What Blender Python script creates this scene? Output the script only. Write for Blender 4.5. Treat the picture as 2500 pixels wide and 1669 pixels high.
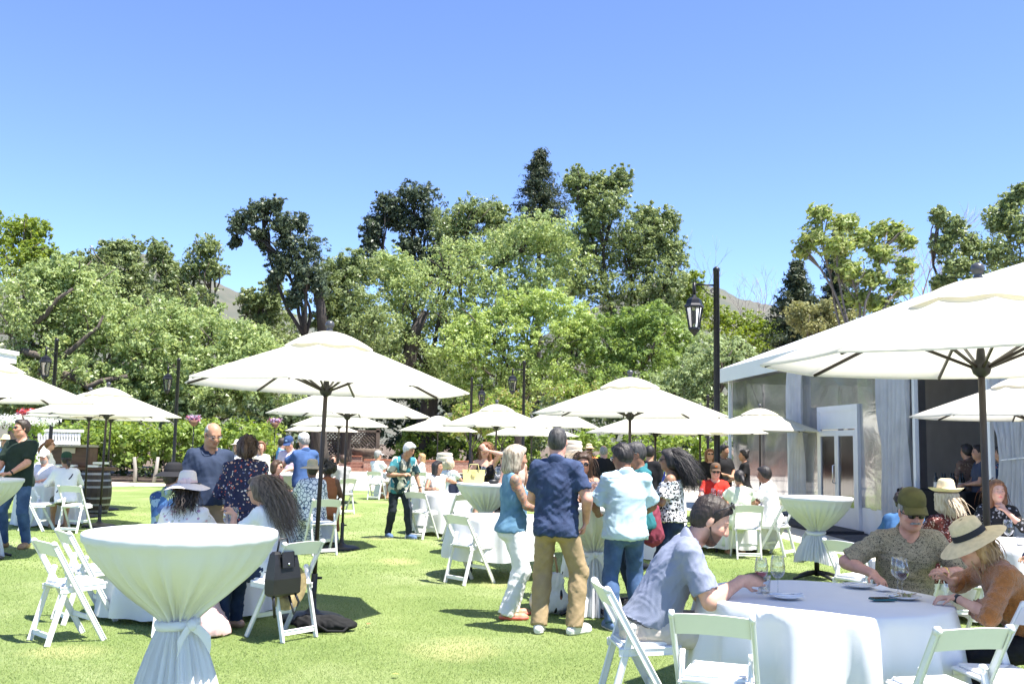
import bpy, bmesh, math, random
import numpy as np
from mathutils import Vector, Matrix

for o in list(bpy.data.objects):
    bpy.data.objects.remove(o)
SC = bpy.context.scene
COL = SC.collection
rnd = random.Random(7)
RNG = np.random.default_rng(11)
PI = math.pi
R = math.radians

# ------------------------------------------------------------------ camera
FPX, CX, CY, CAMH = 2430.0, 1250.0, 834.5, 1.65       # focal length in photo pixels, eye height in metres
PITCH = math.atan2(1085 - CY, FPX)
ROLL = 0.018
cam_d = bpy.data.cameras.new('camera')
cam_d.sensor_width = 36.0
cam_d.lens = 36.0 * FPX / 2500.0
cam_d.clip_start = 0.1
cam_d.clip_end = 6000
cam = bpy.data.objects.new('camera', cam_d)
COL.objects.link(cam)
CAMROT = Matrix.Rotation(PI / 2 + PITCH, 3, 'X') @ Matrix.Rotation(ROLL, 3, 'Z')
cam.matrix_world = Matrix.Translation((0, 0, CAMH)) @ CAMROT.to_4x4()
SC.camera = cam

# ------------------------------------------------------------------ sky, sun, exposure
SUN_ELEV, SUN_DIR = 66.0, Vector((0.87, -0.49, 0)).normalized()
w = bpy.data.worlds.new('World')
SC.world = w
w.use_nodes = True
wn = w.node_tree.nodes
sky = wn.new('ShaderNodeTexSky')
sky.sky_type = 'NISHITA'
sky.sun_disc = False
sky.sun_elevation = R(SUN_ELEV)
sky.sun_rotation = math.atan2(SUN_DIR.x, SUN_DIR.y)
sky.altitude = 2500
sky.air_density = 0.8
sky.dust_density = 0.0
sky.ozone_density = 6.0
wn['Background'].inputs['Strength'].default_value = 0.13
wb = wn.new('ShaderNodeMixRGB')                  # white balance of the photograph, the same over the whole sky
wb.blend_type = 'MULTIPLY'
wb.inputs[0].default_value = 1.0
wb.inputs[2].default_value = (1.07, 0.985, 1.03, 1)
w.node_tree.links.new(sky.outputs[0], wb.inputs[1])
w.node_tree.links.new(wb.outputs[0], wn['Background'].inputs[0])
sun_d = bpy.data.lights.new('sun', 'SUN')
sun_d.energy = 4.8
sun_d.angle = R(0.53)
sun_d.color = (1.0, 0.955, 0.89)
sun = bpy.data.objects.new('sun', sun_d)
COL.objects.link(sun)
_sd = SUN_DIR * math.cos(R(SUN_ELEV)) + Vector((0, 0, math.sin(R(SUN_ELEV))))
sun.rotation_euler = _sd.to_track_quat('Z', 'Y').to_euler()
sun.location = _sd * 60
SC.view_settings.view_transform = 'Standard'
SC.view_settings.look = 'None'
SC.view_settings.exposure = 1.5
SC.view_settings.gamma = 1.0
SC.view_settings.use_curve_mapping = False
SC.cycles.use_denoising = True
SC.cycles.max_bounces = 8
SC.cycles.diffuse_bounces = 4
SC.cycles.transmission_bounces = 8
SC.cycles.transparent_max_bounces = 24
SC.cycles.caustics_reflective = False
SC.cycles.caustics_refractive = False


# ------------------------------------------------------------------ placing: photo pixel + distance -> point of the place
def ray(x, y):
    return CAMROT @ Vector(((x - CX) / FPX, -(y - CY) / FPX, -1.0))


def at(x, y, Y):
    r = ray(x, y)
    return Vector((0, 0, CAMH)) + r * (Y / r.y)


def proj(p):
    q = CAMROT.transposed() @ (Vector(p) - Vector((0, 0, CAMH)))
    return CX - FPX * q.x / q.z, CY + FPX * q.y / q.z


def gx(px, Y, z=0.0):
    """world X of something standing at distance Y that shows at photo column px (at height z)"""
    X = (px - CX) / FPX * Y
    for _ in range(4):
        X += (px - proj((X, Y, z))[0]) / FPX * Y
    return X


def gp(px, Y, z=0.0, zc=None):
    return Vector((gx(px, Y, z if zc is None else zc), Y, z))


# ------------------------------------------------------------------ objects
def link(o, parent=None):
    COL.objects.link(o)
    if parent is not None:
        o.parent = parent
    return o


def tag(o, label=None, cat=None, group=None, kind=None):
    if label: o['label'] = label
    if cat: o['category'] = cat
    if group: o['group'] = group
    if kind: o['kind'] = kind
    return o


def thing(name, label, cat, loc=(0, 0, 0), rotz=0.0, group=None):
    o = bpy.data.objects.new(name, None)
    o.empty_display_size = 0.1
    link(o)
    o.location = loc
    o.rotation_euler = (0, 0, rotz)
    return tag(o, label, cat, group)


def mesh_np(name, V, F, smooth=True):
    """V (n,3), F (m,k) with k = 3 or 4"""
    V = np.asarray(V, np.float32)
    F = np.asarray(F, np.int32)
    me = bpy.data.meshes.new(name)
    me.vertices.add(len(V))
    me.vertices.foreach_set('co', V.ravel())
    k = F.shape[1]
    me.loops.add(F.size)
    me.loops.foreach_set('vertex_index', F.ravel())
    me.polygons.add(len(F))
    me.polygons.foreach_set('loop_start', np.arange(0, F.size, k, dtype=np.int32))
    me.polygons.foreach_set('use_smooth', np.full(len(F), smooth, dtype=bool))
    me.update(calc_edges=True)
    return me


def obj_me(name, me, mat, parent=None):
    if mat is not None and not me.materials:
        me.materials.append(mat)
    return link(bpy.data.objects.new(name, me), parent)


def copy_tree(o, parent=None):
    c = o.copy()
    link(c, parent)
    for ch in list(o.children):
        copy_tree(ch, c)
    return c


class MB:
    """collects simple shapes; build() links them as one mesh object"""
    def __init__(s):
        s.v, s.f, s.sm = [], [], []

    def add(s, V, F, smooth=False):
        n = len(s.v)
        s.v += [tuple(p) for p in V]
        s.f += [tuple(i + n for i in f) for f in F]
        s.sm += [smooth] * len(F)
        return s

    def box(s, c, size, rot=None, bev=0.0):
        hx, hy, hz = size[0] / 2, size[1] / 2, size[2] / 2
        c = Vector(c)
        if bev <= 0:
            V = [Vector((x, y, z)) for x in (-hx, hx) for y in (-hy, hy) for z in (-hz, hz)]
            F = [(0, 1, 3, 2), (4, 6, 7, 5), (0, 4, 5, 1), (2, 3, 7, 6), (0, 2, 6, 4), (1, 5, 7, 3)]
        else:
            b = bev
            V, F = [], []
            ring = []
            for (sx, sy) in ((1, 1), (-1, 1), (-1, -1), (1, -1)):
                for (ax, ay) in (((0, b), (b, 0)) if sx * sy < 0 else ((b, 0), (0, b))):
                    ring.append((sx * (hx - ax), sy * (hy - ay)))
            # chamfered prism with chamfered ends
            for z, ins in ((-hz, b), (-hz + b, 0), (hz - b, 0), (hz, b)):
                for (x, y) in ring:
                    V.append(Vector((x - math.copysign(min(ins, abs(x)), x) * 0.7, y - math.copysign(min(ins, abs(y)), y) * 0.7, z)))
            n = len(ring)
            for l in range(3):
                for i in range(n):
                    j = (i + 1) % n
                    F.append((l * n + i, l * n + j, (l + 1) * n + j, (l + 1) * n + i))
            F.append(tuple(range(n - 1, -1, -1)))
            F.append(tuple(3 * n + i for i in range(n)))
        if rot is not None:
            V = [rot @ v for v in V]
        return s.add([v + c for v in V], F)

    def bar(s, a, b, w, t, up=(0, 0, 1), bev=0.0):
        """rectangular bar from a to b; w = width across, t = thickness along 'up'"""
        a, b = Vector(a), Vector(b)
        z = (b - a)
        L = z.length
        z.normalize()
        x = Vector(up).cross(z)
        if x.length < 1e-4:
            x = Vector((1, 0, 0)).cross(z)
        x.normalize()
        y = z.cross(x)
        M = Matrix((x, y, z)).transposed()
        return s.box((a + b) / 2, (w, t, L), M, bev)

    def tube(s, pts, rad, n=8, cap=True, smooth=True):
        pts = [Vector(p) for p in pts]
        if not hasattr(rad, '__len__'):
            rad = [rad] * len(pts)
        V, F = [], []
        prev = None
        for i, p in enumerate(pts):
            t = (pts[min(i + 1, len(pts) - 1)] - pts[max(i - 1, 0)])
            if t.length < 1e-9: t = Vector((0, 0, 1))
            t.normalize()
            if prev is None:
                x = Vector((0, 0, 1)).cross(t)
                if x.length < 1e-3: x = Vector((1, 0, 0)).cross(t)
            else:
                x = prev - t * prev.dot(t)
            x.normalize()
            prev = x
            y = t.cross(x)
            for k in range(n):
                a = 2 * PI * k / n
                V.append(p + (x * math.cos(a) + y * math.sin(a)) * rad[i])
        for i in range(len(pts) - 1):
            for k in range(n):
                j = (k + 1) % n
                F.append((i * n + k, i * n + j, (i + 1) * n + j, (i + 1) * n + k))
        if cap:
            F.append(tuple(range(n - 1, -1, -1)))
            F.append(tuple((len(pts) - 1) * n + k for k in range(n)))
        return s.add(V, F, smooth)

    def lathe(s, prof, n=24, c=(0, 0, 0), sx=1.0, sy=1.0, cap=False, smooth=True, M=None):
        V, F = [], []
        c = Vector(c)
        for (r, z) in prof:
            for k in range(n):
                a = 2 * PI * k / n
                q = Vector((r * math.cos(a) * sx, r * math.sin(a) * sy, z))
                if M is not None: q = M @ q
                V.append(q + c)
        for i in range(len(prof) - 1):
            for k in range(n):
                j = (k + 1) % n
                F.append((i * n + k, i * n + j, (i + 1) * n + j, (i + 1) * n + k))
        if cap:
            F.append(tuple(range(n - 1, -1, -1)))
            F.append(tuple((len(prof) - 1) * n + k for k in range(n)))
        return s.add(V, F, smooth)

    def build(s, name, mat, parent=None, mods=None):
        me = bpy.data.meshes.new(name)
        me.from_pydata([tuple(v) for v in s.v], [], s.f)
        me.polygons.foreach_set('use_smooth', s.sm)
        me.update()
        return obj_me(name, me, mat, parent)


# ------------------------------------------------------------------ materials
MATS = {}


def _new(name):
    m = bpy.data.materials.new(name)
    m.use_nodes = True
    nt = m.node_tree
    b = nt.nodes['Principled BSDF']
    return m, nt, b


def rgb(*c):
    return (c[0], c[1], c[2], 1.0)


def mat(name, col, rough=0.6, var=0.0, vscale=8.0, bump=0.0, bscale=60.0, metal=0.0, spec=0.5, transl=0.0,
        col2=None, stretch=None, sheen=0.0, alpha=None, bdist=0.01):
    """one procedural material: base colour broken up by noise towards col2 (or a darker shade), noise bump, optional translucency"""
    if name in MATS: return MATS[name]
    m, nt, b = _new(name)
    N, L = nt.nodes, nt.links
    b.inputs['Roughness'].default_value = rough
    b.inputs['Metallic'].default_value = metal
    b.inputs['Specular IOR Level'].default_value = spec
    if sheen: b.inputs['Sheen Weight'].default_value = sheen
    tc = N.new('ShaderNodeTexCoord')
    mp = N.new('ShaderNodeMapping')
    L.new(tc.outputs['Object'], mp.inputs[0])
    if stretch: mp.inputs['Scale'].default_value = stretch
    csock = None
    if var > 0 or col2 is not None:
        nz = N.new('ShaderNodeTexNoise')
        nz.inputs['Scale'].default_value = vscale
        nz.inputs['Detail'].default_value = 5
        L.new(mp.outputs[0], nz.inputs['Vector'])
        cr = N.new('ShaderNodeValToRGB')
        cr.color_ramp.elements[0].position = 0.32
        cr.color_ramp.elements[1].position = 0.68
        c2 = col2 if col2 is not None else tuple(c * (1 - var) for c in col)
        cr.color_ramp.elements[0].color = rgb(*c2)
        cr.color_ramp.elements[1].color = rgb(*col)
        L.new(nz.outputs['Fac'], cr.inputs[0])
        L.new(cr.outputs[0], b.inputs['Base Color'])
        csock = cr.outputs[0]
    else:
        b.inputs['Base Color'].default_value = rgb(*col)
    if bump > 0:
        nb = N.new('ShaderNodeTexNoise')
        nb.inputs['Scale'].default_value = bscale
        nb.inputs['Detail'].default_value = 4
        L.new(mp.outputs[0], nb.inputs['Vector'])
        bp = N.new('ShaderNodeBump')
        bp.inputs['Strength'].default_value = bump
        bp.inputs['Distance'].default_value = bdist
        L.new(nb.outputs['Fac'], bp.inputs['Height'])
        L.new(bp.outputs[0], b.inputs['Normal'])
    if transl > 0:
        tr = N.new('ShaderNodeBsdfTranslucent')
        if csock is not None: L.new(csock, tr.inputs[0])
        else: tr.inputs[0].default_value = rgb(*col)
        mx = N.new('ShaderNodeMixShader')
        mx.inputs[0].default_value = transl
        L.new(b.outputs[0], mx.inputs[1])
        L.new(tr.outputs[0], mx.inputs[2])
        L.new(mx.outputs[0], N['Material Output'].inputs[0])
    MATS[name] = m
    return m


def leafmat(name, cols, transl=0.35, rough=0.45, hue_jit=True):
    """foliage: every leaf (mesh island) takes its own colour from the ramp"""
    if name in MATS: return MATS[name]
    m, nt, b = _new(name)
    N, L = nt.nodes, nt.links
    g = N.new('ShaderNodeNewGeometry')
    cr = N.new('ShaderNodeValToRGB')
    e = cr.color_ramp.elements
    for i, c in enumerate(cols):
        p = i / max(1, len(cols) - 1)
        if i < 2: el = e[i]; el.position = p
        else: el = e.new(p)
        el.color = rgb(*c)
    e[0].position = 0.0
    L.new(g.outputs['Random Per Island'], cr.inputs[0])
    L.new(cr.outputs[0], b.inputs['Base Color'])
    b.inputs['Roughness'].default_value = rough
    b.inputs['Specular IOR Level'].default_value = 0.42
    tr = N.new('ShaderNodeBsdfTranslucent')
    hs = N.new('ShaderNodeHueSaturation')
    hs.inputs['Hue'].default_value = 0.48
    hs.inputs['Saturation'].default_value = 1.15
    hs.inputs['Value'].default_value = 1.35
    L.new(cr.outputs[0], hs.inputs['Color'])
    L.new(hs.outputs[0], tr.inputs[0])
    mx = N.new('ShaderNodeMixShader')
    mx.inputs[0].default_value = transl
    L.new(b.outputs[0], mx.inputs[1])
    L.new(tr.outputs[0], mx.inputs[2])
    L.new(mx.outputs[0], N['Material Output'].inputs[0])
    MATS[name] = m
    return m


def pattern(name, base, spots, scale=40.0, thr=0.35, rough=0.75, kind='spots', base2=None, stretch=None):
    """printed cloth: voronoi spots / patches / outlines over a base colour (flat print)"""
    if name in MATS: return MATS[name]
    m, nt, b = _new(name)
    N, L = nt.nodes, nt.links
    b.inputs['Roughness'].default_value = rough
    b.inputs['Specular IOR Level'].default_value = 0.2
    tc = N.new('ShaderNodeTexCoord')
    mp = N.new('ShaderNodeMapping')
    L.new(tc.outputs['Object'], mp.inputs[0])
    if stretch: mp.inputs['Scale'].default_value = stretch
    nz = N.new('ShaderNodeTexNoise')
    nz.inputs['Scale'].default_value = scale * 0.7
    L.new(mp.outputs[0], nz.inputs['Vector'])
    mixv = N.new('ShaderNodeMixRGB')
    mixv.inputs[0].default_value = 0.04 if kind != 'patch' else 0.15
    L.new(mp.outputs[0], mixv.inputs[1])
    L.new(nz.outputs['Color'], mixv.inputs[2])
    vo = N.new('ShaderNodeTexVoronoi')
    vo.inputs['Scale'].default_value = scale
    L.new(mixv.outputs[0], vo.inputs['Vector'])
    cr = N.new('ShaderNodeValToRGB')
    cr.color_ramp.interpolation = 'CONSTANT'
    e = cr.color_ramp.elements
    for i, c in enumerate(spots):
        p = i / len(spots)
        el = e[i] if i < 2 else e.new(p)
        el.position = p
        el.color = rgb(*c)
    sep = N.new('ShaderNodeSeparateColor')
    L.new(vo.outputs['Color'], sep.inputs[0])
    L.new(sep.outputs[0], cr.inputs[0])
    if kind == 'patch':
        L.new(cr.outputs[0], b.inputs['Base Color'])
    else:
        if kind == 'edge':
            vo2 = N.new('ShaderNodeTexVoronoi')
            vo2.feature = 'DISTANCE_TO_EDGE'
            vo2.inputs['Scale'].default_value = scale
            L.new(mixv.outputs[0], vo2.inputs['Vector'])
            src = vo2.outputs['Distance']
        else:
            src = vo.outputs['Distance']
        lt = N.new('ShaderNodeMath')
        lt.operation = 'LESS_THAN'
        lt.inputs[1].default_value = thr
        L.new(src, lt.inputs[0])
        mx = N.new('ShaderNodeMixRGB')
        mx.inputs[1].default_value = rgb(*base)
        L.new(lt.outputs[0], mx.inputs[0])
        L.new(cr.outputs[0], mx.inputs[2])
        L.new(mx.outputs[0], b.inputs['Base Color'])
    MATS[name] = m
    return m


def glassmat(name, col=(1, 1, 1), rough=0.0, ior=1.45, tint_alpha=None):
    if name in MATS: return MATS[name]
    m, nt, b = _new(name)
    b.inputs['Base Color'].default_value = rgb(*col)
    b.inputs['Roughness'].default_value = rough
    b.inputs['IOR'].default_value = ior
    b.inputs['Transmission Weight'].default_value = 1.0
    MATS[name] = m
    return m
# ================================================================== THE SETTING
def shifted(mb, base):
    b = Vector(base)
    mb.v = [tuple(Vector(p) - b) for p in mb.v]
    return mb


def sheet(name, pts, z, m, kind='structure', sub=0):
    me = bpy.data.meshes.new(name)
    me.from_pydata([(p[0], p[1], z) for p in pts], [], [tuple(range(len(pts)))])
    me.update()
    return tag(obj_me(name, me, m), kind=kind)


# ---- lawn material: mown turf, mottled, a few dry patches with a shape of their own
def lawn_material():
    m, nt, b = _new('lawn_turf')
    N, L = nt.nodes, nt.links
    tc = N.new('ShaderNodeTexCoord')
    def noise(scale, detail=6, rough=0.6):
        n = N.new('ShaderNodeTexNoise')
        n.inputs['Scale'].default_value = scale
        n.inputs['Detail'].default_value = detail
        n.inputs['Roughness'].default_value = rough
        L.new(tc.outputs['Object'], n.inputs['Vector'])
        return n
    def ramp(src, stops):
        r = N.new('ShaderNodeValToRGB')
        for i, (p, c) in enumerate(stops):
            e = r.color_ramp.elements[i] if i < 2 else r.color_ramp.elements.new(p)
            e.position = p
            e.color = rgb(*c)
        L.new(src, r.inputs[0])
        return r
    big = ramp(noise(0.55, 4).outputs['Fac'], [(0.28, (0.145, 0.215, 0.062)), (0.5, (0.21, 0.28, 0.097)), (0.72, (0.31, 0.365, 0.18))])
    fine = ramp(noise(38, 8, 0.75).outputs['Fac'], [(0.34, (0.52, 0.55, 0.4)), (0.62, (1.25, 1.2, 1.1))])
    mx = N.new('ShaderNodeMixRGB')
    mx.blend_type = 'MULTIPLY'
    mx.inputs[0].default_value = 1
    L.new(big.outputs[0], mx.inputs[1])
    L.new(fine.outputs[0], mx.inputs[2])
    cur = mx.outputs[0]
    geo = N.new('ShaderNodeNewGeometry')
    wob = noise(2.2, 3)
    for (px, py, rx, ry) in [(1110, 1583, 0.5, 0.62), (170, 1590, 0.5, 0.35), (1215, 1425, 0.3, 0.5), (975, 1370, 0.45, 0.6),
                             (1640, 1500, 0.25, 0.4), (860, 1258, 0.3, 1.0), (930, 1312, 0.35, 0.6)]:
        r = ray(px, py)
        t = -CAMH / r.z
        sub = N.new('ShaderNodeVectorMath'); sub.operation = 'SUBTRACT'
        sub.inputs[1].default_value = (r.x * t, r.y * t, 0)
        L.new(geo.outputs['Position'], sub.inputs[0])
        dv = N.new('ShaderNodeVectorMath'); dv.operation = 'DIVIDE'
        dv.inputs[1].default_value = (rx, ry, 1)
        L.new(sub.outputs[0], dv.inputs[0])
        ln = N.new('ShaderNodeVectorMath'); ln.operation = 'LENGTH'
        L.new(dv.outputs[0], ln.inputs[0])
        ad = N.new('ShaderNodeMath'); ad.operation = 'ADD'
        L.new(ln.outputs['Value'], ad.inputs[0])
        L.new(wob.outputs['Fac'], ad.inputs[1])
        rr = ramp(ad.outputs[0], [(0.6, (0.38, 0.38, 0.38)), (1.25, (0, 0, 0))])
        rr.color_ramp.elements[1].position = 1.0; dvs = N.new('ShaderNodeMath'); dvs.operation = 'DIVIDE'; dvs.inputs[1].default_value = 1.4; L.new(ad.outputs[0], dvs.inputs[0]); L.new(dvs.outputs[0], rr.inputs[0])
        m2 = N.new('ShaderNodeMixRGB')
        L.new(rr.outputs[0], m2.inputs[0])
        L.new(cur, m2.inputs[1])
        m2.inputs[2].default_value = rgb(0.52, 0.47, 0.22)
        cur = m2.outputs[0]
    L.new(cur, b.inputs['Base Color'])
    b.inputs['Roughness'].default_value = 0.75
    b.inputs['Specular IOR Level'].default_value = 0.25
    bp = N.new('ShaderNodeBump')
    bp.inputs['Strength'].default_value = 0.7
    bp.inputs['Distance'].default_value = 0.03
    L.new(noise(60, 6, 0.8).outputs['Fac'], bp.inputs['Height'])
    L.new(bp.outputs[0], b.inputs['Normal'])
    return m, cur


LAWN, _ = lawn_material()
EARTH = mat('dry_earth', (0.16, 0.115, 0.075), 0.95, 0.5, 0.6, 0.6, 8)
CONC = mat('pale_concrete', (0.56, 0.50, 0.42), 0.85, 0.14, 1.3, 0.15, 40)
PAVE = mat('dark_paving', (0.075, 0.075, 0.08), 0.85, 0.3, 2.0, 0.3, 50)
BARK = mat('oak_bark', (0.13, 0.105, 0.085), 0.95, 0.6, 5.0, 1.0, 14, stretch=(1, 1, 0.3), bdist=0.05)
BARKD = mat('dark_bark', (0.06, 0.05, 0.042), 0.95, 0.5, 5.0, 1.0, 14, stretch=(1, 1, 0.3), bdist=0.05)

# the ground reaches far past the hills' feet; lawn, patio and paths lie on it
sheet('ground', [(-4000, -60), (4000, -60), (4000, 5000), (-4000, 5000)], -0.012, EARTH)
lawn_pts = [(-30, -8), (5.9, -8), (5.9, 9), (5.65, 13), (5.4, 15.5), (5.15, 18.8), (5.0, 22), (4.9, 26), (4.3, 31), (2.6, 34.6), (-2, 35.2), (-5, 34.3), (-9, 35.2), (-11, 36), (-13.5, 34), (-15.5, 30.2), (-18, 28.5), (-30, 28)]
sheet('lawn', lawn_pts, 0.0, LAWN)
sheet('patio', [(-26, 27.5), (-12, 27.5), (3, 33), (4.2, 26), (9.0, 20), (9.0, 36), (30, 40), (30, 62), (-14, 62), (-14, 38.2), (-26, 38.2)], -0.004, CONC)
pp = [(5.9, 2), (5.9, 9), (5.65, 13), (5.4, 15.5), (5.15, 18.8), (5.0, 22), (4.9, 26), (4.3, 31), (5.5, 33), (6.2, 28), (6.2, 22), (6.3, 18.5), (6.8, 14), (7.0, 2)]
sheet('path', [(x - 0.03, y) for x, y in pp], 0.004, mat('path_concrete', (0.60, 0.55, 0.45), 0.85, 0.12, 1.0, 0.15, 40))
sheet('pavement', [(6.2, 31), (6.22, 22), (6.32, 18.5), (6.82, 14), (7.02, 2), (9.0, 2), (9.0, 31)], 0.003, PAVE)
sheet('turf_island', [gp(315, 37.3)[:2], gp(410, 37.3)[:2], gp(405, 38.2)[:2], gp(330, 38.0)[:2]], 0.002, LAWN)

# ---- grass blades in the near lawn (one uncountable mass)
def grass(n, y0, y1, bw, bh, seed):
    g = np.random.default_rng(seed)
    Y = y0 + (y1 - y0) * g.random(n) ** 1.15
    X = (g.random(n) * 2 - 1) * (0.56 * Y + 0.3)
    keep = X < 5.0
    X, Y = X[keep], Y[keep]
    n = len(X)
    a = g.random(n) * 2 * PI
    h = bh * (0.55 + 0.8 * g.random(n))
    wv = bw * (0.7 + 0.6 * g.random(n))
    lx, ly = (g.normal(0, .5, n)) * h, (g.normal(0, .5, n)) * h
    dx, dy = np.cos(a) * wv / 2, np.sin(a) * wv / 2
    V = np.empty((n, 3, 3), np.float32)
    V[:, 0] = np.stack([X - dx, Y - dy, np.zeros(n)], 1)
    V[:, 1] = np.stack([X + dx, Y + dy, np.zeros(n)], 1)
    V[:, 2] = np.stack([X + lx, Y + ly, h], 1)
    return V.reshape(-1, 3)


gv = np.concatenate([grass(240000, 5.6, 12.5, 0.0042, 0.015, 1), grass(90000, 12.5, 26, 0.010, 0.018, 2)])
GRASS = leafmat('grass_blades', [(0.155, 0.23, 0.068), (0.2, 0.28, 0.09), (0.24, 0.315, 0.11), (0.315, 0.36, 0.17)], 0.3, 0.5)
go = obj_me('grass', mesh_np('grass', gv, np.arange(len(gv)).reshape(-1, 3), False), GRASS)
tag(go, 'short mown green grass blades covering the near lawn', 'grass', kind='stuff')

# ---- hills
def hill(name, prof, d, m, depth=500):
    """prof: pixel ridge line (x, y) seen at distance d; the slope runs down to the plain on both sides"""
    top = [at(x, y, d) for x, y in prof]
    V, F = [], []
    rows = 14
    g = random.Random(5)
    for i, p in enumerate(top):
        for j in range(rows):
            t = j / (rows - 1)
            yy = p.y - depth + 2 * depth * t
            k = 1 - abs(2 * t - 1)
            z = p.z * (k * k * (3 - 2 * k)) + (0 if k == 1 else g.uniform(-.008, .008) * p.z * k)
            V.append((p.x * (1 + (0.12 * (2 * t - 1))), yy, z - 3))
    n = len(top)
    for i in range(n - 1):
        for j in range(rows - 1):
            F.append((i * rows + j, (i + 1) * rows + j, (i + 1) * rows + j + 1, i * rows + j + 1))
    mb = MB().add(V, F, True)
    return tag(mb.build(name, m), kind='structure')


CHAP = mat('chaparral_slope', (0.115, 0.108, 0.085), 0.95, vscale=0.03, col2=(0.075, 0.085, 0.065), bump=0.5, bscale=0.12, bdist=3)
CHAP2 = mat('scrub_slope', (0.12, 0.12, 0.09), 0.95, vscale=0.02, col2=(0.06, 0.08, 0.06), bump=0.8, bscale=0.25, bdist=3)
def dense(prof, n=6, amp=.7, seed=3):
    g = random.Random(seed); out = []
    for (a, b) in zip(prof, prof[1:]):
        for k in range(n):
            t = k / n
            out.append((a[0] + (b[0] - a[0]) * t, a[1] + (b[1] - a[1]) * t + g.uniform(-amp, amp)))
    return out + [prof[-1]]
hill('hill', dense([(-900, 980), (-300, 800), (150, 660), (330, 612), (420, 632), (520, 682), (600, 712), (680, 748), (760, 792), (900, 880), (1050, 990)]), 1500, CHAP)
hill('hill', dense([(300, 900), (560, 770), (690, 752), (770, 778), (900, 800), (1100, 850), (1300, 950)]), 2300, CHAP2, 700)
hill('hill', dense([(1150, 960), (1350, 800), (1500, 720), (1600, 690), (1680, 682), (1740, 700), (1800, 727), (1860, 742), (1930, 762), (2000, 805), (2150, 850), (2300, 930), (2500, 1000)]), 1400, CHAP)


# ---- foliage
def leaves(centres, radii, per, ls, g, up=0.5, flat=1.0, aspect=0.8, wind=None):
    """leaf quads (bent) scattered in small balls; returns V (n*4,3)"""
    out = []
    C = np.repeat(np.asarray(centres), per, 0)
    Rr = np.repeat(np.asarray(radii), per, 0)
    n = len(C)
    d = g.normal(size=(n, 3))
    d /= np.linalg.norm(d, axis=1, keepdims=True)
    rad = g.random(n) ** 0.55 * (1 + .25 * (g.random(n) < .12))
    P = C + d * (Rr * rad[:, None]) * np.array([1, 1, flat])
    nrm = d * 0.8 + np.array([0, 0, up]) + g.normal(0, 0.55, (n, 3))
    nrm /= np.linalg.norm(nrm, axis=1, keepdims=True)
    t = np.cross(nrm, g.normal(size=(n, 3)))
    if wind is not None: t = t * 0.35 + np.asarray(wind) * np.linalg.norm(t, axis=1, keepdims=True)
    t /= np.linalg.norm(t, axis=1, keepdims=True) + 1e-9
    b = np.cross(nrm, t)
    s = ls * (0.4 + 1.2 * g.random((n, 1)) ** 1.4)
    V = np.empty((n, 3, 3), np.float32)
    V[:, 0] = P - t * s * .5 + b * s * aspect * .42
    V[:, 1] = P - t * s * .4 - b * s * aspect * .42
    V[:, 2] = P + t * s * .55 + nrm * s * .1
    return V.reshape(-1, 3)


def limb(mb, a, b, r0, r1, g, bend=0.12, n=6, seg=5):
    a, b = Vector(a), Vector(b)
    L = (b - a).length
    pts, rad = [], []
    off = Vector((g.uniform(-1, 1), g.uniform(-1, 1), g.uniform(0.1, 1))) * L * bend
    for i in range(seg + 1):
        t = i / seg
        p = a.lerp(b, t) + off * math.sin(PI * t) + Vector((g.uniform(-1, 1), g.uniform(-1, 1), g.uniform(-1, 1))) * L * 0.02 * (0 < i < seg)
        pts.append(p); rad.append(r0 + (r1 - r0) * t)
    mb.tube(pts, rad, n)
    return pts


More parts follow.
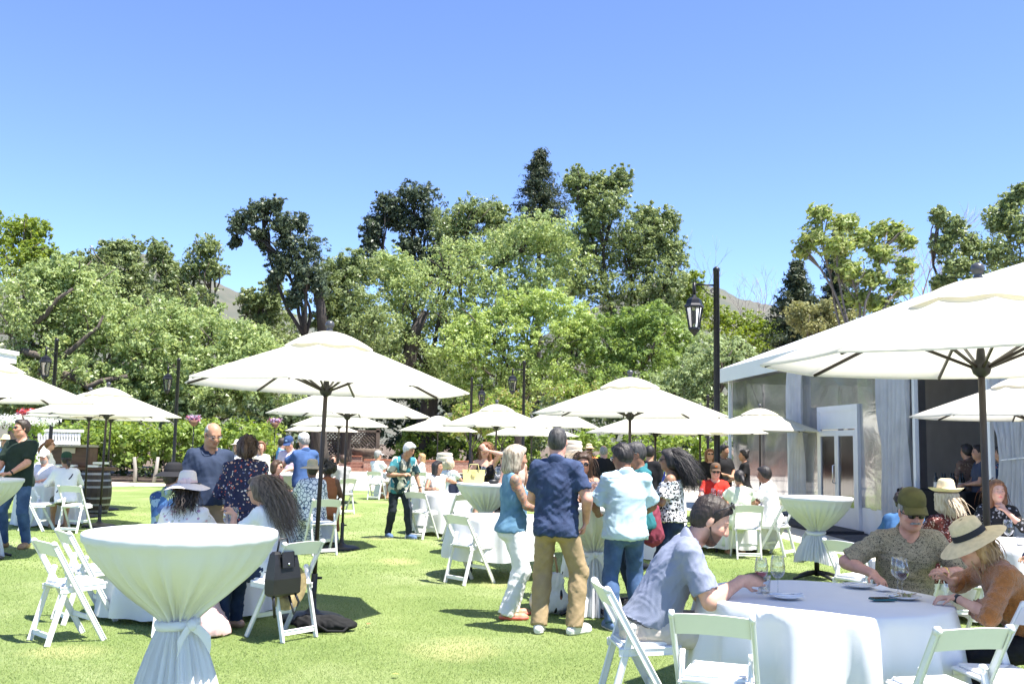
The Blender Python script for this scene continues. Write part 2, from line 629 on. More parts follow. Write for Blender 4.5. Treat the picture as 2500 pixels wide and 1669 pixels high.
def tree(name, label, trunk_px, d, clumps, leaf, ls=0.2, bark=None, group=None, dens=2.1, fork=0.45, tr=0.35, sub=0.28, limbs=(), wind=None, seed=1, cat='tree', droop=0.0, fill=1.0, maxl=62000):
    g = np.random.default_rng(seed)
    pr = random.Random(seed)
    sc = FPX / d
    base = gp(trunk_px, d, 0)
    root = thing(name, label, cat, base, 0, group)
    cl = []
    for c in clumps:
        x, y, rx, ry = c[:4]
        dd = d + (c[4] if len(c) > 4 else pr.uniform(-1, 1) * min(rx, ry) / sc * 0.8)
        cl.append((at(x, y, dd), rx / sc, ry / sc))
    top = max(c[0].z + c[2] for c in cl)
    cen, rad = [], []
    for (c, rx, rz) in cl:
        ry = (rx + rz) / 2
        area = 4 * PI * ((rx * ry) ** 1.6 / 3 + (rx * rz) ** 1.6 / 3 + (ry * rz) ** 1.6 / 3) ** (1 / 1.6)
        rs = sub * (rx * ry * rz) ** (1 / 3)
        n = max(9, int(1.5 * fill * area / (PI * rs * rs)))
        dv = g.normal(size=(n, 3))
        dv /= np.linalg.norm(dv, axis=1, keepdims=True)
        rr = (0.40 + 0.62 * g.random(n) ** 0.6)[:, None]
        stray = g.random(n) < .16
        rr[stray] = 1.02 + .22 * g.random((int(stray.sum()), 1))
        p = dv * rr * np.array([rx, ry, rz]) + np.array(c)
        rsz = rs * (0.5 + 0.75 * g.random(n))
        rsz[stray] *= .55
        cen.append(p); rad.append(np.stack([rsz, rsz, rsz * 0.72], 1) * (0.55 + 0.95 * g.random((n, 3))))
    cen, rad = np.concatenate(cen), np.concatenate(rad)
    m = float(np.mean(rad ** 2))
    ls *= .74
    per = int(np.clip(dens * 5.0 * m / (ls * ls), 10, 600))
    per = int(min(per, maxl / len(cen) + 1))
    V = leaves(cen, rad, per, ls * 1.0, g, wind=wind)
    # denser inside of every bough
    V2 = leaves(np.array([tuple(c[0]) for c in cl]), np.array([(c[1] * .7, (c[1] + c[2]) * .35, c[2] * .7) for c in cl]), int(560 * fill * fill), ls * 1.5, g)
    V = np.concatenate([V, V2])
    V -= np.array(base, np.float32)
    obj_me('crown', mesh_np('crown', V, np.arange(len(V)).reshape(-1, 3), False), leaf, root)
    # trunk and limbs
    mb = MB()
    ctr = sum((c[0] for c in cl), Vector()) / len(cl)
    fk = base.lerp(Vector((ctr.x, ctr.y, 0)), fork * 0.8)
    fk.z = max(1.2, ctr.z * fork)
    limb(mb, base - Vector((0, 0, .3)), fk, tr, tr * 0.75, pr, 0.04, 9)
    for ci, (c, rx, rz) in enumerate(cl):
        if len(cl) > 12 and ci % 3: continue
        q = limb(mb, fk, c, tr * 0.3, 0.04, pr, 0.12)
        for k in range(4):
            e = c + Vector((pr.uniform(-1, 1) * rx, pr.uniform(-1, 1) * rx, pr.uniform(-.4, 1) * rz)) * 0.85
            limb(mb, q[pr.choice((3, 4))], e, tr * 0.17, 0.02, pr, 0.15, 5, 3)
    for (pts, r0, r1, dd) in limbs:
        P = [at(x, y, dd) for x, y in pts]
        mb.tube(P, [r0 + (r1 - r0) * i / (len(P) - 1) for i in range(len(P))], 8)
    shifted(mb, base)
    mb.build('trunk', bark or BARK, root)
    return root


# foliage colours
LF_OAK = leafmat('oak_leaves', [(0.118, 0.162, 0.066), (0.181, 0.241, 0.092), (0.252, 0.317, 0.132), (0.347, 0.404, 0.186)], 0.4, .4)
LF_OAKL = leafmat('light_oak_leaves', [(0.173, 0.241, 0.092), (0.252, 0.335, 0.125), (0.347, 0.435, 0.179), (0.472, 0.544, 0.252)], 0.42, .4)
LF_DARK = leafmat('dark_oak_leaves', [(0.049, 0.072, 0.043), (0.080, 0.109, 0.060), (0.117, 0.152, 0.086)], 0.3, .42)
LF_LIME = leafmat('lime_leaves', [(0.223, 0.315, 0.085), (0.312, 0.420, 0.125), (0.401, 0.501, 0.182), (0.479, 0.571, 0.251)], 0.45, .42)
LF_YEL = leafmat('yellow_green_leaves', [(0.137, 0.205, 0.038), (0.210, 0.292, 0.048), (0.284, 0.356, 0.071)], 0.45, .42)
LF_SIL = leafmat('silvery_leaves', [(0.221, 0.292, 0.123), (0.294, 0.367, 0.171), (0.378, 0.454, 0.237)], 0.4, .42)
LF_CON = leafmat('conifer_needles', [(0.028, 0.048, 0.028), (0.05, 0.075, 0.036), (0.085, 0.095, 0.04)], 0.25, .5)
LF_RED = leafmat('red_tipped_leaves', [(0.168, 0.270, 0.057), (0.252, 0.356, 0.085), (0.315, 0.389, 0.114), (0.378, 0.292, 0.123)], 0.4, .42)
LF_VINE = leafmat('vine_leaves', [(0.126, 0.205, 0.038), (0.189, 0.281, 0.057), (0.263, 0.356, 0.085), (0.326, 0.421, 0.123)], 0.45, .42)
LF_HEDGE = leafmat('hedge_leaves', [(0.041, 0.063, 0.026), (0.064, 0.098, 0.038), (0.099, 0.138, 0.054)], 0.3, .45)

GT = 'trees behind the lawn'
tree('oak_tree', 'yellow-green oak crown at the far left edge, above the others', 20, 52, [(20, 575, 90, 55), (75, 560, 45, 35), (95, 620, 50, 40), (30, 650, 90, 60)], LF_YEL, 0.2, seed=2, group=GT, tr=0.3, fill=0.9)
tree('oak_tree', 'broad leafy oak at far left with bare crooked limbs showing', 60, 46,
     [(60, 740, 130, 90), (190, 720, 110, 80), (110, 830, 120, 80), (260, 800, 120, 90), (330, 860, 120, 90), (50, 920, 110, 70), (200, 930, 130, 60), (330, 950, 120, 60), (150, 670, 70, 50), (60, 1000, 120, 50), (250, 1000, 150, 45)],
     LF_OAKL, 0.19, seed=3, group=GT, tr=0.5, fork=0.3, fill=1.15,
     limbs=[([(20, 868), (60, 858), (95, 868), (135, 885)], .2, .12, 44.4), ([(95, 910), (145, 912), (190, 925), (215, 945), (245, 930), (310, 918)], .23, .09, 44.2),
            ([(140, 880), (180, 850), (215, 818), (240, 798), (252, 770)], .15, .05, 44.6), ([(70, 800), (110, 770), (140, 730), (178, 705)], .16, .07, 44.6)])
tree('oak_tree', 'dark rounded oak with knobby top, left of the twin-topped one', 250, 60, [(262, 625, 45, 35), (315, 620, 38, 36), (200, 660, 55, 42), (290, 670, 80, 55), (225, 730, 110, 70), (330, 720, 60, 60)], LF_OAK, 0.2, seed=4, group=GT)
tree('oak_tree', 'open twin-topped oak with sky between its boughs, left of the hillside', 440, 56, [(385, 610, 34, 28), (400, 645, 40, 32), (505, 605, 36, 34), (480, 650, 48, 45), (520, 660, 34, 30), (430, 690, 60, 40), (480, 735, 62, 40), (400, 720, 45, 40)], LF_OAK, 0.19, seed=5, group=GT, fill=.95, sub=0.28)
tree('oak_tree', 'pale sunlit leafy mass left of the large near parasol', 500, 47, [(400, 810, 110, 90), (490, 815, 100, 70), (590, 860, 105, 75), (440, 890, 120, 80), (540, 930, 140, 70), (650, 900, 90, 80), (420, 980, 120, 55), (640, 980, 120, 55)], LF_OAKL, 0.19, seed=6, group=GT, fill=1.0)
tree('oak_tree', 'grey-green oak right of the brown hillside', 640, 58, [(620, 738, 40, 40), (665, 722, 36, 44), (655, 785, 60, 50), (700, 850, 45, 60), (620, 850, 80, 50)], LF_OAK, 0.2, seed=7, group=GT)
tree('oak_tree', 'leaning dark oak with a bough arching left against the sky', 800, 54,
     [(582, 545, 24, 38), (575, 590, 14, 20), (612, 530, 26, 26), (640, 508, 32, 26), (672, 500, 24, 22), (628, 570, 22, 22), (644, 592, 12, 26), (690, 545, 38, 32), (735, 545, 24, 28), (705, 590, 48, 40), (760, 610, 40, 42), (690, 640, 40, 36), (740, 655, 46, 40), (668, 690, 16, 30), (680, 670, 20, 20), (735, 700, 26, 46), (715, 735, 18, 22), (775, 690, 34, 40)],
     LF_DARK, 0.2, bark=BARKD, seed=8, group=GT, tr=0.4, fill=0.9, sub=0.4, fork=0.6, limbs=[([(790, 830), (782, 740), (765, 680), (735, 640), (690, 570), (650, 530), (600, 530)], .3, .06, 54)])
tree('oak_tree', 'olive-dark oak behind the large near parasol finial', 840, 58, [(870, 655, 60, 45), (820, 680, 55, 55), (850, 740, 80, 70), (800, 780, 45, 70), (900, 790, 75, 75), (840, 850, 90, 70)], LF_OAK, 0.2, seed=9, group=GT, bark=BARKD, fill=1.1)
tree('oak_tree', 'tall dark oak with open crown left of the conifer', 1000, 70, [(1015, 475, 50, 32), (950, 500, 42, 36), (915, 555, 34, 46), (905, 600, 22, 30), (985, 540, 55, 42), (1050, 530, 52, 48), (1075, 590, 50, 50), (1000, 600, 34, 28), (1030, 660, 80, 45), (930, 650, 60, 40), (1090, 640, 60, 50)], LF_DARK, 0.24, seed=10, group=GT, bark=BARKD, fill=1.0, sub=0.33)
tree('oak_tree', 'dense green oak just left of the conifer', 1150, 68, [(1165, 520, 62, 42), (1110, 545, 60, 50), (1210, 530, 36, 40), (1150, 590, 100, 55), (1230, 580, 50, 50)], LF_OAK, 0.22, seed=11, group=GT)
tree('oak_tree', 'tallest oak, dark and open-crowned, right of the conifer', 1540, 66,
     [(1405, 440, 32, 34), (1425, 480, 32, 40), (1470, 450, 40, 34), (1515, 440, 32, 36), (1490, 500, 52, 46), (1450, 540, 46, 46), (1580, 530, 36, 34), (1630, 540, 34, 36), (1600, 580, 52, 44), (1640, 620, 42, 46), (1570, 640, 60, 56), (1490, 620, 70, 66), (1630, 690, 52, 56), (1560, 720, 74, 54), (1470, 700, 66, 66), (1510, 790, 90, 54), (1620, 770, 54, 40), (1420, 600, 50, 60), (1540, 580, 50, 50), (1400, 690, 50, 60)],
     LF_OAK, 0.21, seed=12, group=GT, tr=0.55, bark=BARKD, fill=1.15)
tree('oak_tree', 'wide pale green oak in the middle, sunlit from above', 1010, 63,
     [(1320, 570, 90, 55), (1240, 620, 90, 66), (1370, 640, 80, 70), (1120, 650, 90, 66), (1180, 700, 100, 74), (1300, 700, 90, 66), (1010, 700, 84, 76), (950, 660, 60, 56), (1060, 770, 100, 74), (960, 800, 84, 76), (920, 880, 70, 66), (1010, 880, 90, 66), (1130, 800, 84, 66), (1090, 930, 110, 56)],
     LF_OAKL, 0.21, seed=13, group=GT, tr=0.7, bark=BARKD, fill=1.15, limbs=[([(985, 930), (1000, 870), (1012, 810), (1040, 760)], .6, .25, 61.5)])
tree('lime_tree', 'bright lime-green rounded tree in front of the wide oak', 1260, 58,
     [(1330, 745, 70, 44), (1250, 755, 60, 46), (1180, 800, 80, 56), (1400, 790, 64, 60), (1300, 820, 90, 66), (1120, 850, 66, 60), (1210, 880, 90, 64), (1390, 880, 84, 66), (1310, 920, 100, 60), (1150, 940, 90, 46), (1430, 830, 44, 56)],
     LF_LIME, 0.19, seed=14, group=GT, fill=1.0)
tree('lime_tree', 'light green leafy tree left of the tall street lamp', 1580, 56, [(1520, 800, 66, 46), (1590, 780, 56, 44), (1490, 870, 66, 56), (1570, 860, 80, 60), (1650, 820, 66, 56), (1540, 930, 100, 56), (1660, 890, 70, 60), (1440, 940, 80, 46)], leafmat('fresh_leaves', [(0.15, 0.23, 0.06), (0.21, 0.31, 0.085), (0.28, 0.38, 0.12)], 0.45), 0.2, seed=15, group=GT)
tree('willow_bush', 'pale silvery bush beside the tent corner', 1710, 44, [(1740, 860, 66, 46), (1700, 920, 74, 56), (1780, 900, 56, 56), (1640, 950, 70, 46), (1720, 990, 80, 46), (1800, 860, 40, 40)], LF_SIL, 0.15, seed=16, group=GT, cat='bush')
tree('yellow_tree', 'yellow-green thin tree behind the tall street lamp', 1700, 72, [(1690, 690, 40, 34), (1660, 730, 34, 34), (1720, 740, 46, 36), (1690, 790, 56, 40), (1770, 780, 40, 30), (1830, 790, 50, 32), (1880, 815, 46, 30), (1790, 830, 56, 40), (1860, 850, 50, 30)], LF_YEL, 0.2, seed=17, group=GT, fill=0.8)
for k, (x, y, rx, ry, wd) in enumerate([(1225, 985, 60, 36, 'left of the tall lamp in the centre'), (1405, 965, 70, 36, 'behind the centre parasol'), (1150, 1010, 50, 30, 'beside the short-armed far lamp')]):
    tree('red_tipped_shrub', 'lime shrub with reddish tips ' + wd, x, 50, [(x, y, rx, ry), (x - rx * .6, y + 22, rx * .7, ry), (x + rx * .6, y + 22, rx * .7, ry)], LF_RED, 0.17, seed=30 + k, group='red tipped shrubs', tr=0.08, cat='shrub')
tree('maple_tree', 'windblown pale green maple above the tent roof', 2080, 38,
     [(2005, 520, 34, 26), (2060, 545, 40, 30), (1985, 580, 40, 30), (2045, 600, 46, 34), (2110, 580, 38, 28), (2150, 560, 26, 20), (2185, 565, 34, 30), (2215, 590, 24, 20), (2150, 620, 40, 28), (2075, 660, 44, 34), (2210, 650, 30, 26), (2130, 680, 44, 30), (2195, 700, 40, 28), (2105, 730, 46, 34), (2160, 750, 46, 30), (1960, 610, 24, 20)],
     leafmat('maple_leaves', [(0.19, 0.27, 0.07), (0.27, 0.35, 0.10), (0.35, 0.42, 0.15), (0.42, 0.43, 0.2)], 0.5), 0.2, seed=18, group=GT, fill=.8, sub=0.3, fork=0.5, tr=0.16, wind=(0.8, 0, 0.35), bark=mat('grey_bark', (0.2, 0.17, 0.14), 0.9, 0.4, 6))
tree('yellow_shrub', 'yellowish bush between the small conifer and the maple', 1985, 52, [(1960, 765, 44, 30), (2010, 760, 40, 30), (1990, 800, 66, 30), (2070, 790, 46, 34)], leafmat('ochre_leaves', [(0.2, 0.22, 0.08), (0.28, 0.29, 0.12), (0.35, 0.34, 0.16)], 0.35), 0.17, seed=19, group=GT, cat='shrub')
tree('oak_tree', 'dark green tree at the right edge above the near parasol', 2420, 42,
     [(2292, 530, 20, 30), (2330, 560, 30, 36), (2300, 600, 30, 34), (2370, 600, 36, 40), (2340, 650, 44, 36), (2300, 690, 30, 26), (2440, 540, 40, 44), (2470, 500, 34, 40), (2490, 470, 24, 24), (2500, 560, 50, 60), (2430, 620, 56, 46), (2480, 660, 60, 50), (2400, 690, 60, 40)],
     LF_OAK, 0.18, seed=20, group=GT, fill=1.0, sub=0.33, tr=0.25)


def conifer(label, px, d, ytop, ybot, halfw, seed, group=GT):
    g = np.random.default_rng(seed); pr = random.Random(seed)
    base = gp(px, d, 0)
    root = thing('conifer_tree', label, 'tree', base, 0, group)
    top = at(px, ytop, d); bot = at(px, ybot, d)
    hw = halfw * d / FPX
    cen, rad = [], []
    mb = MB()
    mb.tube([(0, 0, -.3), (0, 0, top.z * .5), (0, 0, top.z)], [hw * .13, hw * .08, .03], 7)
    n = 230
    for i in range(n):
        t = (i / n) ** 0.85
        z = top.z - t * (top.z - bot.z)
        rr = hw * (0.06 + t ** 0.85) * pr.choice((.5, .7, .9, 1.0, 1.15, 1.3)) * pr.uniform(.85, 1.1)
        a = pr.uniform(0, 2 * PI)
        for f in (0.45, 0.75, 1.0):
            cen.append((math.cos(a) * rr * f, math.sin(a) * rr * f, z - rr * f * 0.1 + rr * f * f * .12 + pr.uniform(-.15, .15)))
            rad.append((hw * .13 + .12, hw * .13 + .12, hw * .08 + .08))
        if i % 3 == 0: mb.tube([(0, 0, z), (math.cos(a) * rr, math.sin(a) * rr, z - rr * .18)], [.06, .02], 4)
    V = leaves(cen, rad, 40, 0.24, g, up=0.7, aspect=0.45)
    obj_me('crown', mesh_np('crown', V, np.arange(len(V)).reshape(-1, 3), False), LF_CON, root)
    mb.build('trunk', BARKD, root)
    return root


conifer('tall dark conifer rising above the middle of the tree line', 1308, 82, 370, 620, 92, 41)
conifer('small dark conifer left of the windblown maple', 1952, 62, 640, 900, 80, 42)
conifer('slim dark conifer hidden behind the windblown maple', 2055, 64, 560, 900, 60, 43)


def bare_tree(label, px, d, ytop, spread, seed):
    pr = random.Random(seed)
    base = gp(px, d, 0); top = at(px, ytop, d)
    root = thing('bare_tree', label, 'tree', base, 0, 'leafless trees')
    mb = MB()
    def grow(a, dirv, L, r, lv):
        b = a + dirv * L
        mb.tube([a, a.lerp(b, .5) + Vector((pr.uniform(-1, 1), pr.uniform(-1, 1), 0)) * L * .06, b], [r, r * .8, r * .6], 5)
        if lv == 0: return
        for k in range(3):
            nd = (dirv + Vector((pr.uniform(-1, 1), pr.uniform(-1, 1), pr.uniform(-.1, .6))) * .75).normalized()
            grow(a.lerp(b, pr.uniform(.55, 1)), nd, L * pr.uniform(.55, .75), r * .55, lv - 1)
    H = top.z
    grow(Vector((0, 0, 0)), Vector((0, 0, 1)), H * .5, .14, 5)
    o = mb.build('trunk', mat('bare_wood', (0.3, 0.26, 0.24), 0.9), root)
    return root


bare_tree('leafless grey tree behind the top of the tall lamp', 1700, 78, 640, 60, 51)
bare_tree('leafless grey tree right of the maple', 2260, 60, 610, 60, 52)
bare_tree('leafless grey sapling between lamp and small conifer', 1865, 90, 705, 60, 53)

# ---- dark hedges and the vineyard
def hedge(name, label, pts, width, height, leaf, ls, n, seed, group=None, base_z=0.0, cat='hedge', gap=0.0, stems=0.0, flat=1.0):
    """a clipped or tied row from pts[0] to pts[-1]; foliage clumps along it, stems below"""
    g = np.random.default_rng(seed); pr = random.Random(seed)
    P = [Vector((p[0], p[1], 0)) for p in pts]
    root = thing(name, label, cat, P[0], 0, group)
    cen, rad = [], []
    mb = MB()
    for a, b in zip(P, P[1:]):
        L = (b - a).length
        side = Vector((-(b - a).y, (b - a).x, 0)).normalized()
        m = int(n * L)
        for i in range(m):
            t = pr.random()
            z = base_z + gap + (height - gap) * pr.random() ** 0.8
            q = a.lerp(b, t) + side * pr.uniform(-.5, .5) * width + Vector((0, 0, z))
            r = pr.uniform(.16, .34) * flat
            cen.append(q - P[0]); rad.append((r, r, r))
        if stems > 0:
            k = 0.0
            while k < L:
                q = a.lerp(b, k / L) - P[0]
                mb.tube([q + Vector((0, 0, -.05)), q + Vector((pr.uniform(-.1, .1), 0, .4)), q + Vector((pr.uniform(-.15, .15), 0, gap + .5))], [.045, .035, .03], 6)
                k += stems * pr.uniform(.85, 1.15)
    V = leaves([tuple(c) for c in cen], rad, 36, ls, g, up=0.45, aspect=0.9)
    f = obj_me('foliage', mesh_np('foliage', V, np.arange(len(V)).reshape(-1, 3), False), leaf, root)
    if stems > 0: mb.build('stem', BARK, root)
    return root


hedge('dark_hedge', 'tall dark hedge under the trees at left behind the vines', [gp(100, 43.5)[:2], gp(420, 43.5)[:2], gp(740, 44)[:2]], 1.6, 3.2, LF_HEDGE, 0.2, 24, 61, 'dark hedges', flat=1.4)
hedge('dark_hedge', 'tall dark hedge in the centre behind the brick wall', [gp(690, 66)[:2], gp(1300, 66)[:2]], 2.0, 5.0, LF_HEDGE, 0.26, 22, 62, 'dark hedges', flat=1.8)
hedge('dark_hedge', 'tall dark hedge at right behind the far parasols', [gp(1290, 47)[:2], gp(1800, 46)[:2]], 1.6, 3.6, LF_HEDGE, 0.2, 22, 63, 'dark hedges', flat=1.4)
VR = 'vine rows beyond the patio'
hedge('vine_row', 'front row of trellised grapevines behind the wooden stakes', [gp(95, 38.6)[:2], gp(400, 38.6)[:2], gp(655, 40)[:2]], 0.9, 2.0, LF_VINE, 0.15, 34, 64, VR, gap=0.55, stems=1.3)
hedge('vine_row', 'second row of grapevines, taller, behind the front row at left', [gp(180, 41)[:2], gp(680, 42)[:2]], 0.9, 2.35, LF_VINE, 0.15, 22, 65, VR, gap=0.9)
hedge('vine_row', 'row of grapevines behind the low brick wall', [gp(960, 62.5)[:2], gp(1330, 62.5)[:2]], 1.0, 2.6, LF_VINE, 0.2, 22, 66, VR, gap=0.4, stems=1.8, flat=1.2)
hedge('vine_row', 'row of grapevines seen between the far parasol poles at right', [gp(1400, 42)[:2], gp(1770, 42)[:2]], 1.0, 2.2, LF_VINE, 0.16, 26, 67, VR, gap=0.3, stems=1.5)
sheet('vineyard_soil', [gp(60, 37.6)[:2], gp(660, 37.6)[:2], gp(700, 45)[:2], gp(-40, 45)[:2]], 0.006, mat('mulch', (0.075, 0.05, 0.035), 0.95, 0.6, 5.0, 1.0, 12, bdist=.05))
STAKE = mat('weathered_wood', (0.36, 0.33, 0.28), 0.9, 0.4, 6.0, 0.6, 30, stretch=(1, 1, .15))
for (xb, xt, wd) in [(330, 328, 'leftmost of three, upright'), (374, 386, 'middle of three, leaning right'), (417, 424, 'rightmost of three, behind the man in navy')]:
    b = gp(xb, 37.4); t = at(xt, 1115, 37.4)
    mb = MB(); mb.tube([(0, 0, -.1), (t - b) * .5 + Vector((.02, 0, 0)), t - b], [.075, .07, .062], 8)
    o = mb.build('wooden_stake', STAKE); o.location = b
    tag(o, 'grey weathered vineyard stake, ' + wd, 'stake', 'vineyard stakes')
# ================================================================== BRICK WALL, LATTICE, PORCH, LAMPS, TENT
def brick_material():
    m, nt, b = _new('red_brick')
    N, L = nt.nodes, nt.links
    tc = N.new('ShaderNodeTexCoord')
    mp = N.new('ShaderNodeMapping')
    mp.inputs['Rotation'].default_value = (PI / 2, 0, 0)
    br = N.new('ShaderNodeTexBrick')
    br.inputs['Scale'].default_value = 1.0
    br.inputs['Brick Width'].default_value = 0.23
    br.inputs['Row Height'].default_value = 0.078
    br.inputs['Mortar Size'].default_value = 0.008
    br.inputs['Color1'].default_value = rgb(0.30, 0.13, 0.09)
    br.inputs['Color2'].default_value = rgb(0.36, 0.2, 0.15)
    br.inputs['Mortar'].default_value = rgb(0.42, 0.36, 0.3)
    L.new(tc.outputs['Object'], mp.inputs[0])
    L.new(mp.outputs[0], br.inputs['Vector'])
    L.new(br.outputs['Color'], b.inputs['Base Color'])
    b.inputs['Roughness'].default_value = 0.9
    return m


BRICK = brick_material()
COPING = mat('brick_coping', (0.38, 0.15, 0.09), 0.9, 0.4, 9)


def brick_wall(label, x0, x1, d, h):
    a, b = gp(x0, d), gp(x1, d)
    root = thing('brick_wall', label, 'wall', a, 0, 'low brick walls')
    L = b.x - a.x
    MB().box((L / 2, 0, h / 2 - .05), (L, .3, h + .1)).build('wall', BRICK, root)
    n = int(L / .75)
    me = None
    for i in range(n):
        if me is None:
            mb = MB().box((0, 0, 0), (L / n - .012, .4, .085), None, .012)
            o = mb.build('coping_stone', COPING, root); me = o.data
        else:
            o = link(bpy.data.objects.new('coping_stone', me), root)
        o.location = (L / n * (i + .5), 0, h + .045 + rnd.uniform(-.004, .004))
    return root


brick_wall('low red brick wall left of centre behind the seated pair', 560, 884, 58.5, .78)
brick_wall('low red brick wall in the centre behind the walking man', 888, 1170, 57, .62)
# steps of brick in front of the left wall
stp = thing('brick_steps', 'long red brick steps below the lattice screen', 'steps', gp(775, 57.2))
for i in range(3):
    MB().box((1.1, .36 * (i - 1), .09 + .16 * i), (5.6, .36, .17), None, .01).build('tread', mat('step_brick', (0.34, 0.17, 0.12), .9, .35, 7), stp).location = (0, 0, 0)

# lattice screen with post and low timber planter
lat = thing('lattice_screen', 'dark woven lattice screen behind the brick steps', 'screen', gp(820, 59.6))
LATM = mat('lattice_wood', (0.15, 0.115, 0.09), .9, .4, 5)
Lw, Lh = 3.9, 1.5
a0 = gx(760, 59.6) - gp(820, 59.6).x
slat_me = {}
for s in (1, -1):
    for i in range(26):
        o0 = -Lh + (Lw + Lh) * i / 26
        p0 = Vector((max(o0, 0), 0, max(-o0, 0))); p1 = Vector((min(o0 + Lh, Lw), 0, min(Lw - o0, Lh)))
        if p1.x - p0.x < .1: continue
        if s < 0: p0.x, p1.x = Lw - p0.x, Lw - p1.x
        MB().bar(p0 + Vector((a0, s * .02, .75)), p1 + Vector((a0, s * .02, .75)), .07, .018, (0, 1, 0)).build('slat', LATM, lat)
for x in (0, Lw * .5, Lw):
    MB().box((a0 + x, 0, 1.2), (.2, .16, 2.5)).build('post', LATM, lat)
MB().box((a0 + Lw / 2, 0, 2.3), (Lw + .3, .16, .12)).build('rail', LATM, lat)
bm_ = thing('stone_trough', 'rough grey-brown trough beside the lattice screen', 'trough', gp(890, 58.9))
mb = MB(); mb.lathe([(.55, .8), (.75, 1.0), (.9, 1.25), (.82, 1.27), (.6, 1.1)], 14, sx=1.1, sy=.6); mb.lathe([(.3, 0), (.3, .5), (.5, .82)], 12)
mb.build('bowl', mat('trough_stone', (0.22, 0.17, 0.13), .95, .5, 4), bm_)

# stone urn with pedestal beyond the seated woman in cream
urn = thing('stone_urn', 'cream ribbed stone urn on a pedestal behind the seated woman in cream', 'urn', gp(1083, 30))
URN = mat('cream_stone', (0.62, 0.55, 0.44), .85, .2, 5, .3, 30)
MB().lathe([(.0, 1.02), (.22, 1.0), (.30, 1.05), (.33, 1.15), (.30, 1.19), (.33, 1.23), (.33, 1.3), (.29, 1.34), (.32, 1.38), (.28, 1.44), (.1, 1.46), (0, 1.46)], 20).build('bowl', URN, urn)
MB().lathe([(.3, 0), (.3, .1), (.2, .16), (.17, .6), (.2, .98), (.22, 1.0)], 16, cap=True).build('pedestal', URN, urn)
urn2 = copy_tree(urn); urn2.location = gp(1396, 40); urn2['label'] = 'white stone urn behind the shoulder of the man in khaki trousers'; urn2.scale = (1.25, 1.25, 1.28)
urn.scale = (.78, .78, .95)
for u in (urn, urn2): u['group'] = 'stone urns'


# ---- street lamps
LMET = mat('black_iron', (0.022, 0.022, 0.026), .42, .3, 12, metal=.5)
LGLS = glassmat('lamp_glass', (.88, .93, .9), .18)
LCREAM = mat('lamp_bulb', (0.75, 0.73, 0.66), .4)


def lantern(root, c, s):
    """six-sided lantern hanging with its cap top at c"""
    def hexa(prof, name, m, par):
        mb = MB(); mb.lathe([(r * s, z * s) for r, z in prof], 6, c, cap=True, smooth=False)
        return mb.build(name, m, par)
    l = hexa([(.03, 0), (.05, -.05), (.12, -.09), (.15, -.11), (.17, -.2), (.21, -.24), (.21, -.27), (.18, -.28)], 'lantern', LMET, root)
    hexa([(.165, -.285), (.1, -.70)], 'pane', LGLS, l)
    hexa([(.06, -.34), (.05, -.62)], 'bulb', LCREAM, l)
    for k in range(6):
        a = 2 * PI * k / 6
        MB().bar(Vector(c) + Vector((math.cos(a) * .175, math.sin(a) * .175, -.28)) * s, Vector(c) + Vector((math.cos(a) * .108, math.sin(a) * .108, -.71)) * s, .022 * s, .022 * s).build('glazing_bar', LMET, l)
    hexa([(.12, -.69), (.125, -.73), (.09, -.78), (.03, -.84), (.012, -.87)], 'lantern_base', LMET, l)


def street_lamp(label, px, d, ytop, lant_px, s=1.0, arm_dir=None, post_r=.055):
    b = gp(px, d)
    top = at(px, ytop, d)
    H = top.z
    root = thing('street_lamp', label, 'street lamp', (top.x, d, 0), 0, 'black street lamps')
    mb = MB(); mb.lathe([(post_r * 2.2, 0), (post_r * 2.2, .25), (post_r * 1.5, .35), (post_r * 1.3, .8), (post_r, .9), (post_r, H - .06), (post_r * 1.15, H - .05), (post_r * 1.1, H), (0.01, H + .04)], 14)
    mb.build('post', LMET, root)
    ax = (lant_px - px) * d / FPX
    za = H - .36 * s
    ay = arm_dir or 0
    mb = MB()
    mb.tube([(0, 0, za), (ax, ay, za + .01)], .02 * s, 8)
    mb.tube([(ax, ay, za + .05), (ax, ay, za - .2 * s)], .035 * s, 8)
    pts = []
    for i in range(13):
        t = i / 12
        pts.append((ax * (.08 + .62 * t), ay * (.08 + .62 * t), za - .24 * s + .22 * s * t ** 1.6))
    mb.tube(pts, .012 * s, 6)
    sc = [(ax * .17 + math.copysign(.055 * s, ax or 1) * math.cos(a) * (1 - i / 26), 0 if not ay else ay * .15, za - .13 * s + .055 * s * math.sin(a) * (1 - i / 26)) for i, a in enumerate([k * .45 for k in range(18)])]
    mb.tube(sc, .009 * s, 5)
    mb.build('arm', LMET, root)
    lantern(root, (ax, ay, za - .2 * s), s)
    return root


street_lamp('tall black street lamp nearest the tent, lantern on its left', 1749, 19.5, 655, 1694, .95, post_r=.062)
street_lamp('black street lamp in the centre, lantern on its left arm', 1280, 38, 882, 1252, .9)
street_lamp('black street lamp in the centre, lantern on its right arm', 1152, 44, 922, 1177, .9)
street_lamp('black street lamp left of the large near parasol', 437, 34, 876, 412, .85)
street_lamp('black street lamp at far left with lantern facing us', 139, 30, 828, 136, .9, arm_dir=-.55)
street_lamp('small distant black lamp behind the tall lamp post', 1728, 40, 965, 1745, .8)

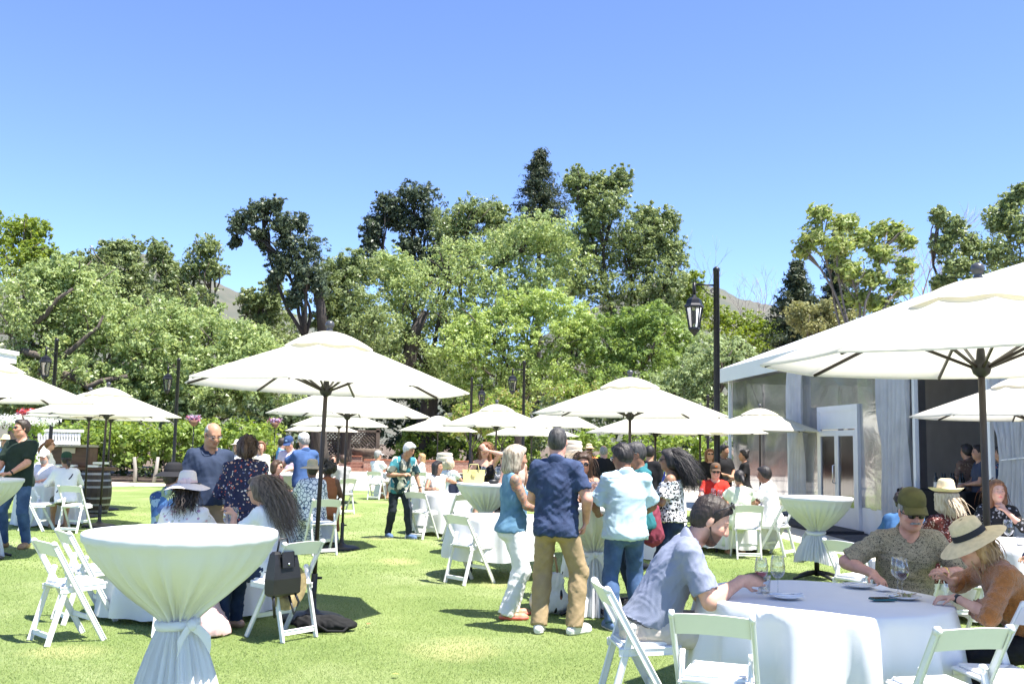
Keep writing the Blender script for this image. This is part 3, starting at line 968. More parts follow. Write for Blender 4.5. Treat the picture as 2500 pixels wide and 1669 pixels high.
# ---- flower baskets on the lamps' line
FLW = leafmat('petals', [(0.4, 0.08, 0.11), (0.45, 0.2, 0.28), (0.4, 0.34, 0.5), (0.5, 0.45, 0.55)], .3)
for (px, py, d, wd, m) in [(474, 1020, 36.5, 'right of the lamp post behind the vines', FLW), (672, 1026, 40, 'under the second parasol from the left', FLW), (66, 1006, 29.5, 'by the white porch at far left', leafmat('petals_red', [(0.5, 0.04, 0.03), (0.55, 0.12, 0.08), (.5, .3, .5)], .3))]:
    c = at(px, py, d)
    root = thing('flower_basket', 'round basket of pink and red flowers ' + wd, 'flower basket', (c.x, c.y, 0), 0, 'flower baskets')
    g = np.random.default_rng(px)
    V = leaves([(dx * .16, 0, c.z + dz) for dx in (-1.0, -.35, .35, 1.0) for dz in (-.04, .03)], [(.14, .14, .10)] * 8, 50, .07, g)
    obj_me('flowers', mesh_np('flowers', V, np.arange(len(V)).reshape(-1, 3), False), m, root)
    MB().lathe([(.05, c.z - .30), (.13, c.z - .22), (.19, c.z - .08)], 14, cap=True).build('basket', mat('terracotta', (0.2, 0.11, 0.07), .9, .3), root)
    MB().tube([(0, 0, 0), (0, 0, c.z - .28)], .018, 8).build('stand', LMET, root)

# ---- white porch at far left
WPAINT = mat('white_paint', (0.80, 0.80, 0.78), .5, .05, 6)
pb = gp(-40, 30)
porch = thing('white_porch', 'white porch with roof eave and balustrade at far left edge', 'building', pb)
def PX(px, d=30.0): return gx(px, d) - pb.x
MB().box((PX(-250), 0, 1.35), (PX(30) - PX(-530), 4, .18)).build('deck', WPAINT, porch)
xr = gx(46, 31.3, 4) - pb.x
mb = MB(); mb.box((xr - 4, -.6, 4.22), (8.0, 3.8, .12)); mb.box((xr - 4.05, -.6, 4.03), (8.0, 3.7, .26)); mb.build('roof', WPAINT, porch)
MB().box((PX(-14), -1.9, 2.2), (.22, .22, 4.4)).build('post', WPAINT, porch)
MB().box((PX(22), -1.9, 1.1), (.2, .2, 3.0)).build('post', WPAINT, porch)
MB().box((PX(-250), -1.7, .65), (PX(24) - PX(-524), .12, 1.24)).build('skirt_wall', WPAINT, porch)
balp = [(.03, 0), (.045, .06), (.03, .14), (.05, .3), (.03, .5), (.028, .62), (.045, .7), (.03, .78)]
bme = None
for i in range(4):
    for _ in (0,):
        if bme is None:
            o = MB().lathe(balp, 8).build('baluster', WPAINT, porch); bme = o.data
        else:
            o = link(bpy.data.objects.new('baluster', bme), porch)
        o.location = (PX(-6 + i * 9), -1.85, 1.46)
MB().box((PX(-120), -1.85, 2.3), (PX(24) - PX(-264), .14, .1)).build('handrail', WPAINT, porch)
# stair balustrade running right
bal = thing('balustrade', 'white turned balustrade behind the far parasols at left', 'balustrade', gp(85, 36))
bx0 = gp(85, 36).x
n = 15
for i in range(n):
    o = link(bpy.data.objects.new('baluster', bme), bal)
    o.location = (gx(88 + i * 7.0, 36) - bx0, 0, 1.0)
    o.scale = (1.5, 1.5, 1.0)
MB().box(((gx(186, 36) - bx0) / 2, 0, 1.86), (gx(190, 36) - bx0 + .2, .16, .1)).build('handrail', WPAINT, bal)
MB().box(((gx(186, 36) - bx0) / 2, 0, .47), (gx(190, 36) - bx0 + .2, .2, 1.05)).build('plinth', WPAINT, bal)
hedge('leafy_shrub', 'bright green shrub with white blossom beside the porch at far left', [gp(20, 27.5)[:2], gp(85, 27.5)[:2]], .7, 1.9, LF_VINE, .12, 40, 71, None, cat='shrub')
c = gp(45, 27.2)
g = np.random.default_rng(72)
V = leaves([(x * .12, 0, 2.02 + (x % 3) * .06) for x in range(-7, 8)], [(.2, .2, .12)] * 15, 60, .07, g)
o = obj_me('white_flower_bush', mesh_np('white_flower_bush', V, np.arange(len(V)).reshape(-1, 3), False), leafmat('white_petals', [(.75, .75, .7), (.8, .8, .78)], .3))
o.location = c
tag(o, 'mound of white blossom above the shrub at far left', 'flowers')

# ================================================================== THE TENT
TX = lambda Y: 8.71 - .0767 * Y
def tent_Y(px):
    """distance at which photo column px meets the tent's long wall"""
    Y = 20.0
    for _ in range(30):
        Y = 0.5 * Y + 0.5 * (Y + (TX(Y) - gx(px, Y, 1.5)) / ((px - CX) / FPX + .0767))
    return Y
ORG = Vector((TX(29.8), 29.8, 0))
UDIR = Vector((.0767, -1, 0)).normalized()          # along the wall towards us
VDIR = Vector((1, .0767, 0)).normalized()           # into the tent
tent = thing('marquee_tent', 'large white marquee tent with clear vinyl walls at right', 'tent', ORG, math.atan2(UDIR.y, UDIR.x))
# local frame of the tent: x along the wall towards us, y into the tent
def tu(px): return (Vector((TX(tent_Y(px)), tent_Y(px), 0)) - ORG).dot(UDIR)
TL, TWD, EH = 21.0, 13.0, 4.02
TCAN = mat('white_tent_vinyl', (0.80, 0.80, 0.80), .45, .04, 2, .1, 6)
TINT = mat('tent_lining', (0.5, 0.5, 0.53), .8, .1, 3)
CLEAR = None
def clear_vinyl(name, wrinkle, glossy, tint, scale, stretch, haze=0.0):
    m, nt, b = _new(name)
    N, L = nt.nodes, nt.links
    N.remove(b)
    gl = N.new('ShaderNodeBsdfGlossy'); gl.inputs['Roughness'].default_value = .2 if wrinkle > .25 else .08
    gl.inputs[0].default_value = (.9, .92, .95, 1)
    tr = N.new('ShaderNodeBsdfTransparent'); tr.inputs[0].default_value = rgb(*tint)
    mx = N.new('ShaderNodeMixShader')
    fr = N.new('ShaderNodeFresnel'); fr.inputs['IOR'].default_value = 1.5
    ad = N.new('ShaderNodeMath'); ad.operation = 'ADD'; ad.inputs[1].default_value = glossy
    L.new(fr.outputs[0], ad.inputs[0])
    L.new(ad.outputs[0], mx.inputs[0])
    L.new(tr.outputs[0], mx.inputs[1]); L.new(gl.outputs[0], mx.inputs[2])
    tc = N.new('ShaderNodeTexCoord'); mp = N.new('ShaderNodeMapping'); mp.inputs['Scale'].default_value = stretch
    nz = N.new('ShaderNodeTexNoise'); nz.inputs['Scale'].default_value = scale; nz.inputs['Detail'].default_value = 6; nz.inputs['Distortion'].default_value = 1.2
    L.new(tc.outputs['Object'], mp.inputs[0]); L.new(mp.outputs[0], nz.inputs['Vector'])
    bp = N.new('ShaderNodeBump'); bp.inputs['Strength'].default_value = wrinkle; bp.inputs['Distance'].default_value = .06
    L.new(nz.outputs['Fac'], bp.inputs['Height'])
    L.new(bp.outputs[0], gl.inputs['Normal'])
    if haze > 0:
        df = N.new('ShaderNodeBsdfDiffuse'); df.inputs[0].default_value = (.5, .52, .55, 1)
        L.new(bp.outputs[0], df.inputs['Normal'])
        m2 = N.new('ShaderNodeMixShader'); m2.inputs[0].default_value = haze
        L.new(mx.outputs[0], m2.inputs[1]); L.new(df.outputs[0], m2.inputs[2])
        L.new(m2.outputs[0], N['Material Output'].inputs[0])
    else:
        L.new(mx.outputs[0], N['Material Output'].inputs[0])
    return m
VINYL = clear_vinyl('clear_vinyl', .2, .3, (.35, .37, .4), 1.0, (.3, 1, .35), .06)
VINYLC = clear_vinyl('crinkled_vinyl', .32, .42, (.2, .21, .23), 3.0, (.3, 1, .45), .12)
SHEER = mat('sheer_drape', (0.74, 0.74, 0.75), .6, .15, 3, .2, 20, transl=.35)

# roof: long eave, hip end at the far side, ridge in the middle
ridge_z = 6.6
mb = MB()
V = [(-.15, -.15, EH), (TL, -.15, EH), (TL, TWD, EH), (-.15, TWD, EH), (1.2, TWD / 2, ridge_z), (TL, TWD / 2, ridge_z)]
mb.add(V, [(0, 1, 5, 4), (0, 4, 3), (4, 5, 2, 3)])
mb.build('roof', TCAN, tent)
mb = MB()
mb.add([(-.16, -.16, EH), (TL, -.16, EH), (TL, -.18, EH - .42), (-.18, -.18, EH - .42)], [(0, 3, 2, 1)])
mb.add([(-.16, -.16, EH), (-.16, TWD, EH), (-.18, TWD, EH - .42), (-.18, -.18, EH - .42)], [(0, 1, 2, 3)])
mb.build('valance', TCAN, tent)
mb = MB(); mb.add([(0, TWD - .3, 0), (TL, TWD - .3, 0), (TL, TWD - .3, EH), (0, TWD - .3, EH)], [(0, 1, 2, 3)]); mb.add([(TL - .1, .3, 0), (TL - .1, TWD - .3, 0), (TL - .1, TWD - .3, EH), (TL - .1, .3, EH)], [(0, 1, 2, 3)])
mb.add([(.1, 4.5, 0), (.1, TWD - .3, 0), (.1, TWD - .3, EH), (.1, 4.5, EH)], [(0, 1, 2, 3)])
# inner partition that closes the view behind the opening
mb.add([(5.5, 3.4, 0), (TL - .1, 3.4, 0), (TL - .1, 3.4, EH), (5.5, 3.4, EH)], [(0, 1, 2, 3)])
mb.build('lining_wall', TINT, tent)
MB().add([(0, 0, .012), (TL, 0, .012), (TL, TWD, .012), (0, TWD, .012)], [(0, 1, 2, 3)]).build('tent_floor', mat('tent_carpet', (.06, .06, .065), .95), tent)
def panel(name, x0, x1, z0, z1, m, wav=.0, nw=6, y=0.0, pinch=None, gather=None):
    """a hanging sheet along the wall, with folds; pinch = height where it is tied in"""
    nx, nz = max(8, nw * 6), 14
    V, F = [], []
    for j in range(nz + 1):
        z = z0 + (z1 - z0) * j / nz
        for i in range(nx + 1):
            u = i / nx
            x = x0 + (x1 - x0) * u
            k = 1.0
            if pinch:
                pz, tgt, amt = pinch
                dz = abs(z - pz)
                k = 1 - amt * math.exp(-(dz / .75) ** 2)
                xc = x0 + (x1 - x0) * tgt
                x = xc + (x - xc) * k
            yy = y + wav * math.sin(u * nw * 2 * PI + 1.3 * math.sin(z * 1.7)) * (.5 + .5 * math.sin(u * 9.1 + 2) ** 2 + .3)
            V.append((x, yy, z))
    for j in range(nz):
        for i in range(nx):
            a = j * (nx + 1) + i
            F.append((a, a + 1, a + nx + 2, a + nx + 1))
    return MB().add(V, F, True).build(name, m, tent)


uA, uB, uC, uD, uE, uF, uG = tu(1790), tu(1925), tu(1990), tu(2007), tu(2096), tu(2150), tu(2233)
panel('clear_wall', uA, uB, .05, EH - .35, VINYL, .008, 2)
panel('clear_wall', uE + .03, uG - .1, .5, EH - .35, VINYLC, .008, 2)
panel('clear_wall', uC - .2, uE + .03, 2.62, EH - .35, VINYLC, .008, 2)
panel('clear_wall', uB + .2, uD - .1, .3, EH - .35, VINYLC, .012, 2, .05)
panel('skirt', uE + .03, uG, .01, .52, TCAN, .02, 4, -.01)
panel('skirt', uB, uD - .1, .01, .32, TCAN, .03, 4, -.01)
panel('drape', tu(1780), tu(1815), .05, EH - .4, SHEER, .05, 5, .12)
panel('drape', tu(1930), tu(1968), .05, EH - .4, SHEER, .04, 5, -.06)
panel('drape', tu(2158), tu(2234), .05, EH - .4, SHEER, .06, 7, -.08, (1.3, .4, .2))
panel('drape', tu(2408), tu(2560), .05, EH - .4, SHEER, .09, 11, .02, (1.55, .62, .42))
MB().bar((tu(2455), -.06, 1.55), (tu(2520), -.06, 1.6), .03, .02).build('tie_back', WPAINT, tent)
for px in (1782, 1928, 2237, 2420):
    MB().box((tu(px), .0, EH / 2 - .1), (.1, .07, EH - .2)).build('tent_pole', WPAINT, tent)
MB().box((tu(2012) - .0, .02, 3.45), (.1, .06, .14)).build('wall_light', WPAINT, tent)
# door: white frame, two glazed leaves, hinges and handle
DF = mat('white_aluminium', (0.74, 0.74, 0.74), .4, .05, 4)
dfr = thing('x', '', '')
bpy.data.objects.remove(dfr)
fr = MB()
fr.box((uD - .05, -.03, 1.25), (.12, .07, 2.5)); fr.box((uE + .05, -.03, 1.25), (.12, .07, 2.5)); fr.box(((uD + uE) / 2, -.03, 2.55), (uE - uD + .22, .07, .12))
fr.box(((uD + uE) / 2, -.025, 2.3), (uE - uD, .05, .38))
frame = fr.build('door_frame', DF, tent)
DG = clear_vinyl('door_glass', .02, .12, (.5, .52, .54), 1.0, (1, 1, 1))
dw = (uE - uD) / 2
for k in (0, 1):
    x0 = uD + k * dw
    lf = MB()
    lf.box((x0 + .05, -.04, 1.05), (.09, .06, 2.06)); lf.box((x0 + dw - .05, -.04, 1.05), (.09, .06, 2.06))
    lf.box((x0 + dw / 2, -.04, 2.02), (dw - .18, .06, .12)); lf.box((x0 + dw / 2, -.04, .25), (dw - .18, .06, .46))
    door = lf.build('door', DF, tent)
    MB().box((x0 + dw / 2, -.04, 1.22), (dw - .16, .012, 1.5)).build('pane', DG, door)
    if k == 0:
        hx = x0 + dw - .06
        MB().tube([(hx, -.07, .95), (hx, -.13, .97), (hx, -.13, 1.33), (hx, -.07, 1.35)], .014, 8).build('handle', mat('steel', (.7, .7, .72), .3, metal=1.0), door)
MB().box(((uD + uE) / 2 + .1, -.55, .035), (2.6, .9, .05)).build('door_mat', mat('rubber_mat', (.05, .05, .055), .9, .3, 20), tent)
# ================================================================== FURNITURE
CHW = mat('white_resin', (0.80, 0.80, 0.79), .38, .04, 5)
CLOTH = mat('white_linen', (0.80, 0.80, 0.81), .8, .04, 3, .12, 90, transl=.12, bdist=.004)
BLK = mat('black_steel', (0.018, 0.018, 0.02), .45, .2, 9)
PROTO = {}


def make_chair():
    root = thing('folding_chair', 'x', 'chair')
    W2 = .205
    for s in (-1, 1):
        mb = MB(); mb.bar((s * W2, -.25, .80), (s * W2, .20, 0), .024, .046, (0, 1, .5), .006)
        mb.tube([(s * W2 - .012, -.25, .798), (s * W2 + .012, -.25, .798)], .023, 10)
        mb.build('long_leg', CHW, root)
        mb = MB(); mb.bar((s * (W2 - .028), -.085, .575), (s * (W2 - .028), -.245, 0), .024, .044, (0, 1, 0), .006)
        mb.tube([(s * (W2 - .028) - .012, -.085, .575), (s * (W2 - .028) + .012, -.085, .575)], .022, 10)
        mb.build('rear_leg', CHW, root)
        MB().bar((s * (W2 - .026), -.17, .425), (s * (W2 - .026), .2, .44), .02, .05, (0, 0, 1), .005).build('seat_rail', CHW, root)
    # back slat: bowed backwards, arched top
    n = 12
    V, F = [], []
    for i in range(n + 1):
        u = -1 + 2 * i / n
        x = u * (W2 - .008)
        bow = -.03 * (1 - u * u)
        arch = .014 * (1 - u * u)
        for (z, t) in ((.69 + arch, .011), (.80 + arch, .011), (.80 + arch, -.011), (.69 + arch, -.011)):
            y = -.25 + (.80 - z) * .55 + bow + t
            V.append((x, y, z))
    for i in range(n):
        for k in range(4):
            j = (k + 1) % 4
            F.append((i * 4 + k, i * 4 + j, i * 4 + 4 + j, i * 4 + 4 + k))
    F += [(3, 2, 1, 0), (n * 4, n * 4 + 1, n * 4 + 2, n * 4 + 3)]
    MB().add(V, F).build('back_slat', CHW, root)
    MB().box((0, .025, .452), (.36, .385, .022), Matrix.Rotation(R(2), 3, 'X'), .008).build('seat', CHW, root)
    cu = MB(); cu.box((0, .02, .472), (.335, .34, .024), Matrix.Rotation(R(2), 3, 'X'), .011); cu.build('seat_pad', CHW, root)
    MB().bar((-.17, -.225, .075), (.17, -.225, .075), .022, .045, (0, 0, 1), .005).build('stretcher', CHW, root)
    MB().bar((-.195, .10, .185), (.195, .10, .185), .02, .042, (0, 0, 1), .005).build('stretcher', CHW, root)
    return root


def chair(px, d, yaw, label, X=None):
    """yaw 0 = the sitter looks away from us, 90 = looks left, -90 = looks right"""
    if 'chair' not in PROTO:
        PROTO['chair'] = o = make_chair()
    else:
        o = copy_tree(PROTO['chair'])
    o.location = (gx(px, d, .4) if X is None else X, d, 0)
    o.rotation_euler = (0, 0, R(yaw))
    o['label'] = label
    o['group'] = 'white folding chairs on the lawn'
    return o


def cloth_round(name, label, loc, rad, h, drop, seed, group, folds=14, amp=.05, rot=0.0):
    """tablecloth: flat top, rounded rim, skirt hanging in folds down to h - drop"""
    g = random.Random(seed)
    n = 144
    ph = [g.uniform(0, 6.28) for _ in range(4)]
    def f(a):
        return (.55 * math.cos(folds * a + ph[0] + .6 * math.sin(3 * a + ph[1])) + .3 * math.cos((folds * 2 - 3) * a + ph[2]) + .25 * math.cos(5 * a + ph[3]))
    V, F = [], []
    rings = [(0.02, 0), (.3, 0), (.6, 0), (.85, 0), (.97, 0), (.995, .003), (1.006, .012)]
    for (q, dz) in rings:
        for k in range(n):
            a = 2 * PI * k / n
            w = .0015 * math.sin(9 * a + q * 7)
            V.append((rad * q * math.cos(a), rad * q * math.sin(a), h - dz + w))
    m = 12
    for j in range(1, m + 1):
        t = j / m
        for k in range(n):
            a = 2 * PI * k / n
            ff = f(a); r = rad * 1.006 + .045 * t + amp * 1.25 * t ** .7 * (abs(ff) ** .75 * (1 if ff > 0 else -1) + .15) + .02 * t * math.sin(7 * a + 5 * t)
            zz = h - .012 - (drop - .012) * t + (.012 * math.cos(folds * a) if j == m else 0)
            V.append((r * math.cos(a), r * math.sin(a), max(zz, .006)))
    R_ = len(rings) + m
    for j in range(R_ - 1):
        for k in range(n):
            l = (k + 1) % n
            F.append((j * n + k, (j + 1) * n + k, (j + 1) * n + l, j * n + l))
    F.append(tuple(range(n)))
    o = MB().add(V, F, True).build(name, CLOTH)
    o.location = loc
    o.rotation_euler.z = rot
    return tag(o, label, 'tablecloth', group)


def round_table(px, d, rad, h, drop, label, clabel, seed, folds=14, amp=.05, X=None, rot=0.0):
    loc = Vector((gx(px, d, h) if X is None else X, d, 0))
    t = thing('round_table', label, 'table', loc, 0, 'round dining tables')
    MB().lathe([(0, h - .03), (rad * .99, h - .03), (rad * .99, h - .004), (0, h - .004)], 32).build('tabletop', mat('plywood', (.4, .3, .2), .7, .3, 5), t)
    for (sx, sy) in ((1, 1), (1, -1), (-1, 1), (-1, -1)):
        MB().bar((sx * rad * .55, sy * rad * .5, 0), (sx * rad * .52, sy * rad * .5, h - .03), .035, .035).build('leg', BLK, t)
    cloth_round('tablecloth', clabel, loc, rad, h, drop, seed, 'white round tablecloths', folds, amp, rot)
    return loc


def tied_cloth(label, loc, rad, h, zb, seed, knot=-PI / 2, waist=None, folds=13):
    """cloth over a cocktail table, gathered and tied at the waist, falling to zb"""
    g = random.Random(seed)
    n = 160
    ph = [g.uniform(0, 6.28) for _ in range(5)]
    zw = h * .57 if waist is None else waist
    def f(a):
        x = math.cos(folds * a + ph[0] + .9 * math.sin(2 * a + ph[1])); y = math.cos((2 * folds + 1) * a + ph[2]); return .75 * (1 - 2 * abs(x) ** .8) + .45 * (abs(y) - .5) + .25 * math.cos(6 * a + ph[3])
    H = h - zw
    prof = [(.02, h, 0), (.5 * rad, h, 0), (.9 * rad, h, 0), (.985 * rad, h, 0), (rad, h - .004, .0), (rad * 1.006, h - .014, .0005), (rad * 1.0, h - .045, .0015)]
    for t, q, a in [(.13, .965, .010), (.22, .925, .016), (.32, .86, .022), (.42, .775, .028), (.52, .675, .034), (.62, .56, .038), (.72, .445, .040), (.8, .345, .038), (.88, .26, .03), (.95, .20, .02), (1.0, .175, .012)]:
        prof.append((rad * q, h - H * t, a * (.35 + 1.15 * t)))
    D = zw - zb
    for t, r, a in [(.02, .082, .010), (.06, .095, .016), (.14, .115, .022), (.25, .14, .028), (.4, .17, .034), (.55, .195, .04), (.7, .215, .045), (.85, .232, .05), (1.0, .245, .054)]:
        prof.append((r, zw - D * t, a))
    V, F = [], []
    for j, (r, z, am) in enumerate(prof):
        for k in range(n):
            a = 2 * PI * k / n
            rr = r + am * f(a) + am * .25 * math.cos(3 * folds * a + j * .35)
            if j == len(prof) - 1: z_ = z + .03 * math.sin(2 * a + ph[4]) * (1 if zb > .05 else .2)
            else: z_ = z
            V.append((rr * math.cos(a), rr * math.sin(a), max(z_, .004)))
    for j in range(len(prof) - 1):
        for k in range(n):
            l = (k + 1) % n
            F.append((j * n + k, (j + 1) * n + k, (j + 1) * n + l, j * n + l))
    F.append(tuple(range(n)))
    o = MB().add(V, F, True).build('tied_tablecloth', CLOTH)
    o.location = loc
    tag(o, label, 'tablecloth', 'tied cocktail tablecloths')
    # sash: ring, knot and two tails
    mb = MB()
    ring = [(math.cos(2 * PI * k / 28) * (.096 + .006 * math.sin(5 * k)), math.sin(2 * PI * k / 28) * (.096 + .006 * math.cos(4 * k)), zw - .012 + .008 * math.sin(2 * PI * k / 28 + 1)) for k in range(29)]
    mb.tube(ring, .026, 8)
    mb.build('sash', CLOTH, o)
    kx, ky = math.cos(knot) * .125, math.sin(knot) * .125
    mb = MB()
    mb.lathe([(.004, -.03), (.026, -.018), (.03, 0), (.026, .018), (.004, .03)], 12, (kx, ky, zw - .01))
    mb.build('knot', CLOTH, o)
    for s in (-1, 1):
        sx, sy = -math.sin(knot) * s, math.cos(knot) * s
        V, F = [], []
        for i in range(7):
            t = i / 6
            wd = .018 + .03 * t
            c = Vector((kx * (1 + .25 * t) + sx * .10 * t, ky * (1 + .25 * t) + sy * .10 * t, zw - .02 - .10 * t + .02 * math.sin(PI * t)))
            V += [c + Vector((0, 0, wd)), c + Vector((math.cos(knot) * .008, math.sin(knot) * .008, 0)), c - Vector((0, 0, wd))]
        for i in range(6):
            for k in (0, 1): F.append((i * 3 + k, i * 3 + k + 1, i * 3 + 4 + k, i * 3 + 3 + k))
        MB().add(V, F, True).build('sash_tail', CLOTH, o)
    return o


def cocktail(px, d, rad, h, zb, label, clabel, seed, knot=-PI / 2, waist=None, folds=13):
    loc = Vector((gx(px, d, h), d, 0))
    t = thing('cocktail_table', label, 'table', loc, 0, 'tall cocktail tables')
    MB().lathe([(0, h - .028), (rad * .985, h - .028), (rad * .985, h - .005), (0, h - .005)], 32).build('tabletop', mat('plywood', (.4, .3, .2)), t)
    MB().tube([(0, 0, .04), (0, 0, h - .03)], .032, 12).build('column', BLK, t)
    for k in range(4):
        a = R(20) + k * PI / 2
        mb = MB(); mb.tube([(math.cos(a) * .03, math.sin(a) * .03, .085), (math.cos(a) * .2, math.sin(a) * .2, .06), (math.cos(a) * .36, math.sin(a) * .36, .016)], [.03, .024, .016], 8)
        mb.build('foot', BLK, t)
    tied_cloth(clabel, loc, rad, h, zb, seed, knot, waist, folds)
    return loc


# ---- parasols
CANV = mat('cream_canvas', (0.80, 0.765, 0.66), .85, .05, 2.5, .1, 120, transl=.45, bdist=.002)
POLE = mat('bronze_pole', (0.035, 0.026, 0.022), .4, .2, 8, metal=.3)
FIN = mat('finial_plastic', (0.06, 0.062, 0.068), .3)


def make_parasol():
    root = thing('parasol', 'x', 'parasol')
    RIM, ZR, ZT, NP = 1.37, 2.135, 2.60, 8
    MB().tube([(0, 0, .03), (0, 0, 1.3), (0, 0, 2.65)], .021, 12).build('pole', POLE, root)
    mb = MB(); mb.tube([(0, 0, .03), (0, 0, .42)], .03, 12); mb.tube([(.03, 0, .38), (.07, 0, .38)], .012, 8); mb.build('pole_sleeve', BLK, root)
    mb = MB(); mb.lathe([(.30, 0), (.30, .03), (.24, .055), (.08, .075), (.035, .11), (.03, .2)], 24, cap=True); mb.build('base', BLK, root)
    mb = MB(); mb.lathe([(.018, 2.660), (.03, 2.665), (.03, 2.680), (.022, 2.690), (.036, 2.705), (.044, 2.730), (.036, 2.755), (.015, 2.767), (.002, 2.769)], 18); mb.build('finial', FIN, root)
    mb = MB(); mb.lathe([(.024, 2.05), (.05, 2.07), (.06, 2.10), (.055, 2.14), (.03, 2.16), (.024, 2.22)], 14); mb.build('hub', BLK, root)
    def zc(r, u):      # canopy height at radius r, u = -1..1 across the panel
        t = (r - .1) / (RIM - .1)
        return ZT - (ZT - ZR) * (t ** 1.06) - .022 * (1 - u * u) * math.sin(PI * min(1, t) * .9)
    def pan(r0, r1, zoff, drop=0.0, scallop=0.0, n=8, m=8):
        V, F = [], []
        ha = PI / NP
        for j in range(m + 1):
            r = r0 + (r1 - r0) * j / m
            for i in range(n + 1):
                u = -1 + 2 * i / n
                a = u * ha
                # straight chord between the ribs, drawn in a little at the rim
                rr = r * math.cos(ha) / math.cos(a) * (1 - .012 * (1 - u * u) * (j / m))
                V.append((rr * math.cos(a), rr * math.sin(a), zc(r, u) + zoff))
        # hem
        for i in range(n + 1):
            x, y, z = V[m * (n + 1) + i]
            V.append((x * .999, y * .999, z - .014))
        for j in range(m + 1):
            for i in range(n):
                a = j * (n + 1) + i
                F.append((a, a + n + 1, a + n + 2, a + 1))
        return MB().add(V, F, True)
    me = None
    for k in range(NP):
        if me is None:
            o = pan(.12, RIM, 0).build('canopy_panel', CANV, root); me = o.data
        else:
            o = link(bpy.data.objects.new('canopy_panel', me), root)
        o.rotation_euler.z = 2 * PI * k / NP
    # wind vent: a small second roof, its edge lifted between the ribs
    V, F = [], []
    n = 64
    for j in range(7):
        t = j / 6
        r = .02 + .40 * t
        for k in range(n):
            a = 2 * PI * k / n
            u = ((k % 8) - 4) / 4
            V.append((r * math.cos(a), r * math.sin(a), 2.665 - .165 * t ** 1.75 + .013 * t ** 3 * (1 - u * u) ** 2))
    for j in range(6):
        for k in range(n):
            l = (k + 1) % n
            F.append((j * n + k, (j + 1) * n + k, (j + 1) * n + l, j * n + l))
    MB().add(V, F, True).build('vent_cap', CANV, root)
    for k in range(NP):
        a = 2 * PI * (k + .5) / NP
        c, s = math.cos(a), math.sin(a)
        mb = MB()
        mb.bar((c * .03, s * .03, ZT - .03), (c * (RIM - .03), s * (RIM - .03), ZR - .012), .016, .02)
        rib = mb.build('rib', POLE, root)
        rm = .66
        zr = ZT - (ZT - ZR) * ((rm - .1) / (RIM - .1)) - .035
        MB().bar((c * .055, s * .055, 2.11), (c * rm, s * rm, zr), .013, .018).build('strut', POLE, rib)
    return root


def parasol(px, d, label, sc=1.0, tilt=(0, 0), rot=0.0, zs=1.0, zref=2.1):
    if 'parasol' not in PROTO:
        PROTO['parasol'] = o = make_parasol()
    else:
        o = copy_tree(PROTO['parasol'])
    o.location = (gx(px, d, zref), d, 0)
    o.scale = (sc, sc, zs)
    o.rotation_euler = (R(tilt[0]), R(tilt[1]), R(rot))
    o['label'] = label
    o['group'] = 'cream market parasols'
    return o


parasol(782, 9.45, 'large cream parasol left of centre, nearest on the left side', 1.0, (0, 1.4), 20, 1.012)
parasol(845, 15.6, 'cream parasol tucked directly under the large left one, its pole just right', .94, (0, .6), 22, .97)
parasol(258, 18.7, 'cream parasol at left, frontmost of three crowded together', .99, (0, .5), 5, .97)
parasol(220, 20.9, 'cream parasol at left, middle pole of three crowded together', .96, (0, -.4), 30, .97)
parasol(270, 23.0, 'cream parasol at left, rearmost of three crowded together', .98, (0, .3), 12, .97)
parasol(-25, 13.5, 'cream parasol cut off by the left edge of the picture', 1.0, (0, 0), 15)
parasol(2402, 6.45, 'huge cream parasol at right edge, nearest of all', 1.02, (0, -.4), 10, 1.045)
parasol(2515, 12.1, 'cream parasol half hidden under the huge right one', 1.0, (0, 0), 4, .98)
parasol(1538, 14.0, 'cream parasol right of centre above the standing group', 1.0, (0, 0), 20, .985)
parasol(1212, 23.3, 'cream parasol in the centre above the woman in black', 1.0, (0, 0), 3, .97)
parasol(1069, 34.0, 'small far cream parasol left of the centre one', 1.0, (0, 0), 17, .97)
parasol(1855, 22.9, 'cream parasol in front of the tent corner', 1.0, (0, 0), 9, .97)
parasol(1600, 19.6, 'low flat cream parasol behind the right-of-centre one, left of two', 1.0, (0, 0), 13, .90)
parasol(1709, 19.9, 'low flat cream parasol behind the right-of-centre one, right of two', .97, (0, 0), 2, .92)
parasol(1298, 28.5, 'far cream parasol behind the man in khaki, lower of two', 1.0, (0, 0), 6, .90)
parasol(1360, 26.0, 'far cream parasol behind the man in khaki, higher of two', .8, (0, 0), 26, 1.0)
parasol(828, 27.0, 'far cream parasol behind the second left one', 1.0, (0, 0), 14, .97)
parasol(785, 37.0, 'farthest cream parasol near the lattice screen', 1.0, (0, 0), 21, .95)

# ---- tables
cocktail(445, 5.42, .50, 1.16, .01, 'nearest tall table under a tied white cloth at lower left', 'nearest white cloth tied at the waist at lower left', 5, knot=-PI / 2 + .9, waist=.69, folds=11)
cocktail(1992, 13.06, .46, 1.05, .22, 'tall table with black cross foot in front of the tent door', 'white tied cloth on the table in front of the tent door', 6, knot=2.4, folds=15)
cocktail(1188, 15.3, .455, 1.06, .01, 'tall table where the woman in black holds her forehead', 'white tied cloth below the yellow handbag', 7, knot=-1.2)
cocktail(1452, 10.05, .455, 1.06, .01, 'tall table the standing group in the middle gathers round', 'white tied cloth between khaki trousers and blue jeans', 8, knot=-PI / 2)
cocktail(-30, 13.8, .46, 1.06, .01, 'tall table cut off by the left edge beside the man in green', 'white tied cloth at the left edge beside the man in green', 9)
cocktail(690, 18.6, .46, 1.05, .01, 'tall table the man in the navy cap stands behind', 'white tied cloth in front of the man with navy cap', 10)
RT5 = round_table(2005, 6.3, .76, .75, .70, 'nearest round table at lower right', 'white cloth of the nearest round table at lower right', 21, 13, .075)
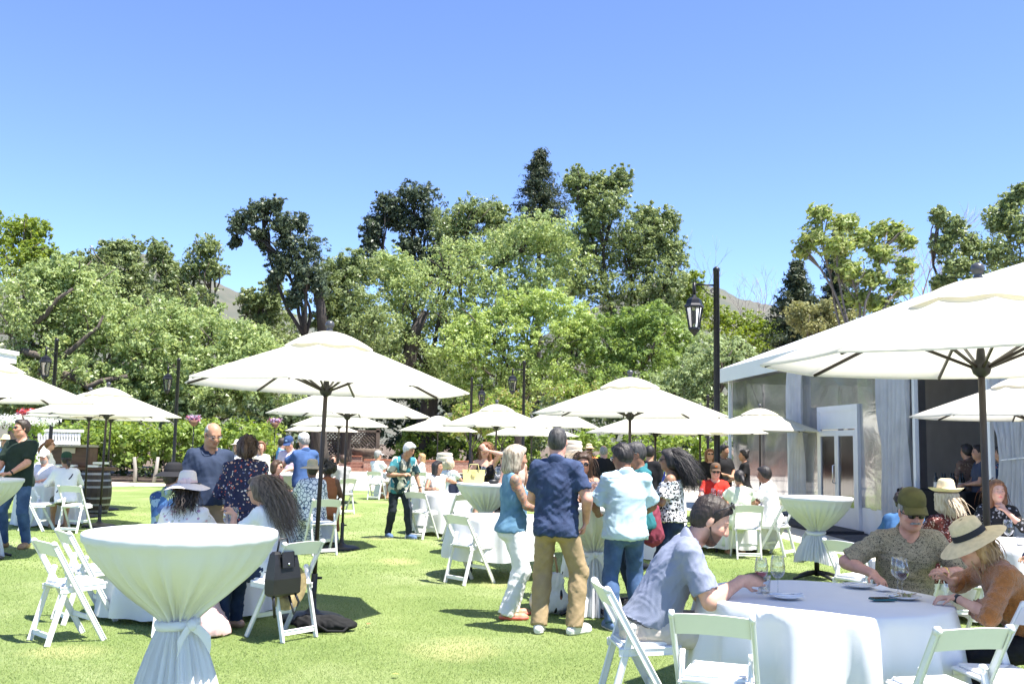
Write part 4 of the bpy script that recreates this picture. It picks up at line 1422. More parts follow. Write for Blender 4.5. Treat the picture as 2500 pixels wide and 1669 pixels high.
RT1 = round_table(470, 9.75, .76, .75, .70, 'round table of the woman in the pale pink hat', 'white cloth behind the nearest tied one, touching the grass', 22, 12, .05)
RT4 = round_table(1216, 12.75, .62, .75, .50, 'round table with black legs behind the empty chair', 'short white cloth behind the empty chair in the middle', 23, 10, .05)
RT3 = round_table(1090, 18.6, .62, .75, .68, 'round table of the seated woman in cream', 'white cloth in front of the seated woman in cream', 24, 10, .05)
RT2 = round_table(700, 16.4, .76, .76, .70, 'round table beyond the woman with the beige sun hat', 'white cloth beyond the woman with the beige sun hat', 25)
RT7 = round_table(122, 18.9, .55, .76, .72, 'round table of the man in the white cap at left', 'white cloth below the man in the white cap at left', 26)
RT6 = round_table(2480, 10.3, .76, .75, .70, 'round table of the woman with chin on hand', 'white cloth in front of the woman with chin on hand', 27)
RT8 = round_table(1790, 16.5, .62, .74, .66, 'round table of the man in the red shirt', 'white cloth in front of the man in the red shirt', 28)
RT9 = round_table(985, 30.5, .76, .75, .7, 'far round table behind the walking man', 'white cloth of the far table behind the walking man', 29)
RT10 = round_table(760, 25.0, .7, .75, .7, 'far round table of the pair by the parasol pole', 'white cloth of the far pair by the parasol pole', 30)

# ---- chairs
chair(176, 8.35, -44, 'nearer of two empty white chairs at lower left, turned right')
chair(218, 9.25, -52, 'farther of two empty white chairs at lower left')
chair(690, 8.65, 52, 'white chair with a black backpack on its back')
chair(1150, 12.15, -48, 'empty white chair on open grass in the middle')
chair(1032, 17.6, -30, 'empty white chair beside the walking man')
chair(783, 14.9, 28, 'white chair of the woman in the beige sun hat')
chair(1562, 6.3, -84, 'white chair of the man in the grey-blue shirt')
chair(1755, 5.42, -20, 'empty white chair at bottom centre right, back to us')
chair(2300, 5.18, 14, 'empty white chair at bottom right, back to us')
chair(186, 17.6, -8, 'white chair of the person in the dark green cap')
chair(95, 17.8, -90, 'white chair beside the jeans of the man in green')
chair(1822, 15.4, -3, 'white chair of the woman in the pale green dress')
chair(1893, 15.9, 48, 'white chair of the man in the white shirt near the tent')
chair(2100, 9.6, -60, 'white chair of the person in the denim jacket')
chair(920, 29.2, -15, 'far white chair of the man in the grey cap')
chair(968, 29.0, 8, 'far white chair right behind the walking man')
chair(1018, 29.4, 15, 'far white chair just right of the walking man')
chair(800, 23.0, -30, 'far white chair left of the parasol pole, of the seated pair')
chair(836, 23.2, 40, 'far white chair right of the parasol pole, of the seated pair')
chair(1120, 17.2, 35, 'white chair partly hidden by the tied cloth in the centre')
chair(2455, 5.55, 95, 'white chair of the woman in the orange sweater')
chair(450, 8.75, 4, 'white chair of the woman in the pale pink hat')
chair(2335, 9.3, 5, 'white chair of the blonde woman in the straw hat')
chair(2215, 7.55, 172, 'white chair of the man in the olive cap')
# ================================================================== PEOPLE: one continuous body grown from a distance field
class Field:
    def __init__(s, lo, hi, h):
        s.h = h
        s.lo = np.asarray(lo, np.float32) - 3 * h
        n = np.ceil((np.asarray(hi) + 3 * h - s.lo) / h).astype(int) + 1
        s.n = n
        s.F = np.full(tuple(n), 1.0, np.float32)
        s.ax = [s.lo[i] + np.arange(n[i], dtype=np.float32) * h for i in range(3)]

    def _box(s, lo, hi):
        a = np.maximum(np.floor((lo - s.lo) / s.h).astype(int), 0)
        b = np.minimum(np.ceil((hi - s.lo) / s.h).astype(int) + 1, s.n)
        if np.any(b <= a): return None
        sl = tuple(slice(a[i], b[i]) for i in range(3))
        X = s.ax[0][sl[0]][:, None, None]
        Y = s.ax[1][sl[1]][None, :, None]
        Z = s.ax[2][sl[2]][None, None, :]
        return sl, X, Y, Z

    def _mix(s, sl, d, k, op):
        f = s.F[sl]
        if op == 'sub':
            d = -d
            hh = np.maximum(k - np.abs(f - d), 0) / k
            s.F[sl] = np.maximum(f, d) + hh * hh * k * .25
        else:
            hh = np.maximum(k - np.abs(f - d), 0) / k
            s.F[sl] = np.minimum(f, d) - hh * hh * k * .25

    def cap(s, a, b, ra, rb, k=.02, inf=0.0, cut=None, op='add', flat=None):
        """tapered capsule; cut = list of (point, normal): keeps the side the normal points away from; flat = (axis, factor) squashes"""
        a = np.asarray(a, np.float32); b = np.asarray(b, np.float32)
        ra += inf; rb += inf
        m = max(ra, rb) + k + 2 * s.h
        if flat: m *= 1.3
        r = s._box(np.minimum(a, b) - m, np.maximum(a, b) + m)
        if r is None: return
        sl, X, Y, Z = r
        ab = b - a
        L2 = float(ab @ ab) + 1e-9
        px, py, pz = X - a[0], Y - a[1], Z - a[2]
        t = np.clip((px * ab[0] + py * ab[1] + pz * ab[2]) / L2, 0, 1)
        dx, dy, dz = px - t * ab[0], py - t * ab[1], pz - t * ab[2]
        d2 = dx * dx + dy * dy + dz * dz
        if flat:
            n, fac = flat
            n = np.asarray(n, np.float32)
            q = dx * n[0] + dy * n[1] + dz * n[2]
            d2 = d2 + q * q * (fac * fac - 1)
        d = np.sqrt(d2) - (ra + (rb - ra) * t)
        if cut:
            for p, nn in cut:
                d = np.maximum(d, (X - p[0]) * nn[0] + (Y - p[1]) * nn[1] + (Z - p[2]) * nn[2])
        s._mix(sl, d, k, op)

    def ell(s, c, r, Rm=None, k=.03, inf=0.0, cut=None, op='add'):
        c = np.asarray(c, np.float32); r = np.asarray(r, np.float32) + inf
        m = float(r.max()) + k + 2 * s.h
        q = s._box(c - m, c + m)
        if q is None: return
        sl, X, Y, Z = q
        x, y, z = X - c[0], Y - c[1], Z - c[2]
        if Rm is not None:
            Rm = np.asarray(Rm, np.float32)
            x, y, z = (Rm[0, 0] * x + Rm[1, 0] * y + Rm[2, 0] * z, Rm[0, 1] * x + Rm[1, 1] * y + Rm[2, 1] * z, Rm[0, 2] * x + Rm[1, 2] * y + Rm[2, 2] * z)
        k0 = np.sqrt((x / r[0]) ** 2 + (y / r[1]) ** 2 + (z / r[2]) ** 2) + 1e-6
        k1 = np.sqrt((x / r[0] ** 2) ** 2 + (y / r[1] ** 2) ** 2 + (z / r[2] ** 2) ** 2) + 1e-6
        d = k0 * (k0 - 1) / k1
        if cut:
            for p, nn in cut:
                d = np.maximum(d, (X - p[0]) * nn[0] + (Y - p[1]) * nn[1] + (Z - p[2]) * nn[2])
        s._mix(sl, d, k, op)

    def plane(s, p, n):
        """cut away what lies on the side n points to"""
        X, Y, Z = s.ax[0][:, None, None], s.ax[1][None, :, None], s.ax[2][None, None, :]
        s.F = np.maximum(s.F, ((X - p[0]) * n[0] + (Y - p[1]) * n[1] + (Z - p[2]) * n[2]).astype(np.float32))

    def mesh(s):
        F = s.F
        S = F < 0
        c = np.zeros(tuple(s.n - 1), np.uint8)
        for i in (0, 1):
            for j in (0, 1):
                for k in (0, 1):
                    c += S[i:i + s.n[0] - 1, j:j + s.n[1] - 1, k:k + s.n[2] - 1]
        act = (c > 0) & (c < 8)
        I = np.argwhere(act)
        if len(I) == 0: return np.zeros((0, 3)), np.zeros((0, 4), int)
        acc = np.zeros((len(I), 3)); cnt = np.zeros(len(I))
        cor = [(0, 0, 0), (1, 0, 0), (0, 1, 0), (1, 1, 0), (0, 0, 1), (1, 0, 1), (0, 1, 1), (1, 1, 1)]
        val = np.stack([F[I[:, 0] + a, I[:, 1] + b, I[:, 2] + d] for a, b, d in cor], 1)
        for e0 in range(8):
            for e1 in range(e0 + 1, 8):
                df = [abs(cor[e0][q] - cor[e1][q]) for q in range(3)]
                if sum(df) != 1: continue
                m = (val[:, e0] < 0) != (val[:, e1] < 0)
                t = val[m, e0] / (val[m, e0] - val[m, e1])
                p0 = np.array(cor[e0], float); p1 = np.array(cor[e1], float)
                acc[m] += p0 + t[:, None] * (p1 - p0)
                cnt[m] += 1
        V = (I + acc / cnt[:, None]) * s.h + s.lo
        vid = np.full(tuple(s.n - 1), -1, np.int32)
        vid[act] = np.arange(len(I))
        Q = []
        for ax in range(3):
            A = [slice(1, -1)] * 3
            lo = [slice(1, s.n[i] - 1) for i in range(3)]
            lo[ax] = slice(0, s.n[ax] - 1)
            hi = list(lo); hi[ax] = slice(1, s.n[ax])
            s0, s1 = S[tuple(lo)], S[tuple(hi)]
            E = np.argwhere(s0 != s1)
            if len(E) == 0: continue
            flip = s0[tuple(E.T)]
            off = np.array([1, 1, 1]); off[ax] = 0
            E = E + off
            u, v = (ax + 1) % 3, (ax + 2) % 3
            du = np.zeros(3, int); du[u] = 1
            dv = np.zeros(3, int); dv[v] = 1
            q = [vid[tuple((E - du - dv).T)], vid[tuple((E - dv).T)], vid[tuple(E.T)], vid[tuple((E - du).T)]]
            q = np.stack(q, 1)
            q[~flip] = q[~flip][:, ::-1]
            Q.append(q)
        Q = np.concatenate(Q)
        Q = Q[(Q >= 0).all(1)]
        return V, Q


def vnormals(V, Q):
    n = np.cross(V[Q[:, 2]] - V[Q[:, 0]], V[Q[:, 3]] - V[Q[:, 1]])
    N = np.zeros_like(V)
    for k in range(4): np.add.at(N, Q[:, k], n)
    return N / (np.linalg.norm(N, axis=1, keepdims=True) + 1e-9)


def wrinkle(V, Q, amp, freq, seed, dirv=(0, 0, 1), stretch=2.2):
    """cloth folds: warped waves, longer along dirv"""
    if amp <= 0 or len(V) == 0: return V
    g = np.random.default_rng(seed)
    N = vnormals(V, Q)
    dv = np.asarray(dirv, float); dv /= np.linalg.norm(dv)
    P = V - np.outer(V @ dv, dv) * (1 - 1 / stretch)
    w = np.zeros(len(V))
    for i in range(6):
        k = g.normal(size=3); k /= np.linalg.norm(k)
        f = freq * (.8, 1.2, 1.9, 2.7, 3.6, 4.6)[i]
        ph = 1.8 * np.sin(P @ (g.normal(size=3) * f * .4) + g.uniform(0, 6))
        x = np.sin(P @ k * f + ph + g.uniform(0, 6))
        gate = .5 + .5 * np.sin(P @ (g.normal(size=3) * freq * .3) + g.uniform(0, 6))
        w += (1 - 2 * np.abs(x) ** .7) * gate * (1, .9, .8, .65, .5, .35)[i]
    return V + N * (amp * w / 1.5)[:, None]


def smoothmesh(V, Q, it=1, lam=.5):
    for _ in range(it):
        acc = np.zeros_like(V); cnt = np.zeros(len(V))
        for a, b in ((0, 1), (1, 2), (2, 3), (3, 0)):
            np.add.at(acc, Q[:, a], V[Q[:, b]]); np.add.at(cnt, Q[:, a], 1)
            np.add.at(acc, Q[:, b], V[Q[:, a]]); np.add.at(cnt, Q[:, b], 1)
        V = V + lam * (acc / np.maximum(cnt, 1)[:, None] - V)
    return V


def rx(a): a = R(a); return np.array([[1, 0, 0], [0, math.cos(a), -math.sin(a)], [0, math.sin(a), math.cos(a)]])
def ry(a): a = R(a); return np.array([[math.cos(a), 0, math.sin(a)], [0, 1, 0], [-math.sin(a), 0, math.cos(a)]])
def rz(a): a = R(a); return np.array([[math.cos(a), -math.sin(a), 0], [math.sin(a), math.cos(a), 0], [0, 0, 1]])
def unit(v): v = np.asarray(v, float); return v / (np.linalg.norm(v) + 1e-9)


def ik(a, t, l1, l2, pole):
    """middle joint of a two-bone limb from a to t, bending towards pole; also the reached end"""
    a, t = np.asarray(a, float), np.asarray(t, float)
    v = t - a
    L = np.linalg.norm(v)
    mx = (l1 + l2) * .995
    if L > mx: t = a + v / L * mx; v = t - a; L = mx
    u = v / (L + 1e-9)
    ca = (l1 * l1 + L * L - l2 * l2) / (2 * l1 * L + 1e-9)
    ca = max(-1, min(1, ca))
    p = np.asarray(pole, float); p = p - u * (p @ u)
    p = unit(p)
    return a + u * l1 * ca + p * l1 * math.sqrt(max(0, 1 - ca * ca)), t


SKIN = {'fair': (0.62, 0.37, 0.27), 'pink': (0.60, 0.33, 0.25), 'tan': (0.47, 0.265, 0.17), 'olive': (0.40, 0.23, 0.145), 'brown': (0.24, 0.125, 0.075), 'dark': (0.14, 0.075, 0.048)}


def skin_material():
    m, nt, b = _new('skin')
    N, L = nt.nodes, nt.links
    at_ = N.new('ShaderNodeAttribute'); at_.attribute_name = 'Col'
    nz = N.new('ShaderNodeTexNoise'); nz.inputs['Scale'].default_value = 22
    tc = N.new('ShaderNodeTexCoord'); L.new(tc.outputs['Object'], nz.inputs['Vector'])
    cr = N.new('ShaderNodeValToRGB')
    cr.color_ramp.elements[0].position = .3; cr.color_ramp.elements[0].color = (.86, .80, .80, 1)
    cr.color_ramp.elements[1].position = .7; cr.color_ramp.elements[1].color = (1.06, 1.04, 1.02, 1)
    L.new(nz.outputs['Fac'], cr.inputs[0])
    mx = N.new('ShaderNodeMixRGB'); mx.blend_type = 'MULTIPLY'; mx.inputs[0].default_value = 1
    L.new(at_.outputs['Color'], mx.inputs[1]); L.new(cr.outputs[0], mx.inputs[2])
    L.new(mx.outputs[0], b.inputs['Base Color'])
    b.inputs['Roughness'].default_value = .5
    b.inputs['Specular IOR Level'].default_value = .35
    b.inputs['Subsurface Weight'].default_value = .12
    b.inputs['Subsurface Radius'].default_value = (.012, .005, .003)
    b.inputs['Subsurface Scale'].default_value = 1.0
    return m


SKINM = skin_material()
LENS = mat('dark_lens', (0.012, 0.011, 0.012), .12, spec=.6)
HAIRM = {}
def hairmat(name, c, c2=None):
    return mat('hair_' + name, c, .5, .55, 55, .9, 120, stretch=(1, 1, .22), col2=c2, bdist=.006, spec=.45)
HAIRC = {'black': ((.012, .010, .010), (.03, .025, .022)), 'dark': ((.018, .012, .009), (.04, .027, .02)), 'brown': ((.04, .022, .012), (.085, .048, .026)), 'auburn': ((.13, .05, .02), (.24, .11, .05)),
         'gold': ((.3, .17, .07), (.5, .33, .16)), 'blonde': ((.42, .32, .2), (.66, .56, .42)), 'grey': ((.16, .15, .14), (.36, .35, .34)), 'white': ((.5, .5, .5), (.75, .75, .75)), 'salt': ((.018, .016, .015), (.085, .08, .076)), 'greybrown': ((.05, .034, .025), (.20, .15, .115)), 'ashblonde': ((.16, .12, .08), (.60, .52, .40))}
def hm(k): return hairmat(k, HAIRC[k][1], HAIRC[k][0])


class Person:
    def __init__(s, **q):
        s.q = q
        s.h = q.get('h', 1.72); s.k = s.h / 1.745
        s.fem = q.get('fem', False)
        s.d = q['d']
        s.res = q.get('res') or float(np.clip(.0011 * s.d, .0065, .02))
        s.seed = q.get('seed', int(q['px'] * 7 + q['d'] * 13) % 9973)
        s.skel()

    # -------------------------------------------------------------- skeleton (local frame: x right, y forward, z up, metres)
    def skel(s):
        q, k = s.q, s.k
        sit = q.get('pose', 'stand') == 'sit'
        s.sit = sit
        seat = q.get('seat', .47)
        hipz = (seat + .085 * k) if sit else .93 * k - q.get('crouch', 0)
        lean, bend, twist, side = q.get('lean', 0), q.get('bend', 0), q.get('twist', 0), q.get('side', 0)
        P0 = np.array([q.get('hipx', 0.0), 0, hipz])
        Rt = rz(twist * .4) @ ry(side) @ rx(-lean)
        Rc = rz(twist) @ ry(side) @ rx(-(lean + bend))
        W = P0 + Rt @ np.array([0, 0, .17]) * k
        N = W + Rc @ np.array([0, -.012, .365]) * k
        sw = (.150 if s.fem else .168) * q.get('shw', 1.0)
        shz = .305
        s.P0, s.Rt, s.Rc, s.W, s.N = P0, Rt, Rc, W, N
        s.sh = {m: W + Rc @ np.array([m * sw, -.012, shz + q.get('shrug', 0)]) * k for m in (-1, 1)}
        hy, hp, hr = q.get('head', (0, 0, 0))
        Rh = rz(hy) @ ry(hr) @ rx(-hp)
        s.Rh = Rh
        s.H = N + Rc @ np.array([0, .018, .052]) * k + Rh @ np.array([0, .015, .115]) * k * q.get('neck', 1.0)
        # legs
        s.hip = {m: P0 + Rt @ np.array([m * .088, 0, -.02]) * k for m in (-1, 1)}
        s.knee, s.ank, s.toe = {}, {}, {}
        if sit:
            feet = q.get('feet', {-1: (-.11, .40, 0), 1: (.11, .40, 0)})
        else:
            feet = q.get('feet', {-1: (-.10, -.02, 8), 1: (.10, .02, -8)})
        for m in (-1, 1):
            fx, fy, fyaw = feet[m][:3]
            fz = feet[m][3] if len(feet[m]) > 3 else 0.0
            an = np.array([fx, fy, .085 * k + fz])
            fwd = rz(fyaw) @ np.array([0, 1.0, 0])
            kn, an = ik(s.hip[m], an, .435 * k, .425 * k, np.array([fwd[0] * 1.0 + (m * .05), fwd[1], .9 if sit else .05]))
            s.knee[m], s.ank[m] = kn, an
            s.toe[m] = an + fwd * .15 * k - np.array([0, 0, .052 * k])
        # arms: wrist target in metres (local), or 'down'
        s.elb, s.wri, s.hand = {}, {}, {}
        for m, key in ((-1, 'L'), (1, 'R')):
            a = q.get(key, 'down')
            S = s.sh[m]
            pole = np.array([m * .6, -.8, -.5])
            hd, curl = None, .45
            if isinstance(a, str):
                if a == 'down': t = S + np.array([m * .05, .06, -.53 * k])
                elif a == 'hip': t = P0 + np.array([m * .17, .02, .06]) * k; pole = np.array([m * 1.0, -.4, 0])
                elif a == 'lap': t = P0 + np.array([m * .07, .26, .10]) * k; pole = np.array([m * .8, -.5, -.6])
                elif a == 'table': t = np.array([m * .12, .40, .80]); pole = np.array([m * 1.0, -.3, -.6])
                elif a == 'front': t = P0 + np.array([m * .06, .24, .17]) * k; pole = np.array([m * .8, -.5, -.6])
                elif a == 'pocket': t = P0 + np.array([m * .21, .05, -.02]) * k; pole = np.array([m * .6, -1.0, 0])
            else:
                t = np.array(a[:3], float)
                if len(a) > 3 and a[3] is not None: pole = np.array(a[3], float)
                if len(a) > 4 and a[4] is not None: hd = np.array(a[4], float)
                if len(a) > 5: curl = a[5]
            el, wr = ik(S, t, .285 * k, .25 * k, pole)
            s.elb[m], s.wri[m] = el, wr
            f = unit(wr - el) if hd is None else unit(hd)
            s.hand[m] = (f, curl)
        pts = [s.H + np.array([0, 0, .16]), s.H - np.array([0, 0, .16]), P0] + list(s.sh.values()) + list(s.knee.values()) + list(s.ank.values()) + list(s.toe.values()) + list(s.elb.values()) + [s.wri[m] + s.hand[m][0] * .2 for m in (-1, 1)]
        pts = np.array(pts)
        s.lo, s.hi = pts.min(0) - .17, pts.max(0) + .17
        s.lo[2] = max(s.lo[2], -.03)

    # -------------------------------------------------------------- prims
    def hp_(s, x, y, z): return s.H + s.Rh @ (np.array([x, y, z]) * s.k * s.q.get('headk', 1.0))

    def torso(s, f, inf=0.0, lower=True):
        k, F, fat = s.k, s.fem, s.q.get('fat', 0.0)
        t, c = s.Rt, s.Rc
        f.ell(s.P0 + t @ np.array([0, -.005, .0]) * k, np.array([.158 + fat * .5, .112 + fat * .6, .12]) * k, t, .03, inf)
        if lower:
            for m in (-1, 1):
                f.ell(s.P0 + t @ np.array([m * .068, -.055, -.055]) * k, np.array([.088, .082, .085]) * k, t, .05, inf)
        f.ell(s.P0 + t @ np.array([0, .012 + fat * .7, .11]) * k, np.array([(.128 if F else .150) + fat, (.098 if F else .106) + fat * 1.3, .16]) * k, t, .06, inf)
        f.ell(s.W + c @ np.array([0, .0, .165]) * k, np.array([(.135 if F else .155) + fat * .5, .105 + fat * .5, .19]) * k, c, .06, inf)
        if F:
            for m in (-1, 1): f.ell(s.W + c @ np.array([m * .068, .085, .135]) * k, np.array([.06, .056, .06]) * k, c, .04, inf)
        else:
            for m in (-1, 1): f.ell(s.W + c @ np.array([m * .07, .048, .20]) * k, np.array([.08, .045, .07]) * k, c, .06, inf)
        for m in (-1, 1):
            S = s.sh[m]
            f.cap(S, s.N + c @ np.array([m * .03, -.01, -.03]) * k, (.050 if F else .056) * k, .05 * k, .05, inf)
            f.cap(S + c @ np.array([-m * .03, .0, -.02]) * k, s.W + c @ np.array([m * .09, -.02, .12]) * k, .05 * k, .06 * k, .05, inf)

    def arm(s, f, m, inf=0.0, upto=None, k_=.03, flare=0.0, start=0.0):
        """whole arm without hand, or only the sleeve: upto 0..1 upper arm, 1..2 forearm"""
        k, F = s.k, s.fem
        fk = s.q.get('armk', 1.0) * (.86 if F else 1.0)
        S, E, Wr = s.sh[m], s.elb[m], s.wri[m]
        r = [.054 * k * fk, .041 * k * fk, .043 * k * fk, .029 * k * fk]
        if upto is None:
            f.cap(S, E, r[0], r[1], k_, inf)
            f.cap(S * .6 + E * .4, S * .3 + E * .7, r[0] * .9, r[1] * 1.08, k_, inf)
            f.cap(E, Wr, r[2], r[3], .025, inf)
            f.cap(E * .85 + Wr * .15, E * .6 + Wr * .4, r[2] * 1.02, r[2] * .9, .02, inf)
        else:
            u = unit(E - S)
            if upto <= 1:
                c = S + (E - S) * upto
                f.cap(S, c + u * .04, r[0], r[1] * 1.1 + flare, k_, inf, [(c, u)])
            else:
                f.cap(S, E, r[0], r[1] + flare * .3, k_, inf)
                u2 = unit(Wr - E)
                c = E + (Wr - E) * (upto - 1)
                f.cap(E, c + u2 * .04, r[2] + flare * .3, r[2] + (r[3] - r[2]) * (upto - 1) + flare, k_, inf, [(c, u2)])

    def handg(s, f, m):
        k = s.k * (.9 if s.fem else 1.0)
        Wr = s.wri[m]
        fw, curl = s.hand[m]
        ref = np.array([0, 0, 1.0]) if abs(fw[2]) < .8 else s.Rt @ np.array([0, 1.0, 0])
        # palm normal: down when the forearm is level, inwards when it hangs
        pn = s.q.get('palm' + ('L' if m < 0 else 'R'))
        if pn is None: pn = -ref if abs(fw[2]) < .8 else np.array([-m, 0, 0.])
        pn = unit(np.asarray(pn, float) - fw * (np.asarray(pn, float) @ fw))
        sd = np.cross(fw, pn) * m * -1   # towards thumb side roughly
        sd = unit(sd)
        if s.d > 22:
            f.cap(Wr, Wr + fw * .10 * k + pn * .02, .03 * k, .03 * k, .02, 0, None, 'add', (pn, 1.6))
            return
        pc = Wr + fw * .05 * k
        f.cap(Wr, Wr + fw * .085 * k, .030 * k, .040 * k, .02, 0, None, 'add', (pn, 2.2))
        rf = max(.0088 * k, s.res * 1.05)
        for i in range(4):
            o = (i - 1.5)
            b = Wr + fw * (.088 - .004 * abs(o)) * k - sd * o * .0205 * k
            L = [.078, .088, .082, .064][i] * k
            dirn = fw; p = b
            for j, (seg, ang) in enumerate(((.45, .35), (.3, .75), (.25, .6))):
                a = ang * curl * 1.6
                dirn = unit(dirn * math.cos(a) + pn * math.sin(a))
                e = p + dirn * L * seg - sd * o * .0025
                f.cap(p, e, rf * (1 - .08 * j), rf * (.94 - .1 * j), .006)
                p = e
        b = Wr + fw * .025 * k + sd * .026 * k
        d1 = unit(fw * .65 + sd * .75 + pn * .3)
        e = b + d1 * .045 * k
        f.cap(b, e, rf * 1.35, rf * 1.15, .012)
        d2 = unit(fw * .85 + sd * .2 + pn * (.35 + curl * .5))
        f.cap(e, e + d2 * .038 * k, rf * 1.15, rf * .9, .006)

    def leg(s, f, m, inf=0.0, upto=None, k_=.04, wide=0.0, thigh=1.0):
        k = s.k
        fk = (1.0 + s.q.get('fat', 0) * 1.2)
        Hp, K, A = s.hip[m], s.knee[m], s.ank[m]
        r = [.088 * k * fk, .057 * k * fk, .054 * k * fk, .037 * k]
        if upto is None:
            f.cap(Hp, K, r[0], r[1], k_, inf)
            f.cap(K, A, r[2], r[3], .03, inf)
            c = K * .68 + A * .32 + s.Rleg(m) * -.018 * k
            f.ell(c, np.array([.052, .055, .10]) * k, None, .04, inf)
        else:
            u = unit(K - Hp)
            if upto <= 1:
                c = Hp + (K - Hp) * upto
                f.cap(Hp, c + u * .05, r[0], r[0] + (r[1] - r[0]) * upto + wide, k_, inf, [(c, u)])
            else:
                f.cap(Hp, K, r[0], r[1] + wide * .5, k_, inf)
                u2 = unit(A - K)
                c = K + (A - K) * (upto - 1)
                rb = r[2] + (r[3] - r[2]) * (upto - 1)
                f.cap(K, c + u2 * .05, r[2] + wide * .5, rb + wide, .03, inf, [(c, u2)])
                f.ell(K * .68 + A * .32 + s.Rleg(m) * -.018 * k, np.array([.056, .06, .11]) * k, None, .04, inf, [(c, u2)])

    def Rleg(s, m):
        u = unit(s.ank[m] - s.knee[m])
        fwd = unit(s.toe[m] - s.ank[m])
        return unit(fwd - u * (fwd @ u))

    def foot(s, f, m, inf=0.0, k_=.02):
        k = s.k
        A, T = s.ank[m], s.toe[m]
        fwd = unit((T - A) * np.array([1, 1, 0]))
        he = A - fwd * .045 * k; he = he * [1, 1, 0] + np.array([0, 0, A[2] - .047 * k])
        T2 = T * [1, 1, 0] + np.array([0, 0, A[2] - .055 * k])
        g = [(np.array([0, 0, A[2] - .085 * k]), np.array([0, 0, -1.]))]
        f.cap(he, T2, .036 * k, .040 * k, k_, inf, g)
        f.cap(T2, T2 + fwd * .035 * k, .040 * k, .032 * k, .02, inf, g)
        f.cap(A, (he + T2) / 2 + np.array([0, 0, .01]), .038 * k, .036 * k, .03, inf, g)

    def head_(s, f):
        P = s.hp_; Rh = s.Rh
        k = s.k * s.q.get('headk', 1.0); F = s.fem
        f.ell(P(0, -.014, .035), np.array([.074, .094, .085]) * k, Rh, .02)
        f.ell(P(0, .024, -.03), np.array([.062, .068, .086]) * k, Rh, .03)
        jw = .036 if F else .045
        f.ell(P(0, .048, -.088), np.array([jw, .036, .028]) * k, Rh, .035)
        for m in (-1, 1):
            f.ell(P(m * .048, .002, -.062), np.array([.02, .035, .035]) * k, Rh, .03)
            f.ell(P(m * .038, .058, -.022), np.array([.026, .026, .024]) * k, Rh, .02)
            f.ell(P(m * .079, -.008, -.005), np.array([.010, .020, .032]) * k, Rh @ rz(-m * 18), .008)
        f.cap(P(-.034, .074, .030), P(.034, .074, .030), .013 * k, .013 * k, .015)
        for m in (-1, 1): f.ell(P(m * .031, .096, .008), np.array([.017, .012, .011]) * k, Rh, .012, 0, None, 'sub')
        f.cap(P(0, .087, .018), P(0, .106, -.024), .008 * k, .0135 * k, .012)
        for m in (-1, 1): f.ell(P(m * .013, .095, -.028), np.array([.009, .010, .008]) * k, Rh, .008)
        f.cap(P(-.017, .083, -.053), P(.017, .083, -.053), .0075 * k, .0075 * k, .008)
        f.cap(P(-.015, .081, -.066), P(.015, .081, -.066), .0085 * k, .0085 * k, .008)
        nr = (.048 if F else .058) * s.k
        f.cap(P(0, -.02, -.055), s.N + s.Rc @ np.array([0, 0.0, -.02]) * s.k, nr, nr * 1.1, .04)

    # -------------------------------------------------------------- skin colours by place on the body
    def paint(s, V):
        q = s.q
        base = np.array(SKIN[q.get('skin', 'fair')])
        C = np.tile(base, (len(V), 1))
        L = ((V - s.H) @ s.Rh) / (s.k * q.get('headk', 1.0))
        def blob(c, r, col, amt):
            d = np.sqrt((((L - np.array(c)) / np.maximum(np.array(r), s.res * .72)) ** 2).sum(1))
            w = np.clip(1.6 - d * 1.3, 0, 1) * amt
            C[:] = C * (1 - w[:, None]) + np.array(col) * w[:, None]
        for m in (-1, 1):
            blob((m * .042, .075, -.025), (.03, .04, .025), base * np.array([1.12, .86, .82]), .5)
        blob((0, .105, -.02), (.018, .025, .02), base * np.array([1.1, .88, .84]), .5)
        lip = base * np.array([.85, .52, .5]) if not q.get('lips') else np.array(q['lips'])
        blob((0, .092, -.06), (.026, .022, .012), lip, .85)
        bc = np.array(HAIRC[q.get('browc', 'dark')][1])
        for m in (-1, 1):
            blob((m * .033, .092, .03), (.022, .02, .006), bc, .75)
            blob((m * .031, .09, .007), (.013, .02, .006), np.array([.05, .03, .025]), .8)
        if q.get('beard'):
            kind, col = q['beard']
            col = np.array(HAIRC[col][1])
            if kind in ('stubble', 'full'):
                w = np.clip((-.038 - L[:, 2]) / .012, 0, 1) * np.clip((L[:, 1] + .01) / .03, 0, 1) * np.clip((L[:, 2] + .14) / .02, 0, 1)
                lipd = np.sqrt((((L - np.array([0, .092, -.06])) / np.array([.024, .02, .011])) ** 2).sum(1))
                w *= np.clip(lipd * 1.5 - 1, 0, 1) * .86
                C[:] = C * (1 - w[:, None]) + col * w[:, None]
        if q.get('tattoo'):
            g = np.random.default_rng(3)
            for m in (q['tattoo'],):
                S, E, Wr = s.sh[m], s.elb[m], s.wri[m]
                t = np.minimum(np.linalg.norm(V - (S + E) / 2, axis=1), np.linalg.norm(V - (E + Wr) / 2, axis=1))
                w = np.clip((.2 - t) / .03, 0, 1)
                n = np.sin(V @ np.array([90, 60, 75])) * np.sin(V @ np.array([-70, 95, 50]) + 1) + .6 * np.sin(V @ np.array([160, -120, 140]))
                ink = np.where(n[:, None] > .45, np.array([.10, .12, .14]), np.where(n[:, None] < -.75, np.array([.45, .14, .10]), np.where(n[:, None] < -.35, np.array([.2, .26, .2]), base * .8)))
                C[:] = C * (1 - .7 * w[:, None]) + ink * .7 * w[:, None]
        return C

    # -------------------------------------------------------------- building
    def add(s, name, V, Q, m, smooth=True):
        if len(V) == 0: return None
        return obj_me(name, mesh_np(name, V, Q, smooth), m, s.root)

